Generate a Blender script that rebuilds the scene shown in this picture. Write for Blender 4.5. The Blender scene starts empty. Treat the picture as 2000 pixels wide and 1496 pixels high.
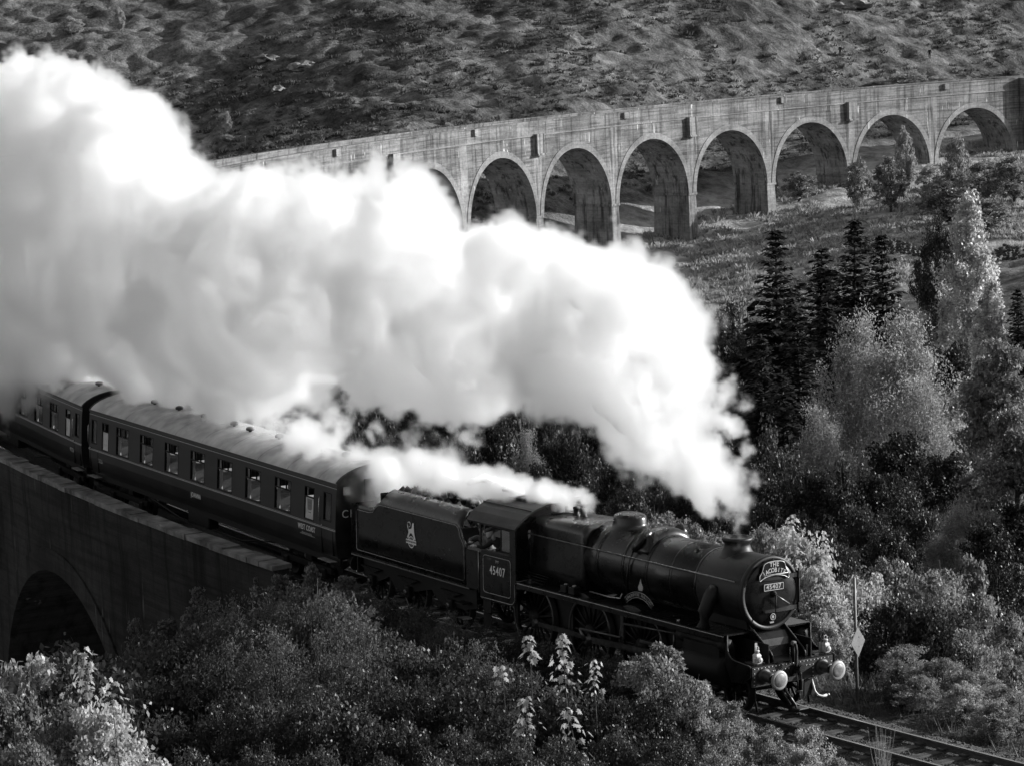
import bpy, bmesh, math, random
import numpy as np
from mathutils import Matrix, Vector, Euler
random.seed(7)
rng = np.random.default_rng(11)
sc = bpy.context.scene
COL = sc.collection
R = math.radians

# ------------------------------------------------------------------ camera
CAM = Vector((48.1332, -41.5937, 16.957))
YAW, PITCH, ROLL, FPX = 2.52656, -0.14002, -0.04472, 5485.13
cam_d = bpy.data.cameras.new('camera')
cam = bpy.data.objects.new('camera', cam_d)
COL.objects.link(cam)
fw = Vector((math.cos(YAW) * math.cos(PITCH), math.sin(YAW) * math.cos(PITCH), math.sin(PITCH)))
rt = Vector((math.sin(YAW), -math.cos(YAW), 0))
up = rt.cross(fw)
r2 = rt * math.cos(ROLL) + up * math.sin(ROLL)
u2 = -rt * math.sin(ROLL) + up * math.cos(ROLL)
cam.matrix_world = Matrix(((r2.x, u2.x, -fw.x, CAM.x), (r2.y, u2.y, -fw.y, CAM.y), (r2.z, u2.z, -fw.z, CAM.z), (0, 0, 0, 1)))
cam_d.sensor_fit = 'HORIZONTAL'
cam_d.sensor_width = 36.0
cam_d.lens = 36.0 * FPX / 2000.0
cam_d.clip_start = 1.0
cam_d.clip_end = 4000.0
sc.camera = cam
FWH = Vector((math.cos(YAW), math.sin(YAW), 0))      # level direction across the valley
RTH = rt.copy()                                      # level direction to the right of it


def at(px, py, D):
    """world point that is D metres out across the valley on the sight line px, py"""
    d = fw + r2 * ((px - 1000) / FPX) - u2 * ((py - 748) / FPX)
    k = D / math.hypot(d.x, d.y)
    return CAM + d * k


# ------------------------------------------------------------------ sky, sun, exposure
SUN_EL = R(15.0)
SUN_H = Vector((0.37, 0.929, 0)).normalized()        # level direction towards the sun
SUN_DIR = (SUN_H * math.cos(SUN_EL) + Vector((0, 0, math.sin(SUN_EL)))).normalized()
world = bpy.data.worlds.new('World')
sc.world = world
world.use_nodes = True
wn = world.node_tree.nodes
wl = world.node_tree.links
wn.clear()
sky = wn.new('ShaderNodeTexSky')
sky.sky_type = 'NISHITA'
sky.sun_disc = False
sky.sun_elevation = SUN_EL
sky.sun_rotation = math.atan2(SUN_H.x, SUN_H.y)
sky.air_density = 1.0
sky.dust_density = 0.6
bw = wn.new('ShaderNodeRGBToBW')                     # black and white film
bg = wn.new('ShaderNodeBackground')
bg.inputs['Strength'].default_value = 0.13
wo = wn.new('ShaderNodeOutputWorld')
wl.new(sky.outputs[0], bw.inputs[0])
wl.new(bw.outputs[0], bg.inputs['Color'])
wl.new(bg.outputs[0], wo.inputs['Surface'])
sun_d = bpy.data.lights.new('sun', 'SUN')
sun_d.energy = 4.6
sun_d.angle = R(0.55)
sun_d.color = (1.0, 1.0, 1.0)
sun = bpy.data.objects.new('sun', sun_d)
COL.objects.link(sun)
sun.rotation_euler = (-SUN_DIR).to_track_quat('-Z', 'Y').to_euler()
sun.location = (0, 60, 60)

vs = sc.view_settings
vs.view_transform = 'Standard'
vs.look = 'None'
vs.exposure = 0.85
vs.gamma = 1.0
vs.use_curve_mapping = False
cy = sc.cycles
cy.use_denoising = True
try:
    cy.denoiser = 'OPENIMAGEDENOISE'
    cy.denoising_input_passes = 'RGB_ALBEDO_NORMAL'
except Exception:
    pass
cy.use_adaptive_sampling = True
cy.adaptive_threshold = 0.02
cy.max_bounces = 30
cy.diffuse_bounces = 3
cy.glossy_bounces = 3
cy.transmission_bounces = 4
cy.transparent_max_bounces = 12
cy.volume_bounces = 28
cy.volume_step_rate = 2.2
cy.volume_max_steps = 512
cy.sample_clamp_indirect = 6.0
cy.caustics_reflective = False
cy.caustics_refractive = False

# ------------------------------------------------------------------ helpers
def tag(o, label=None, cat=None, group=None, kind=None):
    if label: o['label'] = label
    if cat: o['category'] = cat
    if group: o['group'] = group
    if kind: o['kind'] = kind
    return o


def empty(name, mat=None, label=None, cat=None, group=None):
    o = bpy.data.objects.new(name, None)
    COL.objects.link(o)
    o.empty_display_size = 0.3
    if mat is not None:
        o.matrix_world = mat
    return tag(o, label, cat, group)


class MB:
    """collects shapes that become ONE mesh object"""
    def __init__(self, dx=0.0):
        self.v = []; self.f = []; self.s = []; self.dx = dx

    def add(self, vs_, fs, smooth=False):
        b = len(self.v)
        self.v += [(p[0] + self.dx, p[1], p[2]) for p in vs_]
        for f in fs:
            self.f.append(tuple(i + b for i in f)); self.s.append(smooth)
        return self

    def box(self, x0, x1, y0, y1, z0, z1):
        p = [(x, y, z) for z in (z0, z1) for y in (y0, y1) for x in (x0, x1)]
        return self.add(p, [(0, 2, 3, 1), (4, 5, 7, 6), (0, 1, 5, 4), (2, 6, 7, 3), (0, 4, 6, 2), (1, 3, 7, 5)])

    def bbox(self, x0, x1, y0, y1, z0, z1, b=0.01):
        """box with chamfered edges"""
        bm = bmesh.new()
        bmesh.ops.create_cube(bm, size=1.0)
        for v in bm.verts:
            v.co = Vector(((x0 + x1) / 2 + v.co.x * (x1 - x0), (y0 + y1) / 2 + v.co.y * (y1 - y0), (z0 + z1) / 2 + v.co.z * (z1 - z0)))
        bmesh.ops.bevel(bm, geom=bm.edges[:], offset=b, segments=1, affect='EDGES')
        bm.verts.index_update()
        self.add([tuple(v.co) for v in bm.verts], [tuple(v.index for v in f.verts) for f in bm.faces])
        bm.free()
        return self

    def ring(self, path, radii, n=16, cap=True, smooth=True, axis_hint=(0, 0, 1)):
        """tube through path with a radius at each point"""
        path = [Vector(p) for p in path]
        vs_ = []
        hint = Vector(axis_hint)
        for i, p in enumerate(path):
            t = (path[min(i + 1, len(path) - 1)] - path[max(i - 1, 0)])
            if t.length < 1e-9: t = Vector((1, 0, 0))
            t.normalize()
            h = hint if abs(t.dot(hint)) < 0.97 else Vector((1, 0, 0)) if abs(t.x) < 0.9 else Vector((0, 1, 0))
            a = t.cross(h).normalized(); b = t.cross(a)
            r = radii[i] if hasattr(radii, '__len__') else radii
            for k in range(n):
                q = 2 * math.pi * k / n
                vs_.append(tuple(p + a * (math.cos(q) * r) + b * (math.sin(q) * r)))
        fs = []
        for i in range(len(path) - 1):
            for k in range(n):
                fs.append((i * n + k, i * n + (k + 1) % n, (i + 1) * n + (k + 1) % n, (i + 1) * n + k))
        self.add(vs_, fs, smooth)
        if cap:
            m = len(path) - 1
            b0 = len(self.v) - len(vs_)
            self.f.append(tuple(b0 + k for k in range(n))[::-1]); self.s.append(False)
            self.f.append(tuple(b0 + m * n + k for k in range(n))); self.s.append(False)
        return self

    def lathe(self, c, axis, prof, n=24, cap=True, smooth=True):
        """profile [(along, radius)] turned about axis through c"""
        c = Vector(c); axis = Vector(axis).normalized()
        h = Vector((0, 0, 1)) if abs(axis.z) < 0.9 else Vector((1, 0, 0))
        a = axis.cross(h).normalized(); b = axis.cross(a)
        vs_ = []
        for (t, r) in prof:
            for k in range(n):
                q = 2 * math.pi * k / n
                vs_.append(tuple(c + axis * t + a * (math.cos(q) * r) + b * (math.sin(q) * r)))
        fs = []
        for i in range(len(prof) - 1):
            for k in range(n):
                fs.append((i * n + k, i * n + (k + 1) % n, (i + 1) * n + (k + 1) % n, (i + 1) * n + k))
        self.add(vs_, fs, smooth)
        if cap:
            b0 = len(self.v) - len(vs_); m = len(prof) - 1
            self.f.append(tuple(b0 + k for k in range(n))[::-1]); self.s.append(False)
            self.f.append(tuple(b0 + m * n + k for k in range(n))); self.s.append(False)
        return self

    def prism(self, poly, d0, d1, plane='xz'):
        """polygon extruded; plane 'xz' extrudes along y, 'yz' along x, 'xy' along z"""
        def m(a, b, d):
            return (a, d, b) if plane == 'xz' else (d, a, b) if plane == 'yz' else (a, b, d)
        n = len(poly)
        vs_ = [m(a, b, d0) for a, b in poly] + [m(a, b, d1) for a, b in poly]
        fs = [tuple(range(n))[::-1], tuple(range(n, 2 * n))]
        fs += [(i, (i + 1) % n, n + (i + 1) % n, n + i) for i in range(n)]
        return self.add(vs_, fs)

    def loft(self, secs, closed=True, cap=True, smooth=True):
        """list of equal-length point loops"""
        n = len(secs[0]); vs_ = [p for s_ in secs for p in s_]
        fs = []
        for i in range(len(secs) - 1):
            for k in range(n if closed else n - 1):
                fs.append((i * n + k, i * n + (k + 1) % n, (i + 1) * n + (k + 1) % n, (i + 1) * n + k))
        self.add(vs_, fs, smooth)
        if cap:
            b0 = len(self.v) - len(vs_); m = len(secs) - 1
            self.f.append(tuple(b0 + k for k in range(n))[::-1]); self.s.append(False)
            self.f.append(tuple(b0 + m * n + k for k in range(n))); self.s.append(False)
        return self

    def mesh(self, name, fixn=True):
        me = bpy.data.meshes.new(name)
        me.from_pydata(self.v, [], self.f)
        me.polygons.foreach_set('use_smooth', self.s)
        if fixn:
            bm = bmesh.new(); bm.from_mesh(me)
            bmesh.ops.recalc_face_normals(bm, faces=bm.faces[:])
            bm.to_mesh(me); bm.free()
        me.update()
        return me

    def build(self, name, mat, parent=None, fixn=True):
        me = self.mesh(name, fixn)
        if mat is not None: me.materials.append(mat)
        o = bpy.data.objects.new(name, me)
        COL.objects.link(o)
        if parent is not None: o.parent = parent
        return o


def put(name, me, parent=None, mw=None):
    o = bpy.data.objects.new(name, me)
    COL.objects.link(o)
    if parent is not None: o.parent = parent
    if mw is not None: o.matrix_local = mw
    return o


def copy_tree(o, parent=None):
    c = o.copy(); COL.objects.link(c); c.parent = parent
    for ch in list(o.children):
        copy_tree(ch, c)
    return c


_fcache = {}
def text_mesh(name, s_, size, mat, parent, mw, sx=1.0, ext=0.004, spacing=1.0, bold=0.0):
    """flat lettering as a thin mesh; lettering lies in local xy facing +z"""
    cu = bpy.data.curves.new('t', 'FONT')
    cu.body = s_; cu.size = size; cu.align_x = 'CENTER'; cu.align_y = 'CENTER'
    cu.extrude = ext; cu.space_character = spacing; cu.offset = bold; cu.resolution_u = 3
    to = bpy.data.objects.new('t', cu); COL.objects.link(to)
    dg = bpy.context.evaluated_depsgraph_get(); dg.update()
    me = bpy.data.meshes.new_from_object(to.evaluated_get(dg))
    bpy.data.objects.remove(to); bpy.data.curves.remove(cu)
    me.name = name
    for v in me.vertices: v.co.x *= sx
    me.materials.clear(); me.materials.append(mat)
    return put(name, me, parent, mw)


def side_mat(x, y, z, out=-1):
    """lettering on a side sheet facing -y (out=-1)"""
    return Matrix(((1, 0, 0, x), (0, 0, out, y), (0, 1, 0, z), (0, 0, 0, 1)))


def front_mat(x, y, z):
    """lettering on a face that looks along +x"""
    return Matrix(((0, 0, 1, x), (1, 0, 0, y), (0, 1, 0, z), (0, 0, 0, 1)))

# ------------------------------------------------------------------ value noise in numpy
def _hash(ix, iy, iz, seed):
    h = (ix.astype(np.int64) * 374761393 + iy.astype(np.int64) * 668265263 + iz.astype(np.int64) * 2147483647 + seed * 974634777) & 0xffffffff
    h = ((h ^ (h >> 13)) * 1274126177) & 0xffffffff
    return ((h ^ (h >> 16)) & 0xffff) / 65535.0

def vnoise(x, y, seed=0):
    x = np.asarray(x, float); y = np.asarray(y, float)
    ix = np.floor(x); iy = np.floor(y); fx = x - ix; fy = y - iy
    fx = fx * fx * (3 - 2 * fx); fy = fy * fy * (3 - 2 * fy)
    z = np.zeros_like(ix)
    a = _hash(ix, iy, z, seed); b = _hash(ix + 1, iy, z, seed); c = _hash(ix, iy + 1, z, seed); d = _hash(ix + 1, iy + 1, z, seed)
    return (a * (1 - fx) + b * fx) * (1 - fy) + (c * (1 - fx) + d * fx) * fy - 0.5

def fbm(x, y, oct=4, seed=0, gain=0.5):
    t = 0; a = 1.0
    for k in range(oct):
        t = t + a * vnoise(x * 2 ** k + 17.3 * k, y * 2 ** k - 9.1 * k, seed + k); a *= gain
    return t

# ------------------------------------------------------------------ materials (black and white film: greys only)
MATS = {}
def g(v): return (v, v, v, 1.0)

def mat(name, col, rough=0.6, spec=0.5, metal=0.0, noise=None, bump=None, coat=0.0, coords='Object'):
    """noise=(scale, amount) varies the colour; bump=(scale, strength, distance)"""
    m = bpy.data.materials.new(name); m.use_nodes = True
    nt = m.node_tree; b = nt.nodes['Principled BSDF']
    b.inputs['Base Color'].default_value = g(col)
    b.inputs['Roughness'].default_value = rough
    b.inputs['Specular IOR Level'].default_value = spec
    b.inputs['Metallic'].default_value = metal
    b.inputs['Coat Weight'].default_value = coat
    b.inputs['Coat Roughness'].default_value = 0.12
    if noise or bump:
        tc = nt.nodes.new('ShaderNodeTexCoord')
    if noise:
        n = nt.nodes.new('ShaderNodeTexNoise'); n.inputs['Scale'].default_value = noise[0]; n.inputs['Detail'].default_value = 6
        nt.links.new(tc.outputs[coords], n.inputs['Vector'])
        mr = nt.nodes.new('ShaderNodeMapRange')
        mr.inputs['From Min'].default_value = 0.3; mr.inputs['From Max'].default_value = 0.7
        mr.inputs['To Min'].default_value = col * (1 - noise[1]); mr.inputs['To Max'].default_value = col * (1 + noise[1])
        nt.links.new(n.outputs['Fac'], mr.inputs['Value'])
        nt.links.new(mr.outputs[0], b.inputs['Base Color'])
        mr2 = nt.nodes.new('ShaderNodeMapRange')
        mr2.inputs['To Min'].default_value = max(0.02, rough - 0.15 * noise[1]); mr2.inputs['To Max'].default_value = min(1, rough + 0.2 * noise[1])
        nt.links.new(n.outputs['Fac'], mr2.inputs['Value']); nt.links.new(mr2.outputs[0], b.inputs['Roughness'])
    if bump:
        n = nt.nodes.new('ShaderNodeTexNoise'); n.inputs['Scale'].default_value = bump[0]; n.inputs['Detail'].default_value = 5
        nt.links.new(tc.outputs[coords], n.inputs['Vector'])
        bp = nt.nodes.new('ShaderNodeBump'); bp.inputs['Strength'].default_value = bump[1]; bp.inputs['Distance'].default_value = bump[2]
        nt.links.new(n.outputs['Fac'], bp.inputs['Height']); nt.links.new(bp.outputs[0], b.inputs['Normal'])
    MATS[name] = m
    return m


def leaf_mat(name, col, trans=0.5, rough=0.5, var=0.5, spec=0.35):
    """two-sided leaf: diffuse, a little gloss, and light let through from behind; colour varies per leaf"""
    m = bpy.data.materials.new(name); m.use_nodes = True
    nt = m.node_tree; b = nt.nodes['Principled BSDF']; out = nt.nodes['Material Output']
    at_ = nt.nodes.new('ShaderNodeAttribute'); at_.attribute_name = 'tone'
    oi = nt.nodes.new('ShaderNodeObjectInfo')
    mr = nt.nodes.new('ShaderNodeMapRange'); mr.inputs['To Min'].default_value = col * (1 - var); mr.inputs['To Max'].default_value = col * (1 + var)
    nt.links.new(at_.outputs['Fac'], mr.inputs['Value'])
    mo = nt.nodes.new('ShaderNodeMapRange'); mo.inputs['To Min'].default_value = 0.78; mo.inputs['To Max'].default_value = 1.22
    nt.links.new(oi.outputs['Random'], mo.inputs['Value'])
    mu = nt.nodes.new('ShaderNodeMath'); mu.operation = 'MULTIPLY'
    nt.links.new(mr.outputs[0], mu.inputs[0]); nt.links.new(mo.outputs[0], mu.inputs[1])
    nt.links.new(mu.outputs[0], b.inputs['Base Color'])
    b.inputs['Roughness'].default_value = rough; b.inputs['Specular IOR Level'].default_value = spec
    tr = nt.nodes.new('ShaderNodeBsdfTranslucent'); nt.links.new(mu.outputs[0], tr.inputs['Color'])
    mx = nt.nodes.new('ShaderNodeMixShader'); mx.inputs[0].default_value = trans
    nt.links.new(b.outputs[0], mx.inputs[1]); nt.links.new(tr.outputs[0], mx.inputs[2])
    nt.links.new(mx.outputs[0], out.inputs['Surface'])
    MATS[name] = m
    return m


M_black = mat('gloss_black', 0.006, 0.27, 0.32, noise=(3.0, 0.6), coat=0.12)
M_smoke = mat('smokebox_black', 0.010, 0.5, 0.3, noise=(4.0, 0.45))
M_frame = mat('grimy_frame', 0.006, 0.6, 0.2, noise=(6.0, 0.5))
M_roofblk = mat('cab_roof', 0.035, 0.55, 0.35, noise=(3.0, 0.4))
M_steel = mat('bright_steel', 0.22, 0.38, 0.6, metal=0.8, noise=(9.0, 0.3))
M_rod = mat('oily_steel', 0.06, 0.35, 0.6, metal=0.7, noise=(9.0, 0.4))
M_line = mat('lining_paint', 0.30, 0.5)
M_letter = mat('letter_cream', 0.62, 0.5)
M_plate = mat('plate_metal', 0.50, 0.4, metal=0.3)
M_white = mat('lamp_white', 0.5, 0.45, noise=(14.0, 0.12))
M_bufw = mat('buffer_white', 0.26, 0.5, noise=(9.0, 0.25))
M_bufg = mat('buffer_grease', 0.13, 0.45, noise=(7.0, 0.5))
M_beam = mat('beam_paint', 0.025, 0.4, noise=(5.0, 0.4))
M_lens = mat('lamp_lens', 0.4, 0.08, 0.9)
M_copper = mat('pipe_metal', 0.20, 0.3, metal=0.8, noise=(8.0, 0.3))
M_coal = mat('coal', 0.01, 0.4, 0.5, bump=(12, 0.6, 0.05))
M_coach = mat('coach_paint', 0.011, 0.30, 0.4, noise=(1.6, 0.4), coat=0.1)
M_croof = mat('coach_roof', 0.36, 0.62, 0.3, noise=(1.5, 0.35))
M_dark = mat('dark_void', 0.006, 0.8, 0.2)
M_rail = mat('rail_steel', 0.06, 0.5, 0.4, noise=(6, 0.4))
M_railtop = mat('rail_polished', 0.30, 0.25, metal=0.9)
M_sleeper = mat('sleeper', 0.055, 0.8, 0.2, noise=(5, 0.5), bump=(20, 0.4, 0.02))
M_skin = mat('skin', 0.36, 0.5)
M_cloth = mat('dark_overall', 0.018, 0.85, 0.2, noise=(10, 0.4))
M_cloth2 = mat('grey_shirt', 0.12, 0.85, 0.2, noise=(10, 0.4))
M_cap = mat('cap', 0.02, 0.6)
M_shade = mat('lamp_shade', 0.62, 0.7)
M_brass = mat('brass', 0.4, 0.25, metal=0.8)
M_curtain = mat('curtain', 0.30, 0.8)
M_cream = mat('table_cloth', 0.5, 0.7)
M_post = mat('post_paint', 0.15, 0.5, noise=(5, 0.4))
M_sign = mat('sign_white', 0.15, 0.45, noise=(4, 0.15))
M_bark = mat('bark', 0.045, 0.85, 0.2, noise=(9, 0.5))
M_birchbark = mat('birch_bark', 0.30, 0.7, 0.2, noise=(7, 0.6))
M_stone = mat('wall_stone', 0.07, 0.85, 0.2, noise=(3, 0.5), bump=(8, 0.5, 0.05))
M_rock = mat('pale_rock', 0.19, 0.85, 0.2, noise=(2, 0.4), bump=(4, 0.6, 0.1))


def glass_mat(name, tint, refl):
    m = bpy.data.materials.new(name); m.use_nodes = True
    nt = m.node_tree; nt.nodes.remove(nt.nodes['Principled BSDF']); out = nt.nodes['Material Output']
    t = nt.nodes.new('ShaderNodeBsdfTransparent'); t.inputs[0].default_value = g(tint)
    gl = nt.nodes.new('ShaderNodeBsdfGlossy'); gl.inputs['Roughness'].default_value = 0.03; gl.inputs[0].default_value = g(0.9)
    lw = nt.nodes.new('ShaderNodeFresnel'); lw.inputs['IOR'].default_value = 1.5
    ad = nt.nodes.new('ShaderNodeMath'); ad.operation = 'MULTIPLY_ADD'; ad.inputs[1].default_value = 1.0; ad.inputs[2].default_value = refl
    nt.links.new(lw.outputs[0], ad.inputs[0])
    mx = nt.nodes.new('ShaderNodeMixShader')
    nt.links.new(ad.outputs[0], mx.inputs[0]); nt.links.new(t.outputs[0], mx.inputs[1]); nt.links.new(gl.outputs[0], mx.inputs[2])
    nt.links.new(mx.outputs[0], out.inputs['Surface'])
    return m

M_glass = glass_mat('window_glass', 0.85, 0.06)
# ------------------------------------------------------------------ the railway's line: a curve of about 246 m radius
RT, GR, CANT = 246.21, 0.0019, 0.0408
CC, CS = math.cos(CANT), math.sin(CANT)

def pt(s, off, z):
    """s metres back along the line from the buffer beam, off metres to the left of the train, z above rail"""
    a = s / RT; r = RT - off
    return (-r * math.sin(a), RT - r * math.cos(a), z - GR * s)

def ptc(s, off, z):
    return pt(s, off * CC + z * CS, z * CC - off * CS)

def pose(s):
    a = s / RT; o = pt(s, 0, 0)
    X = Vector((math.cos(a), -math.sin(a), GR)).normalized()
    Y0 = Vector((math.sin(a), math.cos(a), 0)); Z0 = Vector((0, 0, 1))
    Y = (Y0 * CC - Z0 * CS).normalized(); Z = X.cross(Y)
    return Matrix(((X.x, Y.x, Z.x, o[0]), (X.y, Y.y, Z.y, o[1]), (X.z, Y.z, Z.z, o[2]), (0, 0, 0, 1)))

# ------------------------------------------------------------------ terrain
_ss = np.linspace(150, 430, 120)
_vp = np.array([pt(s_, 0, 0) for s_ in _ss])
_vD = (_vp[:, 0] - CAM.x) * FWH.x + (_vp[:, 1] - CAM.y) * FWH.y
_vr = (_vp[:, 0] - CAM.x) * RTH.x + (_vp[:, 1] - CAM.y) * RTH.y
_k = np.argmin(_vr)
_vr2, _vD2 = _vr[_k:], _vD[_k:]

_rr = np.arange(-1000, 1001, 2.0)
_dd = np.interp(_rr, _vr2, _vD2)
_dd = np.where(_rr < -14, np.interp(-14, _vr2, _vD2) + (_rr + 14) * .55, _dd) + np.where(_rr > _vr2[-1], (_rr - _vr2[-1]) * .55, 0.0)
_dd = np.convolve(np.pad(_dd, 6, mode='edge'), np.hanning(15)[1:-1] / np.hanning(15)[1:-1].sum(), mode='valid')
def vline(r): return np.interp(r, _rr, _dd)
_spr = np.arange(-260, 261, 2.0)
_spz = np.interp(_spr, [-260, -110, -75, -50, -20, 14, 45, 100, 260], [-14, -16.5, -17.0, -14.0, -4.6, 6.0, 8.0, 9, 10])
_spz = np.convolve(np.pad(_spz, 8, mode='edge'), np.hanning(19)[1:-1] / np.hanning(19)[1:-1].sum(), mode='valid')

def height(x, y):
    x = np.asarray(x, float); y = np.asarray(y, float)
    D = (x - CAM.x) * FWH.x + (y - CAM.y) * FWH.y
    r = (x - CAM.x) * RTH.x + (y - CAM.y) * RTH.y
    Dv = vline(r)
    w = D - Dv
    z0 = np.interp(r, [-80, -20, 10, 22, 34, 45, 60, 90], [-20, -20, -19.0, -17.6, -15.4, -13.0, -11.0, -9.0])
    near = np.interp(D, [-60, 0, 20, 40, 50, 56, 60, 66, 72, 80, 100, 115, 130, 200, 280], [40, 14.6, 10, 3.4, 1.2, -.2, -1.4, -3.4, -4.8, -5.8, -7.5, -11.5, -14.5, -17, -20])
    near = near - np.clip(-r - 4, 0, 30) * 0.07 * np.clip((95 - D) / 20, 0, 1)
    hill = z0 + np.interp(w, [-200, -70, -12, 8, 30, 55, 135, 235, 600], [-6, -5.0, -1.2, 1.5, 7.5, 14.5, 31, 62, 170])
    hill = np.where(w > 8, hill + np.clip((w - 8) / 47, 0, 1) * (-17.0 - z0), hill)
    t = np.clip((D - 230) / 70, 0, 1); t = t * t * (3 - 2 * t)
    B = near * (1 - t) + hill * t
    # a spur on the right whose left flank turns away from the low sun
    ramp = np.clip((w - 45) / 45, 0, 1)
    spur = np.interp(r, _spr, _spz)
    B = B + ramp * spur
    rough_ = np.clip((w - 25) / 40, 0, 1)
    B = B + rough_ * (2.6 * fbm(x / 24, y / 24, 3, 5) + .9 * fbm(x / 7.0, y / 7.0, 2, 21) + 1.1 * fbm(x / 2.3, y / 2.3, 2, 31))
    mead = np.clip((D - 200) / 60, 0, 1) * (1 - rough_)
    B = B + mead * (0.9 * fbm(x / 14, y / 14, 3, 3) + 0.55 * fbm(x / 3.6, y / 3.6, 2, 8))
    B = B + 0.35 * fbm(x / 3.0, y / 3.0, 3, 2) * np.clip((230 - D) / 60, 0, 1)
    # the railway bank
    dx_, dy_ = x, RT - y
    s = np.arctan2(-dx_, dy_) * RT
    off = RT - np.hypot(dx_, dy_)
    emb = -0.62 - np.clip(off - 4.6, 0, None) * 0.5 - np.clip(-3.2 - off, 0, None) * 0.36 - np.clip(s - 19.0, 0, None) * 0.75
    emb = np.where((s > -120) & (s < 60) & (np.abs(off) < 60), emb, -200.0)
    emb = emb + 0.10 * fbm(x / 1.5, y / 1.5, 2, 9) * (np.abs(off) > 2.4)
    inside = np.clip((np.abs(off + 0.3) - 2.2) / 2.0, 0, 1)
    bank = np.where((s < 19) & (s > -120), -0.62 * (1 - inside) + inside * np.maximum(B, emb), np.maximum(B, emb))
    return bank

def hz(x, y):
    return float(height(np.array([x]), np.array([y]))[0])

def ground_mat():
    m = bpy.data.materials.new('hill_grass'); m.use_nodes = True
    nt = m.node_tree; b = nt.nodes['Principled BSDF']; b.inputs['Roughness'].default_value = 0.95; b.inputs['Specular IOR Level'].default_value = 0.1
    tc = nt.nodes.new('ShaderNodeTexCoord')
    def noise(sc_, det, rgh=0.6):
        n = nt.nodes.new('ShaderNodeTexNoise'); n.inputs['Scale'].default_value = sc_; n.inputs['Detail'].default_value = det; n.inputs['Roughness'].default_value = rgh
        nt.links.new(tc.outputs['Object'], n.inputs['Vector']); return n
    n1 = noise(0.055, 5); n2 = noise(0.45, 6, 0.65); n3 = noise(3.2, 4, 0.7)
    r1 = nt.nodes.new('ShaderNodeValToRGB'); r1.color_ramp.elements[0].position = 0.34; r1.color_ramp.elements[1].position = 0.56
    r1.color_ramp.elements[0].color = g(0.045); r1.color_ramp.elements[1].color = g(0.195)
    r2_ = nt.nodes.new('ShaderNodeValToRGB'); r2_.color_ramp.elements[0].position = 0.36; r2_.color_ramp.elements[1].position = 0.66
    r2_.color_ramp.elements[0].color = g(0.28); r2_.color_ramp.elements[1].color = g(1.25)
    mu = nt.nodes.new('ShaderNodeMix'); mu.data_type = 'RGBA'; mu.blend_type = 'MULTIPLY'; mu.inputs[0].default_value = 1.0
    nt.links.new(n1.outputs[0], r1.inputs[0]); nt.links.new(n2.outputs[0], r2_.inputs[0])
    nt.links.new(r1.outputs[0], mu.inputs[6]); nt.links.new(r2_.outputs[0], mu.inputs[7])
    r3 = nt.nodes.new('ShaderNodeValToRGB'); r3.color_ramp.elements[0].position = 0.3; r3.color_ramp.elements[1].position = 0.7
    r3.color_ramp.elements[0].color = g(0.45); r3.color_ramp.elements[1].color = g(1.3)
    mu2 = nt.nodes.new('ShaderNodeMix'); mu2.data_type = 'RGBA'; mu2.blend_type = 'MULTIPLY'; mu2.inputs[0].default_value = 1.0
    nt.links.new(n3.outputs[0], r3.inputs[0]); nt.links.new(mu.outputs[2], mu2.inputs[6]); nt.links.new(r3.outputs[0], mu2.inputs[7])
    pa = nt.nodes.new('ShaderNodeAttribute'); pa.attribute_name = 'pale'      # moor grass and arch ground, lightened in place of missing sunlight
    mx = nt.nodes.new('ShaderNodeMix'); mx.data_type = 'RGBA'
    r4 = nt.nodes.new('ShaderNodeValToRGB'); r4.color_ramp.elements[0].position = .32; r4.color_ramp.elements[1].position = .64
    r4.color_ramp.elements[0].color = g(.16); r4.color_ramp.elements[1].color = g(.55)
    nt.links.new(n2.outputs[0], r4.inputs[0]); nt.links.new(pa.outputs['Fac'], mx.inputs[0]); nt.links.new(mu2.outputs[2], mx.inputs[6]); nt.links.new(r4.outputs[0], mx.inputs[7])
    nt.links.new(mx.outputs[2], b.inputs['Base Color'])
    ad = nt.nodes.new('ShaderNodeMath'); ad.operation = 'MULTIPLY_ADD'; ad.inputs[1].default_value = 0.35
    nt.links.new(n3.outputs[0], ad.inputs[0]); nt.links.new(n2.outputs[0], ad.inputs[2])
    bp = nt.nodes.new('ShaderNodeBump'); bp.inputs['Strength'].default_value = 0.9; bp.inputs['Distance'].default_value = 0.9
    nt.links.new(ad.outputs[0], bp.inputs['Height']); nt.links.new(bp.outputs[0], b.inputs['Normal'])
    return m
M_ground = ground_mat()

def grid_ground():
    # lines across the valley, closer together where the ground is seen close up or has fine relief
    Ds = np.concatenate([np.arange(-80, 30, 8.0), np.arange(30, 135, 0.9), np.arange(135, 300, 2.2), np.arange(300, 420, 0.9), np.arange(420, 540, 0.75), np.arange(540, 900, 6.0), np.arange(900, 2300, 60.0)])
    rs = np.concatenate([np.arange(-900, -140, 40.0), np.arange(-140, -96, 4.0), np.arange(-96, 106, 0.8), np.arange(106, 150, 4.0), np.arange(150, 940, 40.0)])
    DD, RR = np.meshgrid(Ds, rs, indexing='ij')
    X = CAM.x + DD * FWH.x + RR * RTH.x; Y = CAM.y + DD * FWH.y + RR * RTH.y
    Z = height(X, Y)
    n, m_ = X.shape
    co = np.stack([X, Y, Z], -1).reshape(-1, 3)
    i = np.arange(n - 1)[:, None] * m_ + np.arange(m_ - 1)[None, :]
    q = np.stack([i, i + m_, i + m_ + 1, i + 1], -1).reshape(-1, 4)
    me = np_mesh('ground', co, q, smooth=True)
    a_ = me.attributes.new('pale', 'FLOAT', 'POINT'); a_.data.foreach_set('value', ground_brighten_mask(X, Y).astype(np.float32).ravel())
    return me

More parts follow.
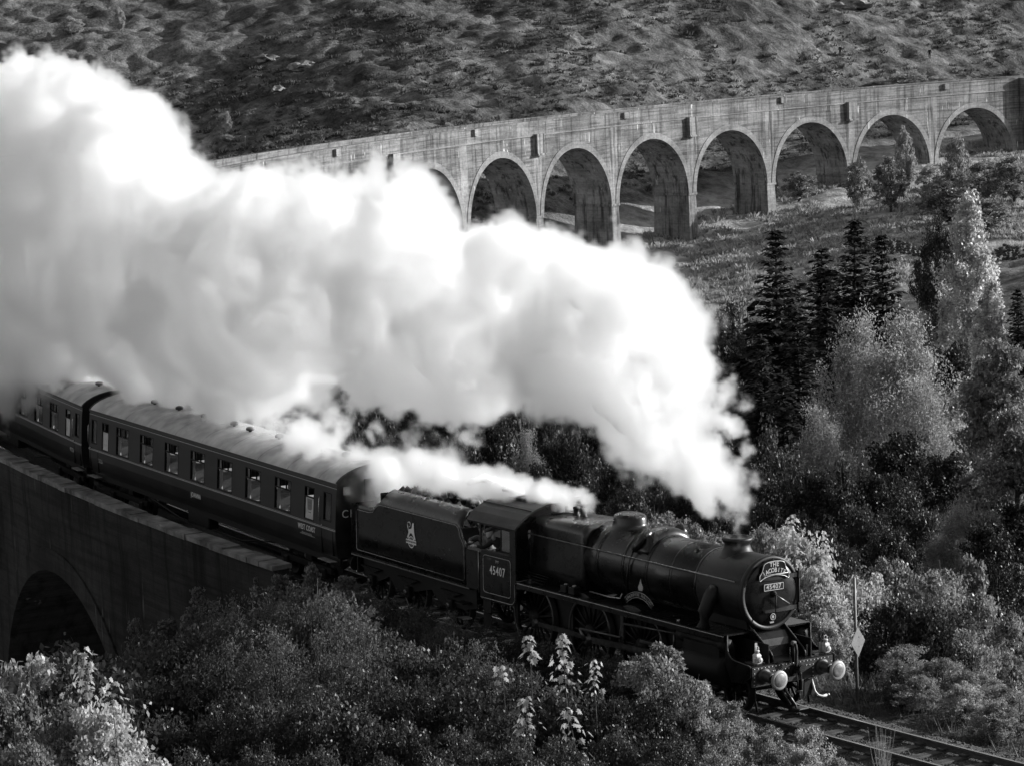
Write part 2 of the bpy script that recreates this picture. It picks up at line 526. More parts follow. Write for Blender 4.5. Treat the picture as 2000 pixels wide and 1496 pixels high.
def ground_brighten_mask(X, Y):
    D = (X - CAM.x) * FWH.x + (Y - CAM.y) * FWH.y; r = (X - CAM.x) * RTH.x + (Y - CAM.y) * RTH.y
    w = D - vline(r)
    under = np.clip((D - 88) / 6, 0, 1) * np.clip((135 - D) / 8, 0, 1) * np.clip((-r - 4) / 4, 0, 1)      # pale ground by the first arch, lightened against its deep shade
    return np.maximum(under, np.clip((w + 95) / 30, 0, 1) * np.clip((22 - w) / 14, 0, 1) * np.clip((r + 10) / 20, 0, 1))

def np_mesh(name, co, q, smooth=False, tone=None):
    me = bpy.data.meshes.new(name)
    k = q.shape[1]
    me.vertices.add(len(co)); me.vertices.foreach_set('co', np.ascontiguousarray(co, dtype=np.float32).ravel())
    me.loops.add(q.size); me.loops.foreach_set('vertex_index', np.ascontiguousarray(q, dtype=np.int32).ravel())
    me.polygons.add(len(q))
    me.polygons.foreach_set('loop_start', np.arange(0, q.size, k, dtype=np.int32))
    me.polygons.foreach_set('loop_total', np.full(len(q), k, dtype=np.int32))
    me.polygons.foreach_set('use_smooth', np.full(len(q), smooth))
    if tone is not None:
        a = me.attributes.new('tone', 'FLOAT', 'FACE'); a.data.foreach_set('value', np.asarray(tone, dtype=np.float32))
    me.update(calc_edges=True)
    return me

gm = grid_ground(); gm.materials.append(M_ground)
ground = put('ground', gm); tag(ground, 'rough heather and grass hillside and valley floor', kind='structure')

# ------------------------------------------------------------------ viaduct
def concrete_mat(name, base, streak=1.0, lines=1.0, limy=.63):
    m = bpy.data.materials.new(name); m.use_nodes = True
    nt = m.node_tree; b = nt.nodes['Principled BSDF']; b.inputs['Roughness'].default_value = 0.9; b.inputs['Specular IOR Level'].default_value = 0.15
    tc = nt.nodes.new('ShaderNodeTexCoord')
    def mapped(sx, sy, sz):
        mp = nt.nodes.new('ShaderNodeMapping'); mp.inputs['Scale'].default_value = (sx, sy, sz)
        nt.links.new(tc.outputs['Object'], mp.inputs['Vector']); return mp
    def noise(mp, det, rgh=0.6):
        n = nt.nodes.new('ShaderNodeTexNoise'); n.inputs['Scale'].default_value = 1; n.inputs['Detail'].default_value = det; n.inputs['Roughness'].default_value = rgh
        nt.links.new(mp.outputs[0], n.inputs['Vector']); return n
    def ramp(src, p0, c0, p1, c1):
        r = nt.nodes.new('ShaderNodeValToRGB'); r.color_ramp.elements[0].position = p0; r.color_ramp.elements[1].position = p1
        r.color_ramp.elements[0].color = g(c0); r.color_ramp.elements[1].color = g(c1)
        nt.links.new(src, r.inputs[0]); return r.outputs[0]
    def mul(a, b_, mode='MULTIPLY', fac=1.0):
        x = nt.nodes.new('ShaderNodeMix'); x.data_type = 'RGBA'; x.blend_type = mode; x.inputs[0].default_value = fac
        nt.links.new(a, x.inputs[6]); nt.links.new(b_, x.inputs[7]); return x.outputs[2]
    boards = noise(mapped(0.12, 0.12, 3.4), 4, 0.7)
    blot = noise(mapped(0.22, 0.22, 0.3), 6)
    fine = noise(mapped(2.5, 2.5, 3.5), 4)
    strk = noise(mapped(1.5, 1.5, 0.10), 4, 0.65)
    lime = noise(mapped(2.2, 2.2, 0.14), 3, 0.6)
    limeg = noise(mapped(0.25, 0.25, 0.6), 2)
    c = ramp(blot.outputs[0], 0.32, base * 0.55, 0.68, base * 1.35)
    c = mul(c, ramp(boards.outputs[0], 0.38, 0.55, 0.56, 1.12), fac=lines)
    c = mul(c, ramp(fine.outputs[0], 0.3, 0.75, 0.7, 1.15))
    c = mul(c, ramp(strk.outputs[0], 0.36, 0.30, 0.50, 1.05), fac=min(1.0, 0.75 * streak))
    lm = nt.nodes.new('ShaderNodeMath'); lm.operation = 'MULTIPLY'
    nt.links.new(ramp(lime.outputs[0], limy, 0.0, limy + .05, 1.0), lm.inputs[0]); nt.links.new(ramp(limeg.outputs[0], 0.52, 0.0, 0.62, 1.0), lm.inputs[1])
    x = nt.nodes.new('ShaderNodeMix'); x.data_type = 'RGBA'
    nt.links.new(lm.outputs[0], x.inputs[0]); nt.links.new(c, x.inputs[6]); x.inputs[7].default_value = g(min(.5, base * 3.2))
    nt.links.new(x.outputs[2], b.inputs['Base Color'])
    bp = nt.nodes.new('ShaderNodeBump'); bp.inputs['Strength'].default_value = 0.8; bp.inputs['Distance'].default_value = 0.09
    nt.links.new(boards.outputs[0], bp.inputs['Height'])
    bp2 = nt.nodes.new('ShaderNodeBump'); bp2.inputs['Strength'].default_value = 0.5; bp2.inputs['Distance'].default_value = 0.04
    nt.links.new(fine.outputs[0], bp2.inputs['Height']); nt.links.new(bp.outputs[0], bp2.inputs['Normal'])
    nt.links.new(bp2.outputs[0], b.inputs['Normal'])
    return m

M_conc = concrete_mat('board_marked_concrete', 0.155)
M_ringc = concrete_mat('arch_ring_concrete', 0.20, streak=0.35, lines=0.35)
M_soff = concrete_mat('stained_lightened_soffit', 0.25, streak=1.5, lines=0.4)  # base colour lightened to lift the shade under the arches
M_nearc = concrete_mat('weathered_shade_concrete', 0.024, streak=1.4, lines=0.9, limy=.61)  # stains are real; the dark base paints in the outer wall's shade
M_pier = concrete_mat('pier_concrete', 0.21, streak=1.5, lines=0.35)
M_cope = mat('sunlit_tone_coping', 0.15, 0.95, 0.1, noise=(1.6, 0.6), bump=(5, 0.8, 0.08))  # pale base tone stands in for sun on the wall top

viaduct = empty('viaduct', Matrix.Identity(4), 'long curved concrete railway viaduct with tall round arches', 'viaduct')
OFFW, ZTOP, RISE = 2.9, -0.30, 7.62
arches = [(38.2 + 16.543 * j, 7.45) for j in range(14)] + [(269.8 + 16.937 * k, 7.62) for k in range(8)]
S_END0, S_KING = 19.6, 397.3

class SB(MB):
    """shapes given as (s, off, z) along the line"""
    def sbox(self, s0, s1, o0, o1, z0, z1, seg=1):
        for k in range(seg):
            a = s0 + (s1 - s0) * k / seg; b_ = s0 + (s1 - s0) * (k + 1) / seg
            p = [pt(s_, o, z) for z in (z0, z1) for o in (o0, o1) for s_ in (a, b_)]
            fs = [(0, 2, 3, 1), (4, 5, 7, 6), (0, 1, 5, 4), (2, 6, 7, 3)]
            if k == 0: fs.append((0, 4, 6, 2))
            if k == seg - 1: fs.append((1, 3, 7, 5))
            self.add(p, fs)
        return self
    def quad(self, *p):
        self.add([pt(*q) for q in p], [tuple(range(len(p)))]); return self

def crown(s): return -2.51
NSEG = 26
for (c, hs) in arches:
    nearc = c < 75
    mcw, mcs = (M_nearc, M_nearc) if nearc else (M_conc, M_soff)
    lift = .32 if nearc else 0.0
    spr = -2.51 - hs + lift
    th = [(-90 + 180 * i / NSEG) for i in range(NSEG + 1)]
    sp = [(c + hs * math.sin(R(t)), spr + hs * math.cos(R(t))) for t in th]
    sof = SB()
    for i in range(NSEG):
        (s0, z0), (s1, z1) = sp[i], sp[i + 1]
        sof.quad((s0, -OFFW, z0), (s0, OFFW, z0), (s1, OFFW, z1), (s1, -OFFW, z1))
    ro = hs + 0.78
    sr = [(c + (hs + 0.75) * math.sin(R(t)), spr + ro * math.cos(R(t))) for t in th]
    ao = sof.build('arch_soffit', mcs, viaduct, fixn=False)
    for o, sg in ((-OFFW, -1), (OFFW, 1)):
        wall = SB(); ring = SB()
        e = o + sg * 0.07
        for i in range(NSEG):
            (s0, z0), (s1, z1) = sp[i], sp[i + 1]
            wall.quad((s0, o, z0), (s1, o, z1), (s1, o, ZTOP), (s0, o, ZTOP))
            a, b_, c2, d2 = sp[i], sp[i + 1], sr[i + 1], sr[i]
            ring.quad((a[0], e, a[1]), (b_[0], e, b_[1]), (c2[0], e, c2[1]), (d2[0], e, d2[1]))
            ring.quad((d2[0], o, d2[1]), (d2[0], e, d2[1]), (c2[0], e, c2[1]), (c2[0], o, c2[1]))
            ring.quad((a[0], o, a[1]), (b_[0], o, b_[1]), (b_[0], e, b_[1]), (a[0], e, a[1]))
        for q in (wall, ring):      # weld the strip into one sheet
            seen = {}; idx = []
            vv = []
            for p in q.v:
                k_ = (round(p[0], 4), round(p[1], 4), round(p[2], 4))
                if k_ not in seen: seen[k_] = len(vv); vv.append(p)
                idx.append(seen[k_])
            q.v = vv; q.f = [tuple(idx[j] for j in f) for f in q.f]
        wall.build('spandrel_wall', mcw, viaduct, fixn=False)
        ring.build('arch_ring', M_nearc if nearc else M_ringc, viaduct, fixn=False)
# piers between arches
for i, ((c0, h0), (c1, h1)) in enumerate(zip(arches[:-1], arches[1:])):
    a, b_ = c0 + h0, c1 - h1
    mid = (a + b_) / 2
    spr = -2.51 - (h0 + h1) / 2
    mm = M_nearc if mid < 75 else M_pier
    w = SB()
    for o in (-OFFW, OFFW):
        w.quad((a, o, spr), (b_, o, spr), (b_, o, ZTOP), (a, o, ZTOP))
    base = min(hz(*pt(mid, o, 0)[:2]) for o in (-2.9, 0, 2.9)) + GR * mid - 2.0
    hw = (b_ - a) / 2
    bt = (spr - base) * 0.018
    # shaft with battered faces, one impost ledge
    top = [(mid - hw + .06, -OFFW + .05), (mid + hw - .06, -OFFW + .05), (mid + hw - .06, OFFW - .05), (mid - hw + .06, OFFW - .05)]
    bot = [(mid - hw - bt, -OFFW - bt), (mid + hw + bt, -OFFW - bt), (mid + hw + bt, OFFW + bt), (mid - hw - bt, OFFW + bt)]
    w.add([pt(s_, o, spr - .25) for s_, o in top] + [pt(s_, o, base) for s_, o in bot], [(0, 1, 2, 3), (7, 6, 5, 4), (0, 4, 5, 1), (1, 5, 6, 2), (2, 6, 7, 3), (3, 7, 4, 0)])
    po = w.build('pier', mm, viaduct)
    im = SB(); im.sbox(mid - hw - .10, mid + hw + .10, -OFFW - .10, OFFW + .10, spr - .27, spr + .02)
    im.build('impost', mm, po)
    if i == 0 or i % 2 == (len(arches) - 2 + 1) % 2:      # refuge boxes stand out over every other pier
        for sg in (-1, 1):
            rb = SB()
            o0, o1 = sorted((sg * (OFFW - .1), sg * (OFFW + .62)))
            rb.sbox(mid - .85, mid + .85, o0, o1, -2.55, -0.22)
            o0, o1 = sorted((sg * (OFFW - .1), sg * (OFFW + .80)))
            rb.sbox(mid - 1.0, mid + 1.0, o0, o1, -2.78, -2.55)
            rb.build('refuge_box', mm, viaduct)
    else:
        for sg in (-1, 1):
            rb = SB()
            o0, o1 = sorted((sg * (OFFW - .1), sg * (OFFW + .42)))
            rb.sbox(mid + 2.2, mid + 3.4, o0, o1, .45, 1.22)
            rb.build('parapet_block', mm, viaduct)
# parapets, copings, end walls
for o in (-1, 1):
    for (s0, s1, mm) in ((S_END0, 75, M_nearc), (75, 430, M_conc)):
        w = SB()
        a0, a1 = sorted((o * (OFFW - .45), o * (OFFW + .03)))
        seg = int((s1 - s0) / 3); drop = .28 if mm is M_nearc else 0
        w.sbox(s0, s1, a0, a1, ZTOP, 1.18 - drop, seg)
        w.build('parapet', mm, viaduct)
        w = SB(); a0, a1 = sorted((o * (OFFW - .52), o * (OFFW + .10)))
        w.sbox(s0, s1, a0, a1, 1.18 - drop, 1.36 - drop, seg)
        if mm is M_nearc:
            w = SB(); a = s0
            while a < s1 - .1:          # separate coping blocks, none quite level
                l_ = min(random.uniform(.7, 1.25), s1 - a); dz_ = random.uniform(-.035, .03); do_ = random.uniform(-.03, .03)
                w = SB(); w.sbox(a + .012, a + l_ - .012, a0 + do_, a1 + do_, 1.18 - drop, 1.34 - drop + dz_)
                w.build('coping_block', M_cope, viaduct); a += l_
        else:
            w.build('coping', M_conc, viaduct)
    w = SB(); a0, a1 = sorted((o * OFFW, o * (OFFW + .12)))
    w.sbox(75, 430, a0, a1, ZTOP - .16, ZTOP, 115); w.build('string_course', M_ringc, viaduct)
w = SB()
for o in (-OFFW, OFFW):
    for k in range(4):
        a = S_END0 + (arches[0][0] - arches[0][1] - S_END0) * k / 4; b_ = S_END0 + (arches[0][0] - arches[0][1] - S_END0) * (k + 1) / 4
        w.quad((a, o, -13), (b_, o, -13), (b_, o, ZTOP), (a, o, ZTOP))
a = arches[0][0] - arches[0][1]
w.quad((a, -OFFW, -13), (a, OFFW, -13), (a, OFFW, -9.96), (a, -OFFW, -9.96))
w.quad((S_END0, -OFFW, -5), (S_END0, OFFW, -5), (S_END0, OFFW, ZTOP), (S_END0, -OFFW, ZTOP))
w.build('abutment', M_nearc, viaduct, fixn=False)
w = SB(); b_ = arches[-1][0] + arches[-1][1]
for o in (-OFFW, OFFW):
    for k in range(10):
        a = b_ + (432 - b_) * k / 10; a2 = b_ + (432 - b_) * (k + 1) / 10
        w.quad((a, o, -20), (a2, o, -20), (a2, o, ZTOP), (a, o, ZTOP))
w.quad((b_, -OFFW, -20), (b_, OFFW, -20), (b_, OFFW, -9.9), (b_, -OFFW, -9.9))
w.build('abutment', M_conc, viaduct, fixn=False)
w = SB(); w.sbox(S_KING, S_KING + 3.4, -OFFW - 1.15, OFFW + 1.15, -22, 1.30)
w.build('end_pilaster', M_conc, viaduct)
w = SB(); w.sbox(S_END0, 432, -OFFW + .02, OFFW - .02, -0.62, ZTOP - .02, 140); w.build('deck', M_conc, viaduct)

# ------------------------------------------------------------------ track
def ballast_mat():
    m = bpy.data.materials.new('ballast'); m.use_nodes = True
    nt = m.node_tree; b = nt.nodes['Principled BSDF']; b.inputs['Roughness'].default_value = 0.95
    tc = nt.nodes.new('ShaderNodeTexCoord'); v = nt.nodes.new('ShaderNodeTexVoronoi'); v.inputs['Scale'].default_value = 16
    nt.links.new(tc.outputs['Object'], v.inputs['Vector'])
    r = nt.nodes.new('ShaderNodeMapRange'); r.inputs['To Min'].default_value = 0.015; r.inputs['To Max'].default_value = 0.06
    nt.links.new(v.outputs['Color'], r.inputs['Value']); nt.links.new(r.outputs[0], b.inputs['Base Color'])
    bp = nt.nodes.new('ShaderNodeBump'); bp.inputs['Distance'].default_value = 0.05; bp.invert = True
    nt.links.new(v.outputs['Distance'], bp.inputs['Height']); nt.links.new(bp.outputs[0], b.inputs['Normal'])
    return m
M_ballast = ballast_mat()
class TB(SB):
    def tbox(self, s0, s1, o0, o1, z0, z1, seg=1):
        for k in range(seg):
            a = s0 + (s1 - s0) * k / seg; b_ = s0 + (s1 - s0) * (k + 1) / seg
            p = [ptc(s_, o, z) for z in (z0, z1) for o in (o0, o1) for s_ in (a, b_)]
            fs = [(0, 2, 3, 1), (4, 5, 7, 6), (0, 1, 5, 4), (2, 6, 7, 3)]
            if k == 0: fs.append((0, 4, 6, 2))
            if k == seg - 1: fs.append((1, 3, 7, 5))
            self.add(p, fs)
        return self
S0, S1 = -60.0, 110.0
w = TB(); secs = []
ns = 170
prof = [(-3.0, -.80), (-2.2, -.40), (-1.7, -.21), (0, -.20), (1.7, -.21), (2.2, -.40), (3.0, -.80)]
for k in range(ns + 1):
    s_ = S0 + (S1 - S0) * k / ns
    secs.append([ptc(s_, max(-2.36, min(2.36, o)) if s_ > S_END0 else o, z) for o, z in prof])
w.loft(secs, closed=False, cap=False)
bed = w.build('ballast_bed', M_ballast, None, fixn=False); tag(bed, 'stone ballast bed under the railway line', kind='structure')
track = empty('railway_track', Matrix.Identity(4), 'single railway track of steel rails on wooden sleepers', 'railway track')
tag(track, kind='structure')
for o in (-.753, .753):
    w = TB()
    w.tbox(S0, S1, o - .036, o + .036, -.045, -.006, 120)
    w.tbox(S0, S1, o - .010, o + .010, -.135, -.045, 120)
    w.tbox(S0, S1, o - .065, o + .065, -.158, -.135, 120)
    ro_ = w.build('rail', M_rail, track)
    w = TB(); w.tbox(S0, S1, o - .033, o + .033, -.006, 0.0, 120); w.build('running_surface', M_railtop, ro_)
slm = MB().bbox(-.125, .125, -1.3, 1.3, -.27, -.155, .015).mesh('sleeper'); slm.materials.append(M_sleeper)
chm = MB().bbox(-.10, .10, -.16, .16, -.158, -.11, .01); chm = chm.mesh('rail_chair'); chm.materials.append(M_rail)
k = 0
s_ = -24.0
while s_ < 24:
    so = put('sleeper', slm, track, pose(s_ + random.uniform(-.03, .03)) @ Matrix.Rotation(random.uniform(-.02, .02), 4, 'Z'))
    for o in (-.753, .753):
        put('rail_chair', chm, so, Matrix.Translation((0, o, .012)))
    s_ += 0.71
# loose ballast stones near the front of the train
n = 9000
ss_ = rng.uniform(-26, 4, n); oo = rng.normal(0, 1.35, n)
keep = np.abs(oo) < 3.0; ss_, oo = ss_[keep], oo[keep]
keep = (np.abs(np.abs(oo) - .753) > .09); ss_, oo = ss_[keep], oo[keep]
zz = np.interp(np.abs(oo), [0, 1.7, 2.2, 3.0], [-.20, -.21, -.40, -.80])
C = np.array([ptc(a, b_, c_) for a, b_, c_ in zip(ss_, oo, zz)])
octv = np.array([(1, 0, 0), (-1, 0, 0), (0, 1, 0), (0, -1, 0), (0, 0, 1), (0, 0, -1)], float)
octf = np.array([(0, 2, 4), (2, 1, 4), (1, 3, 4), (3, 0, 4), (2, 0, 5), (1, 2, 5), (3, 1, 5), (0, 3, 5)])
V = octv[None] * rng.uniform(.02, .045, (len(C), 6, 1)) + rng.normal(0, .006, (len(C), 6, 3)) + C[:, None]
F = (octf[None] + (np.arange(len(C)) * 6)[:, None, None]).reshape(-1, 3)
bm_ = np_mesh('ballast_stones', V.reshape(-1, 3), F, tone=np.repeat(rng.random(len(C)), 8))
M_bstone = leaf_mat('ballast_stone', 0.06, trans=0.0, rough=0.9, var=0.6); bm_.materials.append(M_bstone)
tag(put('ballast_stones', bm_), 'loose grey ballast stones between and beside the rails', kind='stuff')
# ------------------------------------------------------------------ locomotive; x runs forward, 0 at the buffer beam
SL = 5.0
loco = empty('steam_locomotive', pose(SL), 'black steam locomotive with tapered boiler heading right, steam pouring from its chimney', 'locomotive')
def L(): return MB(SL)
BZ = 2.74
def arc(cx, cz, r, a0, a1, n):
    return [(cx + r * math.cos(R(a0 + (a1 - a0) * i / n)), cz + r * math.sin(R(a0 + (a1 - a0) * i / n))) for i in range(n + 1)]

# boiler barrel and bands
boiler = L().lathe((0, 0, BZ), (1, 0, 0), [(-7.0, .895), (-6.6, .89), (-5.4, .872), (-4.2, .85), (-2.55, .822)], 48).build('boiler', M_black, loco)
for x, r in ((-2.62, .824), (-3.55, .839), (-4.48, .856), (-5.42, .874), (-6.45, .889)):
    L().lathe((0, 0, BZ), (1, 0, 0), [(x - .045, r + .001), (x - .04, r + .012), (x + .04, r + .012), (x + .045, r + .001)], 48, cap=False).build('boiler_band', M_black, boiler)
for x, q in ((-3.0, 62), (-6.75, 55), (-5.2, 118)):
    y, z = -math.cos(R(q)) * .87, BZ + math.sin(R(q)) * .87
    n_ = Vector((0, y, z - BZ)).normalized()
    L().lathe((x, y, z), n_, [(-.02, .045), (.02, .045), (.035, .02)], 10).build('washout_plug', M_frame, boiler)
# smokebox
smokebox = L().lathe((0, 0, BZ), (1, 0, 0), [(-2.56, .835), (-2.52, .852), (-.90, .852), (-.87, .845)], 48).build('smokebox', M_smoke, loco)
L().lathe((0, 0, BZ), (1, 0, 0), [(-.95, .853), (-.92, .876), (-.82, .876), (-.80, .85), (-.80, .775), (-.86, .77)], 56, cap=False).build('front_ring', M_smoke, smokebox)
# rivet lines round the smokebox
for x in (-2.45, -1.02):
    w = L()
    for k in range(40):
        q = R(9 * k)
        n_ = Vector((0, math.cos(q), math.sin(q)))
        w.lathe(Vector((x, 0, BZ)) + n_ * .850, n_, [(0, .014), (.01, .008)], 6)
    o = w.build('rivets', M_smoke, smokebox); o['kind'] = 'stuff'
door = L().lathe((0, 0, BZ), (1, 0, 0), [(-.86, .765), (-.815, .765), (-.80, .745), (-.755, .60), (-.725, .40), (-.712, .2), (-.708, .02)], 48).build('smokebox_door', M_black, loco)
def on_door(r): return float(np.interp(r, [0, .2, .4, .6, .745], [-.708, -.712, -.725, -.755, -.80]))
for z, l in ((BZ + .36, 1), (BZ - .40, 1)):
    w = L()
    pts = []
    for i in range(9):
        y = -.30 + 1.12 * i / 8
        rr = math.hypot(y, z - BZ)
        pts.append((on_door(min(rr, .76)) + .02, y))
    poly = [(x, y) for x, y in pts]
    for (x0, y0), (x1, y1) in zip(poly[:-1], poly[1:]):
        hh0 = .030 + .022 * (y0 + .3); hh1 = .030 + .022 * (y1 + .3)
        w.add([(x0 - .03, y0, z - hh0), (x0 + .012, y0, z - hh0), (x0 + .012, y0, z + hh0), (x0 - .03, y0, z + hh0),
               (x1 - .03, y1, z - hh1), (x1 + .012, y1, z - hh1), (x1 + .012, y1, z + hh1), (x1 - .03, y1, z + hh1)],
              [(0, 1, 5, 4), (1, 2, 6, 5), (2, 3, 7, 6), (3, 0, 4, 7), (0, 3, 2, 1), (4, 5, 6, 7)])
    w.build('hinge_strap', M_frame, door)
L().lathe((-.80, .845, BZ - .55), (0, 0, 1), [(0, .028), (1.05, .028)], 10).build('hinge_pin', M_frame, door)
for z in (BZ + .36, BZ - .40):
    L().bbox(-.86, -.75, .79, .90, z - .09, z + .09, .015).build('hinge_bracket', M_frame, door)
L().ring([(-.70, -.42, BZ + .46), (-.665, -.30, BZ + .465), (-.665, .38, BZ + .465), (-.70, .48, BZ + .46)], .014, 8).build('door_handrail', M_steel, door)
for y in (-.30, .38):
    L().lathe((-.665, y, BZ + .465), (-1, 0, 0), [(0, .02), (.10, .016)], 8).build('handrail_knob', M_steel, door)
L().lathe((-.72, 0, BZ), (1, 0, 0), [(0, .085), (.03, .08), (.05, .045), (.10, .045), (.11, .03)], 16).build('door_boss', M_frame, door)
L().ring([(-.63, .0, BZ - .01), (-.62, .42, BZ - .27)], [.017, .011], 8).build('door_handle', M_steel, door)
L().ring([(-.61, .0, BZ - .01), (-.60, -.02, BZ - .43)], [.017, .011], 8).build('locking_handle', M_frame, door)
# number plate on the door
np_ = L().bbox(-.72, -.695, -.285, .285, BZ + .095, BZ + .245, .004).build('number_plate', M_frame, loco)
for (y0, y1, z0, z1) in ((-.29, .29, BZ + .238, BZ + .25), (-.29, .29, BZ + .09, BZ + .102), (-.29, -.278, BZ + .09, BZ + .25), (.278, .29, BZ + .09, BZ + .25)):
    L().box(-.70, -.685, y0, y1, z0, z1).build('plate_border', M_plate, np_)
text_mesh('plate_number', '45407', .155, M_plate, np_, front_mat(-.694 + SL, 0, BZ + .17), 1.05, spacing=1.12, bold=.001)
# small shed plate and round emblem low on the door
em = L().lathe((-.735, 0.0, BZ - .545), (1, 0, 0.06), [(0, .085), (.012, .08)], 24).build('round_emblem', M_frame, loco)
L().lathe((-.722, 0.0, BZ - .545), (1, 0, 0.06), [(0, .08), (.006, .08), (.006, .066), (0, .066)], 24, cap=False).build('emblem_ring', M_line, em)
L().lathe((-.722, 0.0, BZ - .545), (1, 0, 0.06), [(0, .04), (.006, .035)], 8).build('emblem_centre', M_line, em)
L().bbox(-.775, -.755, -.06, .06, BZ - .70, BZ - .665, .004).build('shed_plate', M_line, em)
# chimney
L().lathe((-2.03, 0, 0), (0, 0, 1), [(3.44, .50), (3.50, .43), (3.56, .37), (3.64, .325), (3.72, .30), (3.78, .305), (3.80, .345), (3.84, .365), (3.885, .365), (3.905, .34), (3.905, .255), (3.6, .25)], 32, cap=False).build('chimney', M_smoke, loco)
L().lathe((-2.03, 0, 3.62), (0, 0, 1), [(0, .25), (.01, .25)], 24).build('chimney_throat', M_dark, loco)
# steam dome and its skirt
dome = L()
secs = []
for z, fx, fy in ((3.50, .72, .66), (3.56, .60, .52), (3.61, .53, .44), (3.70, .50, .405), (3.82, .49, .395), (3.895, .45, .36), (3.93, .36, .28), (3.945, .20, .15), (3.948, .02, .02)):
    secs.append([(-6.25 + fx * .92 * math.cos(2 * math.pi * k / 28), fy * math.sin(2 * math.pi * k / 28), z if fx < .6 else BZ + math.sqrt(max(.0, .885 ** 2 - (fy * math.sin(2 * math.pi * k / 28)) ** 2)) - (.0 if fx > .65 else -.02)) for k in range(28)])
dome.loft(secs, cap=False).build('steam_dome', M_black, loco)
# top feed: a casing over the boiler crown with delivery pipes down both sides
w = L(); secs = []
for x, k_ in ((-5.18, .0), (-5.12, .12), (-5.02, .17), (-4.72, .17), (-4.62, .12), (-4.56, .0)):
    loop = []
    for i in range(17):
        q = R(32 + 116 * i / 16)
        rr = .858 + k_ * (1.0 if 2 < i < 14 else .45)
        loop.append((x, math.cos(q) * rr, BZ + math.sin(q) * rr))
    for i in range(16, -1, -1):
        q = R(32 + 116 * i / 16)
        loop.append((x, math.cos(q) * .80, BZ + math.sin(q) * .80))
    secs.append(loop)
tf = w.loft(secs).build('top_feed', M_black, loco)
for sg in (-1, 1):
    L().ring([(-4.88, sg * .45, BZ + .95), (-4.90, sg * .62, BZ + .80), (-4.95, sg * .74, BZ + .62), (-5.02, sg * .81, BZ + .50)], [.13, .12, .10, .07], 14).build('clack_box', M_black, tf)
    L().ring([(-5.02, sg * .81, BZ + .52), (-5.12, sg * .92, BZ + .15), (-5.14, sg * .93, BZ - .2), (-5.2, sg * .88, BZ - .55)], .03, 8).build('feed_pipe', M_black, tf)
# Belpaire firebox
def fb(x, top, hw, sh):
    z1 = top
    p = [(-hw, 1.90)] + [(-hw - .02, 2.3), (-hw + .0, 2.75)]
    p += [(-hw + .02 + sh - sh * math.cos(R(a)), z1 - sh + sh * math.sin(R(a)) + 0) for a in (0, 20, 40, 60, 75)]
    p += [(-hw * .35, z1 + .02)]
    q = [(-a, b_) for a, b_ in p[::-1]]
    return [(x, a, b_) for a, b_ in p + q]
firebox = L().loft([fb(-6.95, 3.50, .86, .36), fb(-7.02, 3.585, .90, .30), fb(-7.1, 3.60, .905, .27), fb(-9.36, 3.52, .86, .26), fb(-9.40, 3.50, .85, .26)]).build('firebox', M_black, loco)
for x, a, z in ((-8.9, -.74, 3.44), (-7.75, -.77, 3.47), (-8.3, .74, 3.44)):
    L().lathe((x, a, z - .02), (0, a, .75), [(0, .055), (.03, .055), (.045, .03)], 10).build('washout_plug', M_frame, firebox)
for x in (-8.62, -8.30):
    L().lathe((x, 0.06, 3.50), (0, 0, 1), [(0, .10), (.10, .10), (.11, .075), (.22, .075), (.23, .09), (.28, .085), (.29, .05)], 14).build('safety_valve', M_smoke, loco)
L().ring([(-9.2, -.3, 3.56), (-8.9, -.3, 3.60), (-8.9, .3, 3.60), (-9.2, .3, 3.56)], .03, 8).build('whistle_pipe', M_smoke, loco)
L().lathe((-9.1, .1, 3.55), (0, 0, 1), [(0, .05), (.18, .05), (.2, .02)], 10).build('whistle', M_copper, loco)
w = L()
for x in np.arange(-9.2, -7.2, .16):
    w.lathe((x, -.30, 3.615 + (x + 7.1) * .035), (0, 0, 1), [(0, .012), (.012, .008)], 6)
o = w.build('firebox_seam_rivets', M_smoke, firebox); o['kind'] = 'stuff'
# handrails along the boiler
for sg in (-1, 1):
    hr = L().ring([(-9.36, sg * .95, 3.11), (-2.6, sg * .955, 3.10), (-.98, sg * .945, 3.09)], .017, 8).build('boiler_handrail', M_steel, loco)
    for x in (-9.0, -7.6, -6.2, -4.6, -3.0, -1.2):
        L().ring([(x, sg * .80, 3.06), (x, sg * .955, 3.10)], [.02, .014], 8).build('handrail_pillar', M_frame, hr)
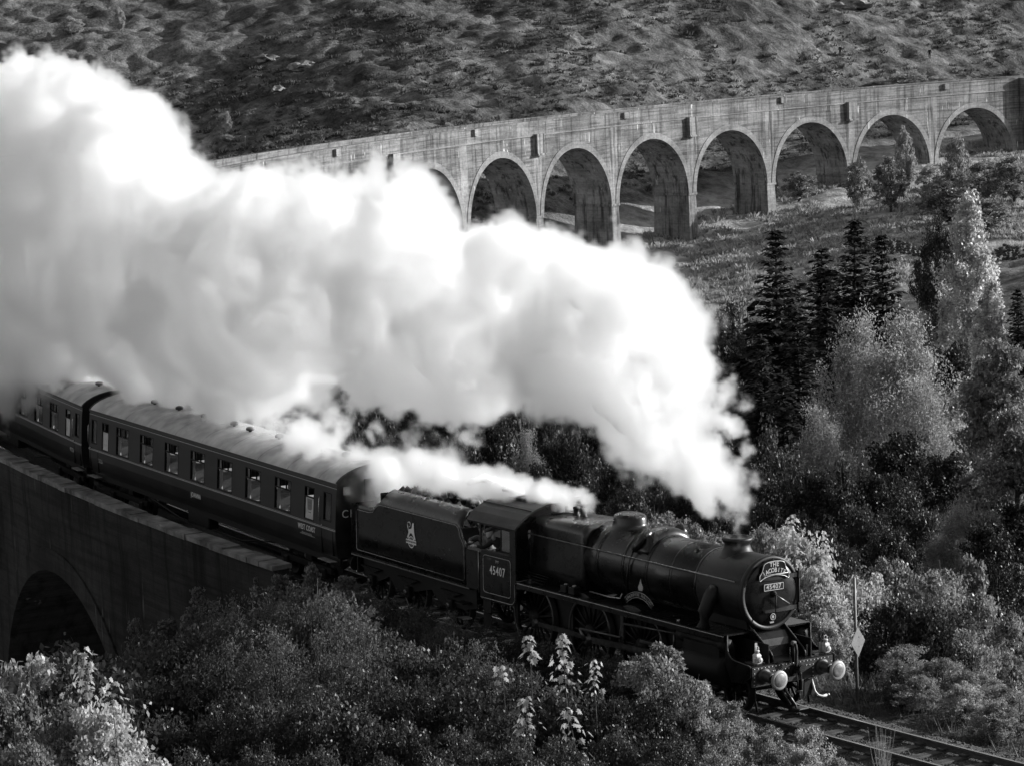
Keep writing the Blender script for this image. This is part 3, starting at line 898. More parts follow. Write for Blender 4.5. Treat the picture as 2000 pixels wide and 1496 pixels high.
# running plate with its valance and lining
for sg in (-1, 1):
    y0, y1 = sorted((sg * .55, sg * 1.30))
    rp = L().box(-9.40, -.92, y0, y1, 1.845, 1.885).build('running_plate', M_black, loco)
    y0, y1 = sorted((sg * 1.26, sg * 1.302))
    L().box(-9.40, -.92, y0, y1, 1.72, 1.845).build('valance', M_black, rp)
    y0, y1 = sorted((sg * 1.300, sg * 1.306))
    L().box(-9.36, -.93, y0, y1, 1.838, 1.856).build('lining', M_line, rp)
    # the drop at the front end: a curved valance plate down to the buffer beam
    out = [(-.92, 1.885), (-.86, 1.885), (-.86, 1.62)] + [(-.86 + .30 - .30 * math.cos(R(a)), 1.62 - .28 * math.sin(R(a))) for a in (15, 30, 45, 60, 75, 90)] + [(-.1, 1.30), (.0, 1.27), (.0, 1.05), (-.25, .86), (-.70, .82), (-.92, 1.2)]
    y0, y1 = sorted((sg * 1.24, sg * 1.265))
    vp = L().prism(out, y0, y1).build('front_valance', M_black, loco)
    edge = [(-.86, sg * 1.252, 1.885), (-.86, sg * 1.252, 1.62)] + [(-.86 + .30 - .30 * math.cos(R(a)), sg * 1.252, 1.62 - .28 * math.sin(R(a))) for a in (15, 30, 45, 60, 75, 90)] + [(-.1, sg * 1.252, 1.305), (.0, sg * 1.252, 1.275)]
    L().ring(edge, .018, 6).build('valance_edge', M_roofblk, vp)
# front platform, frame plates and the sloping casing between them
L().box(-.90, -.02, -1.235, 1.235, 1.265, 1.295).build('front_platform', M_black, loco)
for sg in (-1, 1):
    y0, y1 = sorted((sg * .47, sg * .50))
    fp = L().prism([(-2.6, 1.3), (-2.6, 2.02), (-1.02, 2.02), (-.95, 1.98), (-.22, 1.50), (-.14, 1.40), (-.14, 1.297)], y0, y1).build('frame_plate', M_black, loco)
    e_ = [(-1.02, 2.02), (-.95, 1.985), (-.22, 1.505), (-.14, 1.405), (-.14, 1.30)]
    L().ring([(x, sg * .485, z) for x, z in e_], .02, 6).build('frame_edge', M_roofblk, fp)
w = L(); secs = []
for y in (-.468, .468):
    secs.append([(-1.2, y, 1.92), (-.98, y, 1.90), (-.80, y, 1.83), (-.66, y, 1.70), (-.58, y, 1.55), (-.55, y, 1.30), (-1.2, y, 1.30)])
w.loft(secs, smooth=False).build('cylinder_casing', M_black, loco)
L().prism([(-.55, 1.91), (-.62, 2.3), (-.3, 2.35), (.3, 2.35), (.62, 2.3), (.55, 1.91)], -2.45, -.98, 'yz').build('smokebox_saddle', M_smoke, loco)
for sg in (-1, 1):
    L().ring([(-1.86, sg * .78, 2.80), (-1.88, sg * .92, 2.62), (-1.92, sg * 1.06, 2.25), (-1.94, sg * 1.10, 1.88)], [.16, .175, .175, .18], 16).build('steam_pipe', M_smoke, loco)
    cyl = L().lathe((0, sg * 1.08, .98), (1, 0, 0), [(-2.65, .10), (-2.62, .34), (-2.55, .375), (-1.05, .375), (-1.0, .34), (-.96, .12)], 28).build('cylinder', M_frame, loco)
    L().lathe((0, sg * 1.12, 1.60), (1, 0, 0), [(-2.85, .05), (-2.80, .15), (-2.55, .17), (-2.5, .115), (-1.25, .115), (-1.2, .17), (-.98, .16), (-.94, .05)], 20).build('valve_chest', M_frame, cyl)
    y0, y1 = sorted((sg * .78, sg * 1.26))
    L().prism([(-2.5, 1.02), (-2.5, 1.56), (-1.15, 1.56), (-1.15, 1.02)], y0, y1).build('cylinder_cladding', M_frame, cyl)
# splasher tops between boiler and running plate, lubricators, sandbox fillers
for sg in (-1, 1):
    for xc in (-4.75, -6.88, -9.32):
        w = L(); secs = []
        y0, y1 = sorted((sg * .80, sg * 1.08))
        for y in (y0, y1):
            secs.append([(xc + .98 * math.cos(R(a)), y, .914 + 1.05 * math.sin(R(a))) for a in (68, 75, 82, 90, 98, 105, 112)])
        if xc > -9: w.loft(secs, cap=True, smooth=False).build('splasher', M_black, loco)
    y0, y1 = sorted((sg * 1.0, sg * 1.22))
    for x in (-7.45, -7.1):
        lb = L().bbox(x - .13, x + .13, y0, y1, 1.887, 2.07, .015).build('lubricator', M_frame, loco)
        L().lathe((x, sg * 1.11, 2.07), (0, 0, 1), [(0, .06), (.03, .06), (.05, .02)], 10).build('lubricator_cap', M_copper, lb)
    for k in range(4):
        L().ring([(-9.38, sg * (.98 + .04 * k), 2.12 - .06 * k), (-8.4, sg * (.98 + .04 * k), 2.10 - .06 * k)], .013, 6).build('side_pipe', M_frame, loco)
    L().ring([(-6.6, sg * 1.0, 2.02), (-5.8, sg * .98, 2.0), (-5.4, sg * .95, 2.02), (-5.35, sg * .93, 2.15)], .022, 8).build('ejector_pipe', M_copper, loco)
    L().lathe((-2.75, sg * 1.2, 1.885), (0, 0, 1), [(0, .05), (.06, .05), (.08, .03)], 10).build('sand_filler', M_copper, loco)
# curved name plate standing on the running plate, with a small badge above
for sg in (-1,):
    cx, cz, r0 = -4.40, 1.50, .78
    n_ = 14
    o_ = [(cx + (r0 + .075) * math.cos(R(a)), cz + (r0 + .075) * math.sin(R(a))) for a in np.linspace(134, 46, n_)]
    i_ = [(cx + (r0 - .075) * math.cos(R(a)), cz + (r0 - .075) * math.sin(R(a))) for a in np.linspace(46, 134, n_)]
    npl = L().prism(o_ + i_, -1.13, -1.11).build('name_plate', M_frame, loco)
    for rr in (r0 + .068, r0 - .068):
        L().ring([(cx + rr * math.cos(R(a)), -1.135, cz + rr * math.sin(R(a))) for a in np.linspace(134, 46, n_)], .006, 6).build('plate_border', M_line, npl)
    txt = 'LANCASHIRE FUSILIER'
    for k, ch in enumerate(txt):
        if ch == ' ': continue
        a = 130 - 80 * (k + .5) / len(txt)
        mw = Matrix.Translation((cx + SL + r0 * math.cos(R(a)), -1.136, cz + r0 * math.sin(R(a)))) @ Matrix.Rotation(-R(a - 90), 4, 'Y') @ Matrix(((1, 0, 0, 0), (0, 0, -1, 0), (0, 1, 0, 0), (0, 0, 0, 1)))
        text_mesh('letter', ch, .105, M_line, npl, mw, .9)
    L().prism([(cx - .07, 2.38), (cx - .09, 2.46), (cx - .03, 2.56), (cx, 2.66), (cx + .03, 2.56), (cx + .09, 2.46), (cx + .07, 2.38)], -1.09, -1.07).build('badge', M_line, npl)
    L().lathe((-3.92, -1.12, 2.10), (0, -1, 0), [(0, .07), (.02, .07)], 14).build('side_badge', M_frame, npl)
# cab
cab = loco
CX0, CX1 = -11.05, -9.40
for sg in (-1, 1):
    ya, yb = sorted((sg * 1.285, sg * 1.31))
    low = [(CX0 + .08, 1.20), (-9.62, 1.20)] + [(-9.62 + .22 * math.sin(R(a)), 1.42 - .22 * math.cos(R(a))) for a in (20, 40, 60, 80, 90)] + [(CX1, 1.50), (CX1, 2.50), (CX0 + .10, 2.50), (CX0, 2.36), (CX0, 1.30)]
    sd = L().prism(low, ya, yb).build('cab_side', M_black, cab)
    L().box(-9.66, CX1, ya, yb, 2.50, 3.24).build('cab_front_pillar', M_black, cab)
    L().box(-11.05, -10.97, ya, yb, 2.50, 3.24).build('cab_rear_pillar', M_black, cab)
    L().box(-10.97, -9.66, ya, yb, 3.17, 3.24).build('window_head', M_black, cab)
    L().box(-10.97, -9.66, ya - .01, yb + .01, 2.50, 2.54).build('window_ledge', M_roofblk, cab)
    y0, y1 = sorted((sg * 1.262, sg * 1.280))
    sw = L().box(-10.12, -9.66, y0, y1, 2.54, 3.17)
    fr = MB(SL)
    for (a, b_, c_, d_) in ((-10.12, -10.07, 2.54, 3.17), (-9.70, -9.66, 2.54, 3.17), (-10.07, -9.70, 2.54, 2.59), (-10.07, -9.70, 3.13, 3.17)):
        fr.box(a, b_, y0, y1, c_, d_)
    wf = fr.build('sliding_window_frame', M_frame, cab)
    ym = (y0 + y1) / 2
    L().box(-10.07, -9.70, ym - .003, ym + .003, 2.59, 3.13).build('window_pane', glass_mat('cab_glass', .5, .25) if sg == -1 else M_glass, wf)
    # lining panel, number
    e = sg * 1.318
    def rrect(x0, x1, z0, z1, r):
        p = []
        for (cx_, cz_, a0) in ((x1 - r, z1 - r, 0), (x0 + r, z1 - r, 90), (x0 + r, z0 + r, 180), (x1 - r, z0 + r, 270)):
            p += [(cx_ + r * math.cos(R(a0 + k * 22.5)), e, cz_ + r * math.sin(R(a0 + k * 22.5))) for k in range(5)]
        return p + [p[0]]
    L().ring(rrect(-10.88, -9.62, 1.41, 2.39, .10), .0085, 5, cap=False).build('lining', M_line, sd)
    L().ring([(-11.0, e, 1.255), (-9.64, e, 1.255)] + [(-9.64 + .20 * math.sin(R(a)), e, 1.455 - .20 * math.cos(R(a))) for a in (20, 40, 60, 80, 90)] + [(-9.44, e, 1.78), (-9.40, e, 1.842)], .0085, 5).build('lining', M_line, sd)
    if sg == -1:
        text_mesh('cab_number', '45407', .33, M_letter, sd, side_mat(-10.235 + SL, -1.312, 2.02), .76, spacing=1.16, bold=.002)
        text_mesh('power_class', '5MT', .10, M_line, sd, side_mat(-10.24 + SL, -1.312, 2.27), .9)
        L().box(-10.72, -10.50, -1.314, -1.309, 2.28, 2.33).build('small_plate', M_roofblk, sd)
L().box(CX1 - .0, CX1 + .02, -1.283, -.92, 1.9, 3.24).build('cab_front', M_black, cab)
L().box(CX1 - .0, CX1 + .02, .92, 1.283, 1.9, 3.24).build('cab_front', M_black, cab)
prof = [(-1.33, 3.22), (-1.26, 3.31), (-1.12, 3.44), (-.93, 3.56), (-.66, 3.68), (-.35, 3.76), (0, 3.79)]
prof = prof + [(-a, b_) for a, b_ in prof[-2::-1]]
inner = [(a * .985, b_ - .035) for a, b_ in prof][::-1]
rf = L().loft([[(x, a, b_) for a, b_ in prof + inner] for x in (-11.62, -9.36)], smooth=False).build('cab_roof', M_roofblk, cab)
L().ring([(-9.36, a, b_ + .008) for a, b_ in prof], .018, 6).build('roof_edge_bead', M_roofblk, rf)
for y in (-.80, .80):
    L().ring([(-11.6, y, 3.65), (-9.4, y, 3.65)], .018, 6).build('roof_gutter', M_roofblk, rf)
L().bbox(-11.0, -10.2, -.42, .42, 3.775, 3.83, .02).build('roof_ventilator', M_roofblk, rf)
L().prism([(-1.28, 3.24)] + [(a * .98, b_ - .04) for a, b_ in prof] + [(1.28, 3.24), (.9, 3.24), (-.9, 3.24)], CX1 - .0, CX1 + .02, 'yz').build('spectacle_plate', M_black, cab)
L().box(-11.0, -9.42, -1.28, 1.28, 1.60, 1.66).build('cab_floor', M_frame, cab)
L().lathe((-9.42, 0, 2.55), (-1, 0, 0), [(0, .75), (.12, .72), (.2, .3)], 20).build('backhead', M_frame, cab)
for sg in (-1, 1):
    L().ring([(-11.12, sg * 1.30, 1.35), (-11.12, sg * 1.30, 2.45)], .016, 8).build('cab_handrail', M_steel, cab)
    for z in (.45, .85):
        y0, y1 = sorted((sg * 1.0, sg * 1.32)); L().box(-11.0, -10.6, y0, y1, z, z + .03).build('cab_step', M_frame, cab)
    y0, y1 = sorted((sg * 1.24, sg * 1.26)); L().box(-10.98, -10.62, y0, y1, .45, 1.25).build('step_plate', M_frame, cab)

for sg in (-1, 1):
    y0, y1 = sorted((sg * 1.27, sg * 1.29)); L().box(-11.72, -11.08, y0, y1, 1.40, 2.42).build('cab_door', M_black, loco)
# ---------------------------------------------------------------- wheels
def wheel(parent, x, y, r, spokes, dx, pin=None, wmat=M_frame):
    sg = -1 if y < 0 else 1
    w = MB(dx)
    prof = [(-.07, r - .10), (-.07, r + .028), (-.045, r + .028), (-.035, r), (.07, r - .006), (.07, r - .085), (.05, r - .10)]
    w.lathe((x, y, r), (0, sg, 0), prof, 40, cap=False)
    wh = w.build('wheel', wmat, parent)
    w = MB(dx); w.lathe((x, y, r), (0, sg, 0), [(.068, r - .01), (.074, r - .012), (.074, r - .075), (.068, r - .078)], 40, cap=False); w.build('tyre', M_rod, wh)
    for k in range(spokes):
        q = 2 * math.pi * (k + .5) / spokes
        w = MB(dx)
        d_ = Vector((math.cos(q), 0, math.sin(q)))
        p0 = Vector((x, y, r)) + d_ * (.10 if r < .7 else .16); p1 = Vector((x, y, r)) + d_ * (r - .09)
        w.ring([p0, p1], [.042, .030], 6); w.build('spoke', wmat, wh)
    MB(dx).lathe((x, y, r), (0, sg, 0), [(-.08, .15 if r < .7 else .21), (.075, .15 if r < .7 else .21), (.085, .11), (.11, .10), (.115, .03)], 20).build('hub', wmat, wh)
    if r > .8:
        a0, a1 = 150, 210
        pol = [(x + (r - .10) * math.cos(R(a)), r + (r - .10) * math.sin(R(a))) for a in np.linspace(a0, a1, 8)]
        y0, y1 = sorted((y, y + sg * .06)); MB(dx).prism(pol, y0, y1).build('balance_weight', wmat, wh)
    return wh

PINX, PINZ = .345, -.08
for sg in (-1, 1):
    for x in (-4.75, -6.88, -9.32):
        wheel(loco, x, sg * .755, .914, 17, SL)
    for x in (-1.04, -3.02):
        wheel(loco, x, sg * .755, .50, 10, SL)
    yy = sg * .98
    for xa, xb in ((-9.32, -6.88), (-6.88, -4.75)):
        w = L(); a, b_ = xa + PINX, xb + PINX; z = .914 + PINZ
        y0, y1 = sorted((yy - .03, yy + .03))
        w.prism([(a, z - .055), ((a + b_) / 2, z - .065), (b_, z - .055), (b_, z + .055), ((a + b_) / 2, z + .065), (a, z + .055)], y0, y1)
        rd = w.build('coupling_rod', M_rod, loco)
        for xx in (a, b_):
            L().lathe((xx, yy - .045 * sg, z), (0, sg, 0), [(0, .13), (.09, .13), (.10, .07), (.14, .07)], 18).build('rod_end', M_rod, rd)
    yc = sg * 1.10
    a, za = -6.88 + PINX, .914 + PINZ; b_, zb = -3.62, .98
    y0, y1 = sorted((yc - .035, yc + .035))
    w = L(); w.prism([(a, za - .08), (b_, zb - .05), (b_, zb + .05), (a, za + .08)], y0, y1); cr = w.build('connecting_rod', M_rod, loco)
    L().lathe((a, yc - .05 * sg, za), (0, sg, 0), [(0, .17), (.10, .17), (.11, .09), (.17, .09)], 18).build('big_end', M_rod, cr)
    w = L(); y0, y1 = sorted((yc - .09, yc + .09)); w.bbox(b_ - .17, b_ + .17, y0, y1, .83, 1.13, .02); w.build('crosshead', M_rod, loco)
    L().lathe((0, yc, .98), (1, 0, 0), [(-3.6, .045), (-2.6, .045)], 12).build('piston_rod', M_steel, loco)
    for z in (1.17, .79):
        y0, y1 = sorted((yc - .07, yc + .07)); L().bbox(-4.35, -2.62, y0, y1, z - .035, z + .035, .01).build('slide_bar', M_rod, loco)
    # valve gear: return crank, eccentric rod, expansion link, radius rod
    L().ring([(a, yc + sg * .10, za), (a - .18, yc + sg * .12, za + .26)], [.07, .05], 10).build('return_crank', M_rod, loco)
    L().ring([(a - .18, yc + sg * .13, za + .26), (-5.05, yc + sg * .1, 1.14)], .035, 8).build('eccentric_rod', M_rod, loco)
    L().bbox(-5.12, -4.98, min(yc, yc + sg * .08), max(yc, yc + sg * .08), 1.1, 1.72, .02).build('expansion_link', M_rod, loco)
    L().ring([(-5.05, yc + sg * .05, 1.48), (-2.85, yc + sg * .02, 1.58)], .03, 8).build('radius_rod', M_rod, loco)
    L().ring([(-3.05, yc, 1.62), (-3.08, yc, 1.02)], .03, 8).build('combination_lever', M_rod, loco)
    # main frame below the running plate
    y0, y1 = sorted((sg * .62, sg * .65)); L().prism([(-9.9, .95), (-9.9, 1.72), (-.1, 1.72), (-.1, 1.10), (-1.8, 1.05), (-3.9, .75), (-9.2, .70)], y0, y1).build('main_frame', M_frame, loco)
    y0, y1 = sorted((sg * .66, sg * .72)); L().bbox(-3.5, -.5, y0, y1, .55, .72, .03).build('bogie_frame', M_frame, loco)
    L().ring([(-.45, sg * .80, 1.0), (-.42, sg * .80, .45), (-.35, sg * .78, .12)], [.035, .03, .03], 8).build('guard_iron', M_frame, loco)
for x, r in ((-4.75, .914), (-6.88, .914), (-9.32, .914), (-1.04, .5), (-3.02, .5)):
    L().lathe((x, -.75, r), (0, 1, 0), [(0, .085), (1.5, .085)], 12).build('axle', M_frame, loco)
L().prism([(-9.3, .7), (-9.3, 1.75), (-7.0, 1.75), (-7.0, .6)], -.6, .6).build('ashpan', M_frame, loco)

# ---------------------------------------------------------------- front end
beam = L().bbox(-.05, 0.0, -1.21, 1.21, .80, 1.262, .006).build('buffer_beam', M_beam, loco)
w = L()
rv = []
for y in np.arange(-1.15, 1.16, .105): rv += [(y, 1.225)]
for y in np.arange(-.55, .56, .105): rv += [(y, 1.12)]
for z in np.arange(.85, 1.2, .09): rv += [(-1.15, z), (1.15, z), (-.60, z), (.60, z)]
for y, z in rv:
    w.lathe((0, y, z), (1, 0, 0), [(0, .017), (.008, .015), (.014, .007)], 6)
o = w.build('rivets', M_plate, beam); o['kind'] = 'stuff'
for sg in (-1, 1):
    y = sg * .87
    bf = L().lathe((0, y, 1.035), (1, 0, 0), [(0, .185), (.03, .185), (.035, .145), (.08, .13), (.30, .115), (.31, .085)], 24).build('buffer', M_beam, loco)
    L().lathe((0, y, 1.035), (1, 0, 0), [(.30, .07), (.53, .07)], 16).build('buffer_shank', M_rod, bf)
    L().lathe((0, y, 1.035), (1, 0, 0), [(.515, .08), (.53, .225), (.555, .232), (.575, .225), (.582, .165)], 32).build('buffer_head', M_bufw, bf)
    L().lathe((0, y, 1.035), (1, 0, 0), [(.578, .168), (.589, .155), (.593, .05)], 24).build('buffer_face', M_bufg, bf)
hk = L().ring([(0, 0, 1.04), (.16, 0, 1.04), (.24, 0, 1.02), (.27, 0, 1.08), (.22, 0, 1.12)], [.05, .05, .05, .035, .02], 10).build('drawhook', M_frame, loco)
L().lathe((.0, 0, 1.04), (1, 0, 0), [(0, .13), (.03, .12), (.04, .08)], 6).build('hook_plate', M_frame, hk)
for yy in (-.06, .06):
    L().ring([(.20, yy, 1.04), (.24, yy, .80), (.22, yy, .62)], .022, 8).build('coupling_link', M_rod, hk)
L().ring([(.22, -.10, .60), (.22, .10, .60)], .03, 8).build('coupling_screw', M_rod, hk)
L().ring([(.23, -.0, .62), (.25, .0, .40)], .018, 8).build('coupling_handle', M_rod, hk)
for k in range(4):
    L().lathe((.04 + .05 * k, .10, 1.12), (1, 0, 0), [(0, .115 - .012 * k), (.03, .115 - .012 * k)], 16).build('hook_spring', M_frame, hk)
# vacuum brake standpipe with its hose
vpipe = L().ring([(.04, -.02, 1.26), (.05, -.03, 1.50), (.06, -.04, 1.66), (.10, -.05, 1.72), (.15, -.05, 1.68), (.17, -.04, 1.55), (.15, -.02, 1.25), (.12, .02, 1.05), (.10, .05, .92)], .036, 10).build('brake_hose', M_frame, loco)
L().bbox(.02, .13, -.10, .01, 1.66, 1.76, .02).build('hose_clamp', M_steel, vpipe)
L().ring([(.03, -.12, 1.25), (.05, -.13, 1.62)], .008, 6).build('hose_chain', M_steel, vpipe)
# steam heating pipes below the beam
hp = L().ring([(.02, .55, .78), (.05, .56, .66), (.09, .58, .50), (.12, .66, .40), (.14, .78, .36), (.15, .90, .38)], [.022, .026, .028, .028, .030, .032], 10).build('heating_hose', M_white, loco)
L().lathe((.15, .90, .38), (.1, 1, .1), [(0, .035), (.04, .04), (.07, .02)], 10).build('hose_end', M_steel, hp)
L().ring([(.02, -.28, .78), (.06, -.25, .60), (.12, -.15, .42), (.14, -.04, .26), (.13, .0, .18)], .030, 8).build('drain_hose', M_rod, loco)
L().ring([(.02, -.42, .80), (.07, -.35, .55), (.14, -.20, .30)], .030, 8).build('drain_hose', M_frame, loco)
L().bbox(.0, .04, .30, .62, .40, .80, .01).build('step_hanger', M_frame, loco)
L().bbox(.02, .30, -.05, .22, .17, .20, .006).build('coupling_bar', M_steel, loco)
for sg in (-1, 1):
    L().bbox(-.40, -.10, min(sg * .74, sg * 1.1), max(sg * .74, sg * 1.1), 1.297, 1.32, .006).build('foot_plate', M_roofblk, loco)
for y in (-.93, 1.0, 0.62):
    L().box(-.22, -.205, y - .035, y + .035, 1.297, 1.78 if y < 0 else 1.55).build('lamp_iron', M_line, loco)

# ---------------------------------------------------------------- headboard (lifts off its bracket)
hbm = pose(SL)
hb = empty('train_headboard', hbm, 'arched lettered train headboard on the smokebox door', 'headboard')
cz = BZ - .05
o_ = []
for a in np.linspace(129, 51, 16):
    rr = .74
    o_.append((rr * math.cos(R(a)) * .98, cz + rr * math.sin(R(a)) + .10 * math.exp(-((a - 90) / 22.) ** 2)))
i_ = [(.56 * math.cos(R(a)), cz + .56 * math.sin(R(a))) for a in np.linspace(46, 134, 14)]
o_ = [(-.44, cz + .41), (-.435, cz + .51), (-.36, cz + .60), (-.315, cz + .74)] + [(.31 * math.sin(R(t)), cz + .74 + .085 * math.cos(R(t * .9))) for t in np.linspace(-80, 80, 9)] + [(.315, cz + .74), (.36, cz + .60), (.435, cz + .51), (.44, cz + .41)]
i_ = [(.42 * math.sin(R(t)) / math.sin(R(62)), cz + .39 + .11 * (math.cos(R(t)) - math.cos(R(62))) / (1 - math.cos(R(62)))) for t in np.linspace(62, -62, 11)]
bd = MB(SL).prism(o_ + i_, -.70, -.675, 'yz').build('board', M_black, hb)
lp = o_ + i_
MB(SL).ring([(-.670, y, z) for y, z in lp] + [(-.670, lp[0][0], lp[0][1])], .009, 6, cap=False).build('board_rim', M_plate, hb)
text_mesh('lettering', 'THE', .15, M_plate, hb, front_mat(-.672 + SL, 0, cz + .745), .95, spacing=1.1, bold=.002)
word = 'JACOBITE'
cw, rr, czz = 0, .66, cz - .045
for k, ch in enumerate(word):
    a = 90 + 31 - 62 * (k + .5) / len(word)
    if ch == 'I': pass
    mw = Matrix.Translation((-.672 + SL, rr * math.cos(R(a)), czz + rr * math.sin(R(a)))) @ Matrix.Rotation(R(a - 90), 4, 'X') @ front_mat(0, 0, 0)
    text_mesh('letter', ch, .15, M_plate, hb, mw, .88, bold=.002)
MB(SL).box(-.72, -.70, -.02, .02, cz + .5, cz + .9).build('bracket', M_frame, hb)

# ---------------------------------------------------------------- oil lamps on the front platform
def head_lamp(y, label):
    t = empty('head_lamp', pose(SL) @ Matrix.Translation((SL - .16, y, 1.30)), label, 'lamp', 'white lamps on the front platform')
    MB().bbox(-.085, .085, -.075, .075, 0.0, .20, .02).build('lamp_body', M_white, t)
    w = MB(); w.loft([[(x * a, y_ * a, z) for x, y_ in ((-.085, -.075), (.085, -.075), (.085, .075), (-.085, .075))] for a, z in ((.98, .195), (.62, .245))], smooth=False); w.build('lamp_shoulder', M_white, t)
    MB().lathe((0, 0, .24), (0, 0, 1), [(0, .052), (.05, .05), (.055, .06), (.07, .06), (.085, .03)], 16).build('lamp_chimney', M_white, t)
    MB().ring([(0, -.045, .30), (0, -.045, .38), (0, -.02, .41), (0, .02, .41), (0, .045, .38), (0, .045, .30)], .009, 8).build('lamp_handle', M_white, t)
    b_ = MB().lathe((.085, 0, .105), (1, 0, 0), [(0, .065), (.05, .06), (.055, .05)], 18).build('lens_hood', M_white, t)
    MB().lathe((.13, 0, .105), (1, 0, 0), [(0, .048), (.012, .04), (.02, .015)], 16).build('lens', M_lens, b_)
    MB().bbox(-.02, .05, -.105, -.075, .06, .15, .008).build('side_bracket', M_white, t)
head_lamp(-.94, 'white oil lamp on the front platform nearest the viewer')
head_lamp(1.12, 'white oil lamp at the far end of the buffer beam')
# ------------------------------------------------------------------ tender; x measured back from the locomotive's buffer beam
ST = 14.8
tender = empty('locomotive_tender', pose(ST), 'black lined coal tender with lion emblem behind the locomotive', 'tender')
def T(): return MB(ST)
TX0, TX1 = -17.98, -11.75
for sg in (-1, 1):
    # side sheet with scooped front, turned-in top and the low rear step
    def sec(x):
        top = np.interp(x, [TX0, -16.85, -16.6, -16.3, -12.1, -11.9, TX1], [2.80, 2.80, 2.84, 3.0, 3.0, 2.62, 2.50])
        infl = np.interp(x, [TX0, -16.7, -16.35, -12.25, -12.0, TX1], [0, 0, 1, 1, .0, 0])
        z = [1.42, 2.0, top - .12, top, top + .16 * infl, top + .30 * infl, top + .36 * infl]
        y = [1.30, 1.305, 1.30, 1.29, 1.29 - .10 * infl, 1.29 - .27 * infl, 1.29 - .42 * infl]
        return list(zip(y, z))
    w = T(); secs = []
    for x in [TX0, -17.5, -16.9, -16.75, -16.6, -16.45, -16.3, -15.5, -14, -12.6, -12.25, -12.1, -12.0, -11.9, TX1]:
        p = sec(x)
        secs.append([(x, sg * a, b_) for a, b_ in p] + [(x, sg * (a - .025), b_ - .004) for a, b_ in p[::-1]])
    sd = w.loft(secs, smooth=True).build('tender_side', M_black, tender)
    e = sg * 1.312
    ln = [(-17.70, e, 1.55), (-17.70, e, 2.60), (-17.62, e, 2.66), (-16.95, e, 2.66), (-16.75, e, 2.70), (-16.60, e, 2.83), (-16.45, e, 2.92), (-16.30, e * .999, 2.95), (-12.28, e * .999, 2.95), (-12.16, e, 2.90), (-12.10, e, 2.80), (-12.06, e, 2.68), (-11.92, e, 2.52), (-11.86, e, 2.42), (-11.86, e, 1.58), (-11.92, e, 1.52), (-17.64, e, 1.52), (-17.70, e, 1.55)]
    T().ring(ln, .0085, 5, cap=False).build('lining', M_line, sd)
    T().box(TX0, TX1 + .2, min(sg * 1.14, sg * 1.33), max(sg * 1.14, sg * 1.33), 1.33, 1.42).build('tender_footplate', M_black, tender)
    T().box(TX0, TX1 + .15, min(sg * 1.332, sg * 1.338), max(sg * 1.332, sg * 1.338), 1.345, 1.372).build('footplate_edge_line', mat('dull_edge', .10, .5) if 'dull_edge' not in MATS else MATS['dull_edge'], tender)
    y0, y1 = sorted((sg * .98, sg * 1.0))
    T().prism([(TX0 + .1, .75), (TX0 + .1, 1.33), (TX1, 1.33), (TX1, .75), (-12.4, .62), (-13.7, .62), (-14.1, .9), (-15.4, .62), (-16.1, .62), (-16.4, .9), (-17.2, .62)], y0, y1).build('tender_frame', M_frame, tender)
    for x in (-13.0, -15.28, -17.56 + .25):
        wheel(tender, x, sg * .755, .66, 11, ST)
        ab = T().bbox(x - .15, x + .15, min(sg * .98, sg * 1.14), max(sg * .98, sg * 1.14), .50, .82, .03).build('axlebox', M_frame, tender)
        T().lathe((x, sg * 1.14, .66), (0, sg, 0), [(0, .09), (.03, .085), (.04, .04)], 14).build('axlebox_cover', M_rod, ab)
        spg = T()
        for k in range(4):
            l = .55 - .11 * k
            spg.box(x - l, x + l, min(sg * 1.03, sg * 1.11), max(sg * 1.03, sg * 1.11), 1.02 - .035 * k - .0, 1.045 - .035 * k)
        spg.build('leaf_spring', M_frame, tender)
    for x in (-12.2,):
        for z in (.45, .85):
            y0, y1 = sorted((sg * 1.0, sg * 1.30)); T().box(x - .2, x + .2, y0, y1, z, z + .03).build('step', M_frame, tender)
    T().ring([(-11.72, sg * 1.29, 1.5), (-11.72, sg * 1.29, 2.4)], .016, 8).build('handrail', M_steel, tender)
    T().ring([(-17.90, sg * 1.34, 1.62), (-17.90, sg * 1.34, 2.5)], .014, 8).build('handrail', M_frame, tender)
for x in (-13.0, -15.28, -17.31):
    T().lathe((x, -.75, .66), (0, 1, 0), [(0, .08), (1.5, .08)], 12).build('axle', M_frame, tender)
T().box(TX0, TX0 + .025, -1.275, 1.275, 1.42, 2.80).build('tender_back', M_black, tender)
T().box(TX0 + .03, -16.4, -1.27, 1.27, 2.60, 2.64).build('tank_top', M_roofblk, tender)
T().prism([(-16.45, 2.64), (-16.5, 3.25), (-16.44, 3.27), (-16.36, 2.64)], -1.2, 1.2).build('coal_plate', M_black, tender)
T().lathe((-17.1, .0, 2.64), (0, 0, 1), [(0, .25), (.12, .25), (.15, .22), (.16, .1)], 20).build('water_filler', M_frame, tender)
T().lathe((-17.3, -.75, 2.64), (0, 0, 1), [(0, .12), (.16, .12), (.2, .06)], 14).build('tank_vent', M_steel, tender)
T().box(-12.05, -12.0, -1.27, 1.27, 1.42, 2.9).build('tender_front_plate', M_frame, tender)
T().box(TX0 + .1, TX1, -.97, .97, 1.0, 1.40).build('tank_underframe', M_frame, tender)
T().box(TX0 - .02, TX0 + .05, -1.15, 1.15, .82, 1.32).build('rear_beam', M_frame, tender)
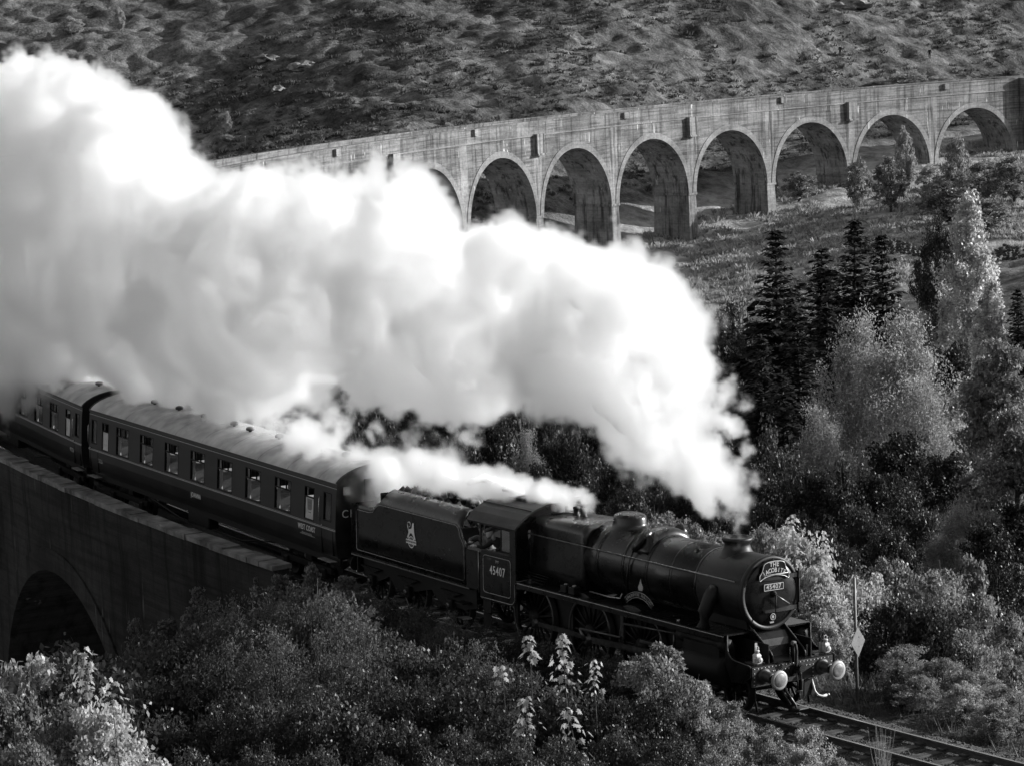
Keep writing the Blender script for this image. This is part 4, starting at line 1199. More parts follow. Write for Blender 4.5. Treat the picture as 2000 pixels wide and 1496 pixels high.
# coal in the bunker
n = 420
xs = rng.uniform(-16.3, -12.3, n); ys = rng.uniform(-.95, .95, n)
zs = 3.02 + .30 * (1 - (ys / 1.0) ** 2) + np.interp(xs, [-16.3, -14.5, -12.3], [.1, .15, -.5]) + rng.uniform(-.08, .05, n)
V = octv[None] * rng.uniform(.07, .17, (n, 6, 1)) + rng.normal(0, .02, (n, 6, 3)) + np.stack([xs + ST, ys, zs], -1)[:, None]
cm = np_mesh('coal', V.reshape(-1, 3), (octf[None] + (np.arange(n) * 6)[:, None, None]).reshape(-1, 3)); cm.materials.append(M_coal)
o = put('coal', cm, tender); o['kind'] = 'stuff'
T().prism([(-16.4, 2.64), (-16.4, 3.0), (-14.5, 3.15), (-12.3, 2.6), (-12.05, 1.6), (-16.4, 1.6)], -1.15, 1.15).build('coal_heap', M_coal, tender)
# emblem on the tender side: a lion standing over a spoked wheel crossed by a lettered bar
ex, ez, ey = -14.62, 2.33, -1.3155
emb_ = empty('lion_emblem'); emb_.parent = tender
wc = (ex, ez - .20)
def eprism(poly, name, m_=M_letter, d=.006, y=ey):
    return T().prism(poly, y - d, y).build(name, m_, emb_)
T().lathe((wc[0], ey, wc[1] + .03), (0, -1, 0), [(0, .165), (.006, .165), (.006, .135), (0, .135)], 28, cap=False).build('wheel_rim', M_letter, emb_)
T().lathe((wc[0], ey, wc[1] + .03), (0, -1, 0), [(0, .05), (.006, .045)], 14).build('wheel_hub', M_letter, emb_)
w = T()
for k in range(9):
    q = 2 * math.pi * k / 9
    w.ring([(wc[0] + .05 * math.cos(q), ey - .003, wc[1] + .03 + .05 * math.sin(q)), (wc[0] + .14 * math.cos(q), ey - .003, wc[1] + .03 + .14 * math.sin(q))], .007, 4)
w.build('wheel_spokes', M_letter, emb_)
eprism([(ex - .27, ez - .22), (ex + .27, ez - .22), (ex + .27, ez - .10), (ex - .27, ez - .10)], 'wheel_bar', M_letter, .010)
text_mesh('bar_lettering', 'BRITISH RAILWAYS', .07, M_frame, emb_, side_mat(ex + ST, ey - .0115, ez - .16), .86, ext=.002)
lion = [(-.22, -.06), (-.19, -.02), (-.13, .10), (-.15, .13), (-.13, .17), (-.06, .19), (.02, .20), (.05, .26), (.06, .33), (.09, .36), (.11, .38), (.135, .36), (.16, .35), (.15, .32), (.165, .29), (.155, .25), (.16, .15), (.18, .06), (.22, -.03), (.24, -.08), (.15, -.08), (.12, .0), (.06, .06), (.0, .085), (-.06, .06), (-.11, .0), (-.14, -.07)]
eprism([(ex + a, ez + b_) for a, b_ in lion], 'lion', M_letter, .007)
T().ring([(ex + a, ey - .003, ez + b_) for a, b_ in ((-.13, .16), (-.17, .22), (-.185, .29), (-.16, .35), (-.10, .375), (-.04, .35), (-.02, .29), (-.05, .245), (-.10, .25))], .016, 6).build('lion_tail', M_letter, emb_)

# ------------------------------------------------------------------ passenger coaches (length 19.7 m), built about their own centre
HC = 9.85
C1S = 18.45 + HC
PROF = [(1.30, 1.15), (1.335, 1.35), (1.365, 1.65), (1.372, 1.95), (1.368, 2.02), (1.362, 2.15), (1.350, 2.45), (1.338, 2.70), (1.322, 2.98), (1.31, 3.09), (1.295, 3.22), (1.275, 3.28)]
def py(z): return float(np.interp(z, [b_ for a, b_ in PROF], [a for a, b_ in PROF]))
def make_coach(root, names, full=True):
    # openings along the side: main windows, small windows, doors (x measured from the front end, forward = +x)
    wx = [(-HC + d_) for d_ in ()]
    mains = [6.80 - 2.155 * k for k in range(7)]                       # right edges seen from outside = forward edges
    WW = 1.16
    holes = []
    for a in mains: holes.append((a - WW, a, 2.02, 2.98, 'main'))
    holes.append((8.40 - .66, 8.40, 2.02, 2.98, 'small'))
    holes.append((-8.62, -8.62 + .62, 2.02, 2.98, 'small'))
    holes.append((9.02, 9.56, 2.15, 2.98, 'door'))
    holes.append((-9.62, -9.10, 2.15, 2.98, 'door'))
    xb = sorted(set([-HC, HC] + [v for h in holes for v in (h[0], h[1])]))
    zb = [b_ for a, b_ in PROF]
    for sg in (-1, 1):
        w = MB()
        for i in range(len(xb) - 1):
            for j in range(len(zb) - 1):
                xm, zm = (xb[i] + xb[i + 1]) / 2, (zb[j] + zb[j + 1]) / 2
                if any(h[0] < xm < h[1] and h[2] < zm < h[3] for h in holes): continue
                w.add([(xb[i], sg * PROF[j][0], zb[j]), (xb[i + 1], sg * PROF[j][0], zb[j]), (xb[i + 1], sg * PROF[j + 1][0], zb[j + 1]), (xb[i], sg * PROF[j + 1][0], zb[j + 1])], [(0, 1, 2, 3)])
        bd = w.build('coach_side', M_coach, root, fixn=False)
        # waist and cantrail mouldings
        MB().box(-HC, HC, min(sg * 1.362, sg * 1.385), max(sg * 1.362, sg * 1.385), 1.925, 1.945).build('waist_line', M_line, bd)
        MB().box(-HC, HC, min(sg * 1.362, sg * 1.382), max(sg * 1.362, sg * 1.382), 1.965, 1.975).build('waist_line', M_line, bd)
        MB().box(-HC, HC, min(sg * 1.28, sg * 1.325), max(sg * 1.28, sg * 1.325), 3.235, 3.285).build('gutter', M_roofblk, bd)
        MB().box(-HC, HC, min(sg * 1.30, sg * 1.318), max(sg * 1.30, sg * 1.318), 3.13, 3.145).build('cantrail_line', M_line, bd)
        for (x0, x1, z0, z1, kd) in holes:
            fr = MB()
            t = .028
            ya = lambda z, d_: sg * (py(z) - d_)
            for (a, b_, c_, d_) in ((x0, x0 + t, z0, z1), (x1 - t, x1, z0, z1), (x0 + t, x1 - t, z0, z0 + t), (x0 + t, x1 - t, z1 - t, z1)):
                fr.add([(a, ya(c_, -.006), c_), (b_, ya(c_, -.006), c_), (b_, ya(d_, -.006), d_), (a, ya(d_, -.006), d_), (a, ya(c_, .06), c_), (b_, ya(c_, .06), c_), (b_, ya(d_, .06), d_), (a, ya(d_, .06), d_)],
                       [(0, 1, 2, 3), (4, 7, 6, 5), (0, 4, 5, 1), (1, 5, 6, 2), (2, 6, 7, 3), (3, 7, 4, 0)])
            if kd in ('main', 'small'):
                zt = z1 - .30
                fr.add([(x0 + t, ya(zt, -.004), zt - .015), (x1 - t, ya(zt, -.004), zt - .015), (x1 - t, ya(zt, -.004), zt + .015), (x0 + t, ya(zt, -.004), zt + .015), (x0 + t, ya(zt, .05), zt - .015), (x1 - t, ya(zt, .05), zt - .015), (x1 - t, ya(zt, .05), zt + .015), (x0 + t, ya(zt, .05), zt + .015)],
                       [(0, 1, 2, 3), (4, 7, 6, 5), (0, 4, 5, 1), (1, 5, 6, 2), (2, 6, 7, 3), (3, 7, 4, 0)])
            wo_ = fr.build('door_window' if kd == 'door' else 'window', M_frame, root)
            def pane(a, b_, c_, d_, dep):
                MB().add([(a, ya(c_, dep), c_), (b_, ya(c_, dep), c_), (b_, ya(d_, dep), d_), (a, ya(d_, dep), d_)], [(0, 1, 2, 3)]).build('pane', M_glass, wo_, fixn=False)
            if kd == 'main':
                zt = z1 - .30
                pane(x0 + t, x1 - t, z0 + t, zt - .015, .03)
                # sliding ventilators: the middle stands open
                pane(x0 + t, x0 + .36, zt + .015, z1 - t, .03); pane(x1 - .36, x1 - t, zt + .015, z1 - t, .03)
                for xx in (x0 + .36, x1 - .36): MB().box(xx - .012, xx + .012, min(ya(zt, .0), ya(zt, .04)), max(ya(zt, .0), ya(zt, .04)), zt + .015, z1 - t).build('vent_bar', M_frame, wo_)
                # tied curtain at each side of the window
                for (xa, xb_) in ((x0 + .03, x0 + .20), (x1 - .20, x1 - .03)):
                    cu = MB(); ls = []
                    for k in range(9):
                        x = xa + (xb_ - xa) * k / 8
                        ls.append((x, .10 + .022 * (1 if k % 2 else -1)))
                    for (x_, d0), (x2, d1) in zip(ls[:-1], ls[1:]):
                        cu.add([(x_, ya(z0, d0), z0), (x2, ya(z0, d1), z0), (x2, ya(z1, d1), z1), (x_, ya(z1, d0), z1)], [(0, 1, 2, 3)])
                    cu.build('curtain', M_curtain, wo_, fixn=False)
            elif kd == 'small':
                zt = z1 - .30
                sh = MB().add([(x0 + t, ya(z0, .03), z0 + t), (x1 - t, ya(z0, .03), z0 + t), (x1 - t, ya(zt, .03), zt - .015), (x0 + t, ya(zt, .03), zt - .015)], [(0, 1, 2, 3)])
                sh.build('frosted_pane', M_frost, wo_, fixn=False)
                pane(x0 + t, x0 + .22, zt + .015, z1 - t, .03)
            else:
                pane(x0 + t, x1 - t, z0 + t, z1 - t, .03)
        for (x0, x1) in ((8.92, 9.66), (-9.72, -9.0)):
            for xx in (x0, x1): MB().box(xx - .006, xx + .006, min(sg * 1.30, sg * 1.376), max(sg * 1.30, sg * 1.376), 1.2, 1.92).build('door_edge', M_dark, bd)
            xh = x0 + .09
            MB().lathe((xh, sg * 1.37, 2.0), (0, sg, 0), [(0, .03), (.05, .03)], 8).build('door_handle', M_brass, bd)
            MB().ring([(xh - .20, sg * 1.372, 2.1), (xh - .20, sg * 1.40, 2.2), (xh - .20, sg * 1.385, 2.7), (xh - .20, sg * 1.35, 2.8)], .012, 6).build('grab_rail', M_brass, bd)
            MB().box(x0 - .05, x1 + .05, min(sg * 1.25, sg * 1.48), max(sg * 1.25, sg * 1.48), 1.02, 1.045).build('footstep', M_post, root)
        MB().box(-HC + .1, HC - .1, min(sg * 1.12, sg * 1.18), max(sg * 1.12, sg * 1.18), .92, 1.16).build('solebar', M_frame, root)
    # roof
    rp = [(-1.30, 3.285), (-1.24, 3.36), (-1.12, 3.455), (-.92, 3.565), (-.66, 3.66), (-.34, 3.735), (0, 3.765)]
    rp = rp + [(-a, b_) for a, b_ in rp[-2::-1]]
    rf = MB().loft([[(x, a, b_) for a, b_ in rp] for x in np.linspace(-HC, HC, 12)], closed=False, cap=False).build('coach_roof', M_croof, root, fixn=False)
    for x in np.linspace(-HC + 1.2, HC - 1.2, 9):
        MB().ring([(x, a, b_ + .002) for a, b_ in rp], .010, 4).build('roof_rib', M_croof, rf)
    for x in (-HC + .03, HC - .03):
        MB().ring([(x, a, b_ + .004) for a, b_ in rp], .03, 6).build('roof_end_bead', M_roofblk, rf)
    for k, x in enumerate((-8.3, -6.4, -4.4, -2.1, .12, 1.5, 3.55, 5.6, 8.2)):
        y = -.28 if k % 2 else -.22
        for yy in (y, -y + .3):
            zz_ = float(np.interp(abs(yy), [0, .34, .66, .92], [3.765, 3.735, 3.66, 3.565]))
            MB().lathe((x + (.9 if yy > 0 else 0), yy, zz_ - .02), (0, 0, 1), [(0, .05), (.06, .05), (.065, .12), (.10, .135), (.15, .12), (.18, .06), (.185, .01)], 14).build('roof_ventilator', M_roofblk, rf)
    # ends, floor, bogies
    ends = [(a, b_) for a, b_ in PROF]
    ep = [(-a, b_) for a, b_ in PROF] + [(a, b_) for a, b_ in rp] + [(a, b_) for a, b_ in PROF[::-1]]
    for x0, x1 in ((-HC, -HC + .02), (HC - .02, HC)):
        MB().prism(ep, x0, x1, 'yz').build('coach_end', M_coachend, root)
    for x0, x1 in ((-HC - .35, -HC), (HC, HC + .35)):
        MB().bbox(x0, x1, -.55, .55, 1.25, 3.35, .05).build('gangway', M_dark, root)
        gx = x0 if x0 < 0 else x1
        MB().bbox(gx - .03, gx + .03, -.62, .62, 1.2, 3.42, .02).build('gangway_plate', M_frame, root)
        for y in (-.87, .87):
            sx_ = -1 if x0 < 0 else 1
            MB().lathe((sx_ * (HC - .02), y, 1.04), (sx_, 0, 0), [(0, .14), (.03, .13), (.04, .08), (.32, .08), (.34, .22), (.38, .2)], 16).build('buffer', M_frame, root)
    MB().box(-HC + .05, HC - .05, -1.12, 1.12, 1.10, 1.20).build('floor', M_frame, root)
    MB().box(-8.9, 8.7, -.05, .05, 1.2, 1.9).build('centre_partition', M_dark, root)
    for x in (-7.1, 7.1):
        bg_ = MB()
        for sg in (-1, 1):
            y0, y1 = sorted((sg * .95, sg * 1.05)); bg_.box(x - 1.75, x + 1.75, y0, y1, .50, .68)
        bg_.box(x - .2, x + .2, -.95, .95, .55, .9)
        b1 = bg_.build('bogie', M_frame, root)
        for xx in (x - 1.3, x + 1.3):
            for sg in (-1, 1):
                MB().lathe((xx, sg * .75, .457), (0, sg, 0), [(-.06, .49), (-.04, .485), (-.035, .457), (.07, .45), (.07, .38), (.03, .36), (.03, .1), (.09, .1)], 24).build('wheel', M_frame, b1)
                y0, y1 = sorted((sg * .95, sg * 1.12)); MB().bbox(xx - .14, xx + .14, y0, y1, .32, .62, .03).build('axlebox', M_frame, b1)
    for sg in (-1, 1):
        MB().bbox(-1.6, .1, min(sg * .8, sg * 1.15), max(sg * .8, sg * 1.15), .55, .95, .03).build('battery_box', M_frame, root)
        MB().ring([(-5.2, sg * 1.1, .92), (-2.5, sg * 1.05, .55), (2.5, sg * 1.05, .55), (5.2, sg * 1.1, .92)], .03, 6).build('truss_bar', M_frame, root)
    # tables and seats behind each window
    for a in mains:
        xc = a - WW / 2
        for sg in (-1, 1):
            MB().bbox(xc - .38, xc + .38, min(sg * .40, sg * 1.27), max(sg * .40, sg * 1.27), 1.93, 1.97, .01).build('table', M_cream, root)
            for xx in (xc - 1.02, xc + .90):
                MB().bbox(xx, xx + .12, min(sg * .35, sg * 1.26), max(sg * .35, sg * 1.26), 1.5, 2.42, .04).build('seat_back', M_seat, root)
    return mains, WW

M_frost = mat('frosted_glass', .42, .35, .5, noise=(6, .25))
M_coachend = mat('coach_end_black', .012, .5, .3, noise=(4, .4))
M_seat = mat('seat_cloth', .06, .9, .1)
coach = empty('passenger_coach', pose(C1S), 'dark passenger coach with table lamps in its windows, coupled behind the tender', 'railway coach', 'coaches of the train')
mains, WW = make_coach(coach, True)
coach2 = copy_tree(coach)
coach2.matrix_world = pose(C1S + 20.42)
coach2['label'] = 'second dark passenger coach, cut off by the left edge under the steam'
# lettering only on the first coach
text_mesh('lettering', 'WEST COAST', .22, M_letter, coach, side_mat(7.92, -1.374, 1.76), .80, spacing=1.12)
text_mesh('small_lettering', 'RAILWAYS', .07, M_line, coach, side_mat(7.92, -1.371, 1.60), 2.0)
MB().box(7.45, 8.45, -1.371, -1.364, 1.555, 1.567).build('lettering_line', M_line, coach)
text_mesh('coach_name', 'JOANNA', .22, M_letter, coach, side_mat(-.38, -1.369, 1.57), .85, spacing=1.12)
text_mesh('coach_number', '3326', .20, M_line, coach, side_mat(-8.75, -1.372, 1.62), 1.0)
text_mesh('coach_number', '99326', .20, M_line, coach2, side_mat(8.6, -1.372, 1.62), 1.0)
text_mesh('coach_letter', 'C1', .32, M_letter, coach, front_mat(HC + .004, -.98, 2.40), .95)
MB().box(HC + .002, HC + .012, -1.10, -.90, 2.95, 3.18).build('end_plate', M_line, coach)
MB().box(7.90, 8.20, -1.325, -1.318, 2.12, 2.62).build('window_notice', M_sign, coach)
for k in range(4): MB().box(7.96, 8.14, -1.330, -1.326, 2.20 + .1 * k, 2.245 + .1 * k).build('notice_mark', M_post, coach)
# table lamps standing in the windows
ords = ['first', 'second', 'third', 'fourth', 'fifth', 'sixth', 'seventh']
lm_base = MB().lathe((0, 0, 0), (0, 0, 1), [(0, .075), (.012, .075), (.03, .02), (.16, .014), (.18, .03), (.20, .014)], 16).mesh('lamp_base'); lm_base.materials.append(M_brass)
lm_shade = MB().lathe((0, 0, .20), (0, 0, 1), [(0, .15), (.06, .135), (.16, .075), (.24, .055)], 18, cap=False).mesh('lamp_shade'); lm_shade.materials.append(M_shade)
ob = MB().lathe((0, 0, 0), (0, 0, 1), [(0, .06), (.01, .035), (.06, .03), (.10, .04), (.13, .038)], 12).mesh('glass_tumbler'); ob.materials.append(M_glass)
for k, a in enumerate(mains):
    for cm_, nm in ((coach, 'first coach'), (coach2, 'coach at the left edge')):
        if cm_ is coach2 and k > 3: continue
        x = a - .32
        t = empty('table_lamp', cm_.matrix_world @ Matrix.Translation((x, -1.08, 1.972)), f'pale table lamp in the {ords[k]} large window of the {nm}', 'table lamp', 'table lamps in the coach windows')
        put('lamp_base', lm_base, t); put('lamp_shade', lm_shade, t)
        if cm_ is coach:
            for q in (0,):
                tb = put('glass_tumbler', ob, None); tb.matrix_world = cm_.matrix_world @ Matrix.Translation((x - .34 + .08 * (k % 3), -1.12, 1.972))
                tag(tb, f'small drinking glass beside the lamp in the {ords[k]} large window', 'glass', 'glasses on the coach tables')

# ------------------------------------------------------------------ people in the cab
def skin_body(name, verts, edges, radii, m_, parent, sub=2):
    me = bpy.data.meshes.new(name)
    me.from_pydata([tuple(v) for v in verts], edges, [])
    o = bpy.data.objects.new(name, me); COL.objects.link(o)
    md = o.modifiers.new('skin', 'SKIN'); md.use_smooth_shade = True
    sv = me.skin_vertices[0].data
    for i, r_ in enumerate(radii):
        sv[i].radius = (r_, r_) if not isinstance(r_, tuple) else r_
    sv[0].use_root = True
    ms = o.modifiers.new('sub', 'SUBSURF'); ms.levels = sub; ms.render_levels = sub
    dg = bpy.context.evaluated_depsgraph_get(); dg.update()
    me2 = bpy.data.meshes.new_from_object(o.evaluated_get(dg))
    bpy.data.objects.remove(o)
    me2.name = name; me2.materials.clear(); me2.materials.append(m_)
    ob_ = put(name, me2, parent)
    return ob_

def hand(parent, wrist, d, upv, scale=1.0, name='hand', spread=1.0):
    """palm with four fingers and a thumb; d = pointing direction"""
    d = Vector(d).normalized(); u = (Vector(upv) - d * d.dot(Vector(upv))).normalized(); sdir = d.cross(u)
    w = MB(); wrist = Vector(wrist)
    pl = .085 * scale
    secs = []
    for t, hw_, th in ((0, .028, .02), (.35, .038, .019), (.75, .044, .016), (1.0, .042, .012)):
        c = wrist + d * (pl * t)
        secs.append([tuple(c + sdir * (hw_ * scale * math.cos(q)) + u * (th * scale * math.sin(q))) for q in np.linspace(0, 2 * math.pi, 10, endpoint=False)])
    w.loft(secs)
    for k, (o_, ln_) in enumerate(((-.033, .066), (-.011, .078), (.012, .074), (.034, .058))):
        b0 = wrist + d * (pl * .93) + sdir * (o_ * scale)
        dd = (d + sdir * (o_ * 6 * spread)).normalized()
        p1 = b0 + dd * (ln_ * .45 * scale); p2 = p1 + (dd - u * .25).normalized() * (ln_ * .32 * scale); p3 = p2 + (dd - u * .5).normalized() * (ln_ * .25 * scale)
        w.ring([b0, p1, p2, p3], [.0095 * scale, .009 * scale, .0082 * scale, .006 * scale], 7)
    b0 = wrist + d * (pl * .25) - sdir * (.034 * scale)
    p1 = b0 + (d * .6 - sdir * .8).normalized() * (.035 * scale); p2 = p1 + (d * .85 - sdir * .45).normalized() * (.032 * scale)
    w.ring([b0, p1, p2], [.013 * scale, .010 * scale, .007 * scale], 8)
    return w.build(name, M_skin, parent)

def head(parent, c, face, tilt=0.0, capm=M_cap):
    f = Vector(face).normalized(); z = Vector((0, 0, 1)); z = (z - f * f.dot(z)).normalized(); y = z.cross(f)
    mw = Matrix(((f.x, y.x, z.x, c[0]), (f.y, y.y, z.y, c[1]), (f.z, y.z, z.z, c[2]), (0, 0, 0, 1)))
    w = MB(); secs = []
    for zz_, rx, ry, ox in ((-.115, .03, .03, .035), (-.105, .055, .05, .03), (-.075, .078, .062, .018), (-.03, .09, .070, .008), (.02, .096, .075, .0), (.065, .094, .074, -.005), (.10, .075, .060, -.008), (.122, .035, .03, -.008)):
        secs.append([(ox + rx * math.cos(q), ry * math.sin(q), zz_) for q in np.linspace(0, 2 * math.pi, 18, endpoint=False)])
    w.loft(secs)
    w.ring([(.090, 0, .03), (.108, 0, -.015), (.098, 0, -.03)], [.010, .016, .010], 8)          # nose
    for s_ in (-1, 1): w.loft([[(.0 + .016 * math.cos(q), s_ * (.072 + d_), .005 + .03 * math.sin(q)) for q in np.linspace(0, 2 * math.pi, 8, endpoint=False)] for d_ in (0, .014)])
    ho = w.build('head', M_skin, parent); ho.matrix_local = parent.matrix_world.inverted() @ mw
    w = MB()
    for s_ in (-1, 1): w.lathe((.088, s_ * .030, .018), (1, 0, 0), [(0, .011), (.006, .008)], 8)
    w.loft([[(.083 + .010 * math.cos(q), .024 * math.sin(q), z_) for q in np.linspace(0, 2 * math.pi, 8, endpoint=False)] for z_ in (-.064, -.056)])
    w.build('eyes_and_mouth', M_cap, ho)
    w = MB(); secs = []
    for zz_, k_ in ((.045, 1.06), (.075, 1.12), (.115, 1.18), (.128, 1.0), (.132, .2)):
        secs.append([(-.004 + .094 * k_ * math.cos(q), .076 * k_ * math.sin(q), zz_ - .015 * math.cos(q)) for q in np.linspace(0, 2 * math.pi, 18, endpoint=False)])
    w.loft(secs)
    w.loft([[(.085 + .055 * math.cos(q) * (1 if math.cos(q) > 0 else .2), .068 * math.sin(q), z_ - .012 * max(0, math.cos(q))) for q in np.linspace(0, 2 * math.pi, 14, endpoint=False)] for z_ in (.042, .052)])
    w.build('peaked_cap', capm, ho)
    return ho

def person(name, base_mw, joints, label, face, shirt, hands):
    t = empty(name, base_mw, label, 'person')
    J = {k: Vector(v) for k, v in joints.items()}
    order = ['pel', 'chest', 'neck', 'lsh', 'lel', 'lwr', 'rsh', 'rel', 'rwr', 'lhip', 'lkn', 'lan', 'ltoe', 'rhip', 'rkn', 'ran', 'rtoe']
    edges = [('pel', 'chest'), ('chest', 'neck'), ('chest', 'lsh'), ('lsh', 'lel'), ('lel', 'lwr'), ('chest', 'rsh'), ('rsh', 'rel'), ('rel', 'rwr'), ('pel', 'lhip'), ('lhip', 'lkn'), ('lkn', 'lan'), ('lan', 'ltoe'), ('pel', 'rhip'), ('rhip', 'rkn'), ('rkn', 'ran'), ('ran', 'rtoe')]
    rad = dict(pel=.15, chest=.17, neck=.065, lsh=.085, lel=.055, lwr=.04, rsh=.085, rel=.055, rwr=.04, lhip=.105, lkn=.075, lan=.055, ltoe=.045, rhip=.105, rkn=.075, ran=.055, rtoe=.045)
    skin_body('body', [J[k] for k in order], [(order.index(a), order.index(b_)) for a, b_ in edges], [rad[k] for k in order], shirt, t)
    nk = MB().ring([J['neck'] - Vector((0, 0, .05)), J['neck'] + (J['head'] - J['neck']) * .6], [.055, .05], 12).build('neck', M_skin, t)
    head(t, t.matrix_world @ J['head'], (t.matrix_world.to_3x3() @ Vector(face)))
    for wn_, el_, upv in hands:
        d_ = (J[wn_] - J[el_]).normalized()
        hand(t, J[wn_] + d_ * .01, d_, upv, 1.05)
    return t

CABM = pose(SL)
def std(px_, py_, pz_):
    return dict(pel=(px_, py_, pz_ + .95), chest=(px_, py_, pz_ + 1.30), neck=(px_, py_, pz_ + 1.50), head=(px_, py_, pz_ + 1.66), lhip=(px_ + .02, py_ + .11, pz_ + .88), lkn=(px_, py_ + .12, pz_ + .48), lan=(px_, py_ + .12, pz_ + .09), ltoe=(px_ - .16, py_ + .12, pz_ + .05), rhip=(px_ + .02, py_ - .11, pz_ + .88), rkn=(px_, py_ - .12, pz_ + .48), ran=(px_, py_ - .12, pz_ + .09), rtoe=(px_ - .16, py_ - .12, pz_ + .05))
x0 = -10.45 + SL
j = std(x0, -.82, 1.66)
j.update(pel=(x0 + .05, -.85, 2.42), chest=(x0 + .0, -1.05, 2.70), neck=(x0 - .03, -1.22, 2.87), head=(x0 - .08, -1.34, 3.00),
         rsh=(x0 - .20, -1.14, 2.74), rel=(x0 - .26, -1.40, 2.60), rwr=(x0 - .46, -1.50, 2.62), lsh=(x0 + .18, -1.05, 2.74), lel=(x0 + .22, -1.22, 2.58), lwr=(x0 + .10, -1.30, 2.58))
person('person', CABM, j, 'person in cap and dark overalls leaning out of the cab window, hand out', (-.8, -.6, -.15), M_cloth, (('rwr', 'rel', (0, -.3, 1)), ('lwr', 'lel', (0, 0, 1))))
x0 = -11.45 + SL
j = std(x0, -.70, 1.45)
j.update(pel=(x0, -.72, 2.30), chest=(x0 - .02, -.85, 2.62), neck=(x0 - .02, -.92, 2.80), head=(x0 - .02, -.95, 2.96),
         rsh=(x0 - .18, -.96, 2.70), rel=(x0 - .18, -1.22, 2.66), rwr=(x0 + .06, -1.38, 2.66), lsh=(x0 + .18, -.88, 2.70), lel=(x0 + .28, -.95, 2.45), lwr=(x0 + .20, -1.1, 2.3))
person('person', CABM, j, 'person in grey shirt standing between cab and tender with one arm held out', (.4, -.9, -.1), M_cloth2, (('rwr', 'rel', (0, 0, 1)), ('lwr', 'lel', (0, 0, 1))))
# ------------------------------------------------------------------ vegetation
_sx = np.linspace(-8, 90, 200)
_tp = [Vector(pt(s_, 0, 4.0)) for s_ in _sx]
def _proj(p):
    d_ = p - CAM; z_ = d_.dot(fw)
    return 1000 + FPX * d_.dot(r2) / z_, 748 - FPX * d_.dot(u2) / z_
_tx = np.array([_proj(p)[0] for p in _tp]); _tD = np.array([math.hypot(p.x - CAM.x, p.y - CAM.y) for p in _tp])
_o = np.argsort(_tx)
def Dtrack(px): return float(np.interp(px, _tx[_o], _tD[_o]))

def hit(px, py, d0=60.0, d1=900.0):
    """first point where the sight line meets the ground beyond d0"""
    D = np.arange(d0, d1, 1.0)
    p = np.array([tuple(at(px, py, d_)) for d_ in D])
    h = height(p[:, 0], p[:, 1])
    k = np.argmax(p[:, 2] <= h)
    if p[k, 2] > h[k]: k = len(D) - 1
    return Vector((p[k, 0], p[k, 1], h[k])), float(D[k])

def quads(C, dirs, nrm, L_, W_, tone, name):
    """diamond leaves: centre, long direction, rough normal, length, width"""
    d_ = dirs / (np.linalg.norm(dirs, axis=1, keepdims=True) + 1e-9)
    s_ = np.cross(nrm, d_); s_ /= (np.linalg.norm(s_, axis=1, keepdims=True) + 1e-9)
    L_ = np.broadcast_to(L_, (len(C),))[:, None]; W_ = np.broadcast_to(W_, (len(C),))[:, None]
    V = np.stack([C - d_ * L_ * .5, C + s_ * W_ * .5 - d_ * L_ * .05, C + d_ * L_ * .5, C - s_ * W_ * .5 - d_ * L_ * .05], 1)
    return np_mesh(name, V.reshape(-1, 3), np.arange(len(C) * 4).reshape(-1, 4), tone=tone)

def rdir(n, r_): 
    v = r_.normal(size=(n, 3)); return v / np.linalg.norm(v, axis=1, keepdims=True)

def clump_crown(seed, h, rad, z0, nclump, nleaf, leaf, cl=.26, shape=1.0, droop=0.0, flat=.85, top=.55):
    """leaves gathered in clumps spread through the crown; returns leaf mesh and clump centres"""
    r_ = np.random.default_rng(seed)
    u = rdir(nclump, r_); q = r_.uniform(.25, 1.0, nclump) ** .55
    zz_ = u[:, 2] * q
    wd = 1.0 - np.clip(zz_ - 0, 0, 1) ** 1.4 * top
    cz_ = z0 + (h - z0) * .5
    c = np.stack([u[:, 0] * q * rad * wd, u[:, 1] * q * rad * wd, cz_ + zz_ * (h - z0) * .5 * .92], -1)
    c[:, :2] += r_.normal(0, rad * .08, (nclump, 2))
    cr = rad * cl * r_.uniform(.55, 1.25, nclump)
    i = r_.integers(0, nclump, nleaf)
    v = rdir(nleaf, r_) * (r_.random(nleaf) ** .45)[:, None] * cr[i][:, None]
    v[:, 2] *= flat
    if droop: v[:, 2] -= np.abs(r_.exponential(droop, nleaf)) * cr[i]
    C = c[i] + v
    nr = rdir(nleaf, r_) + np.array([0, 0, .7]) + v / (cr[i][:, None] + 1e-6) * .6
    dr = rdir(nleaf, r_) + np.array([0, 0, -.35])
    tone = np.clip(r_.normal(.5, .2, nleaf) + (r_.random(nclump)[i] - .5) * .5, 0, 1)
    sz = leaf * r_.uniform(.6, 1.35, nleaf)
    return quads(C, dr, nr, sz, sz * .62, tone, 'crown'), c

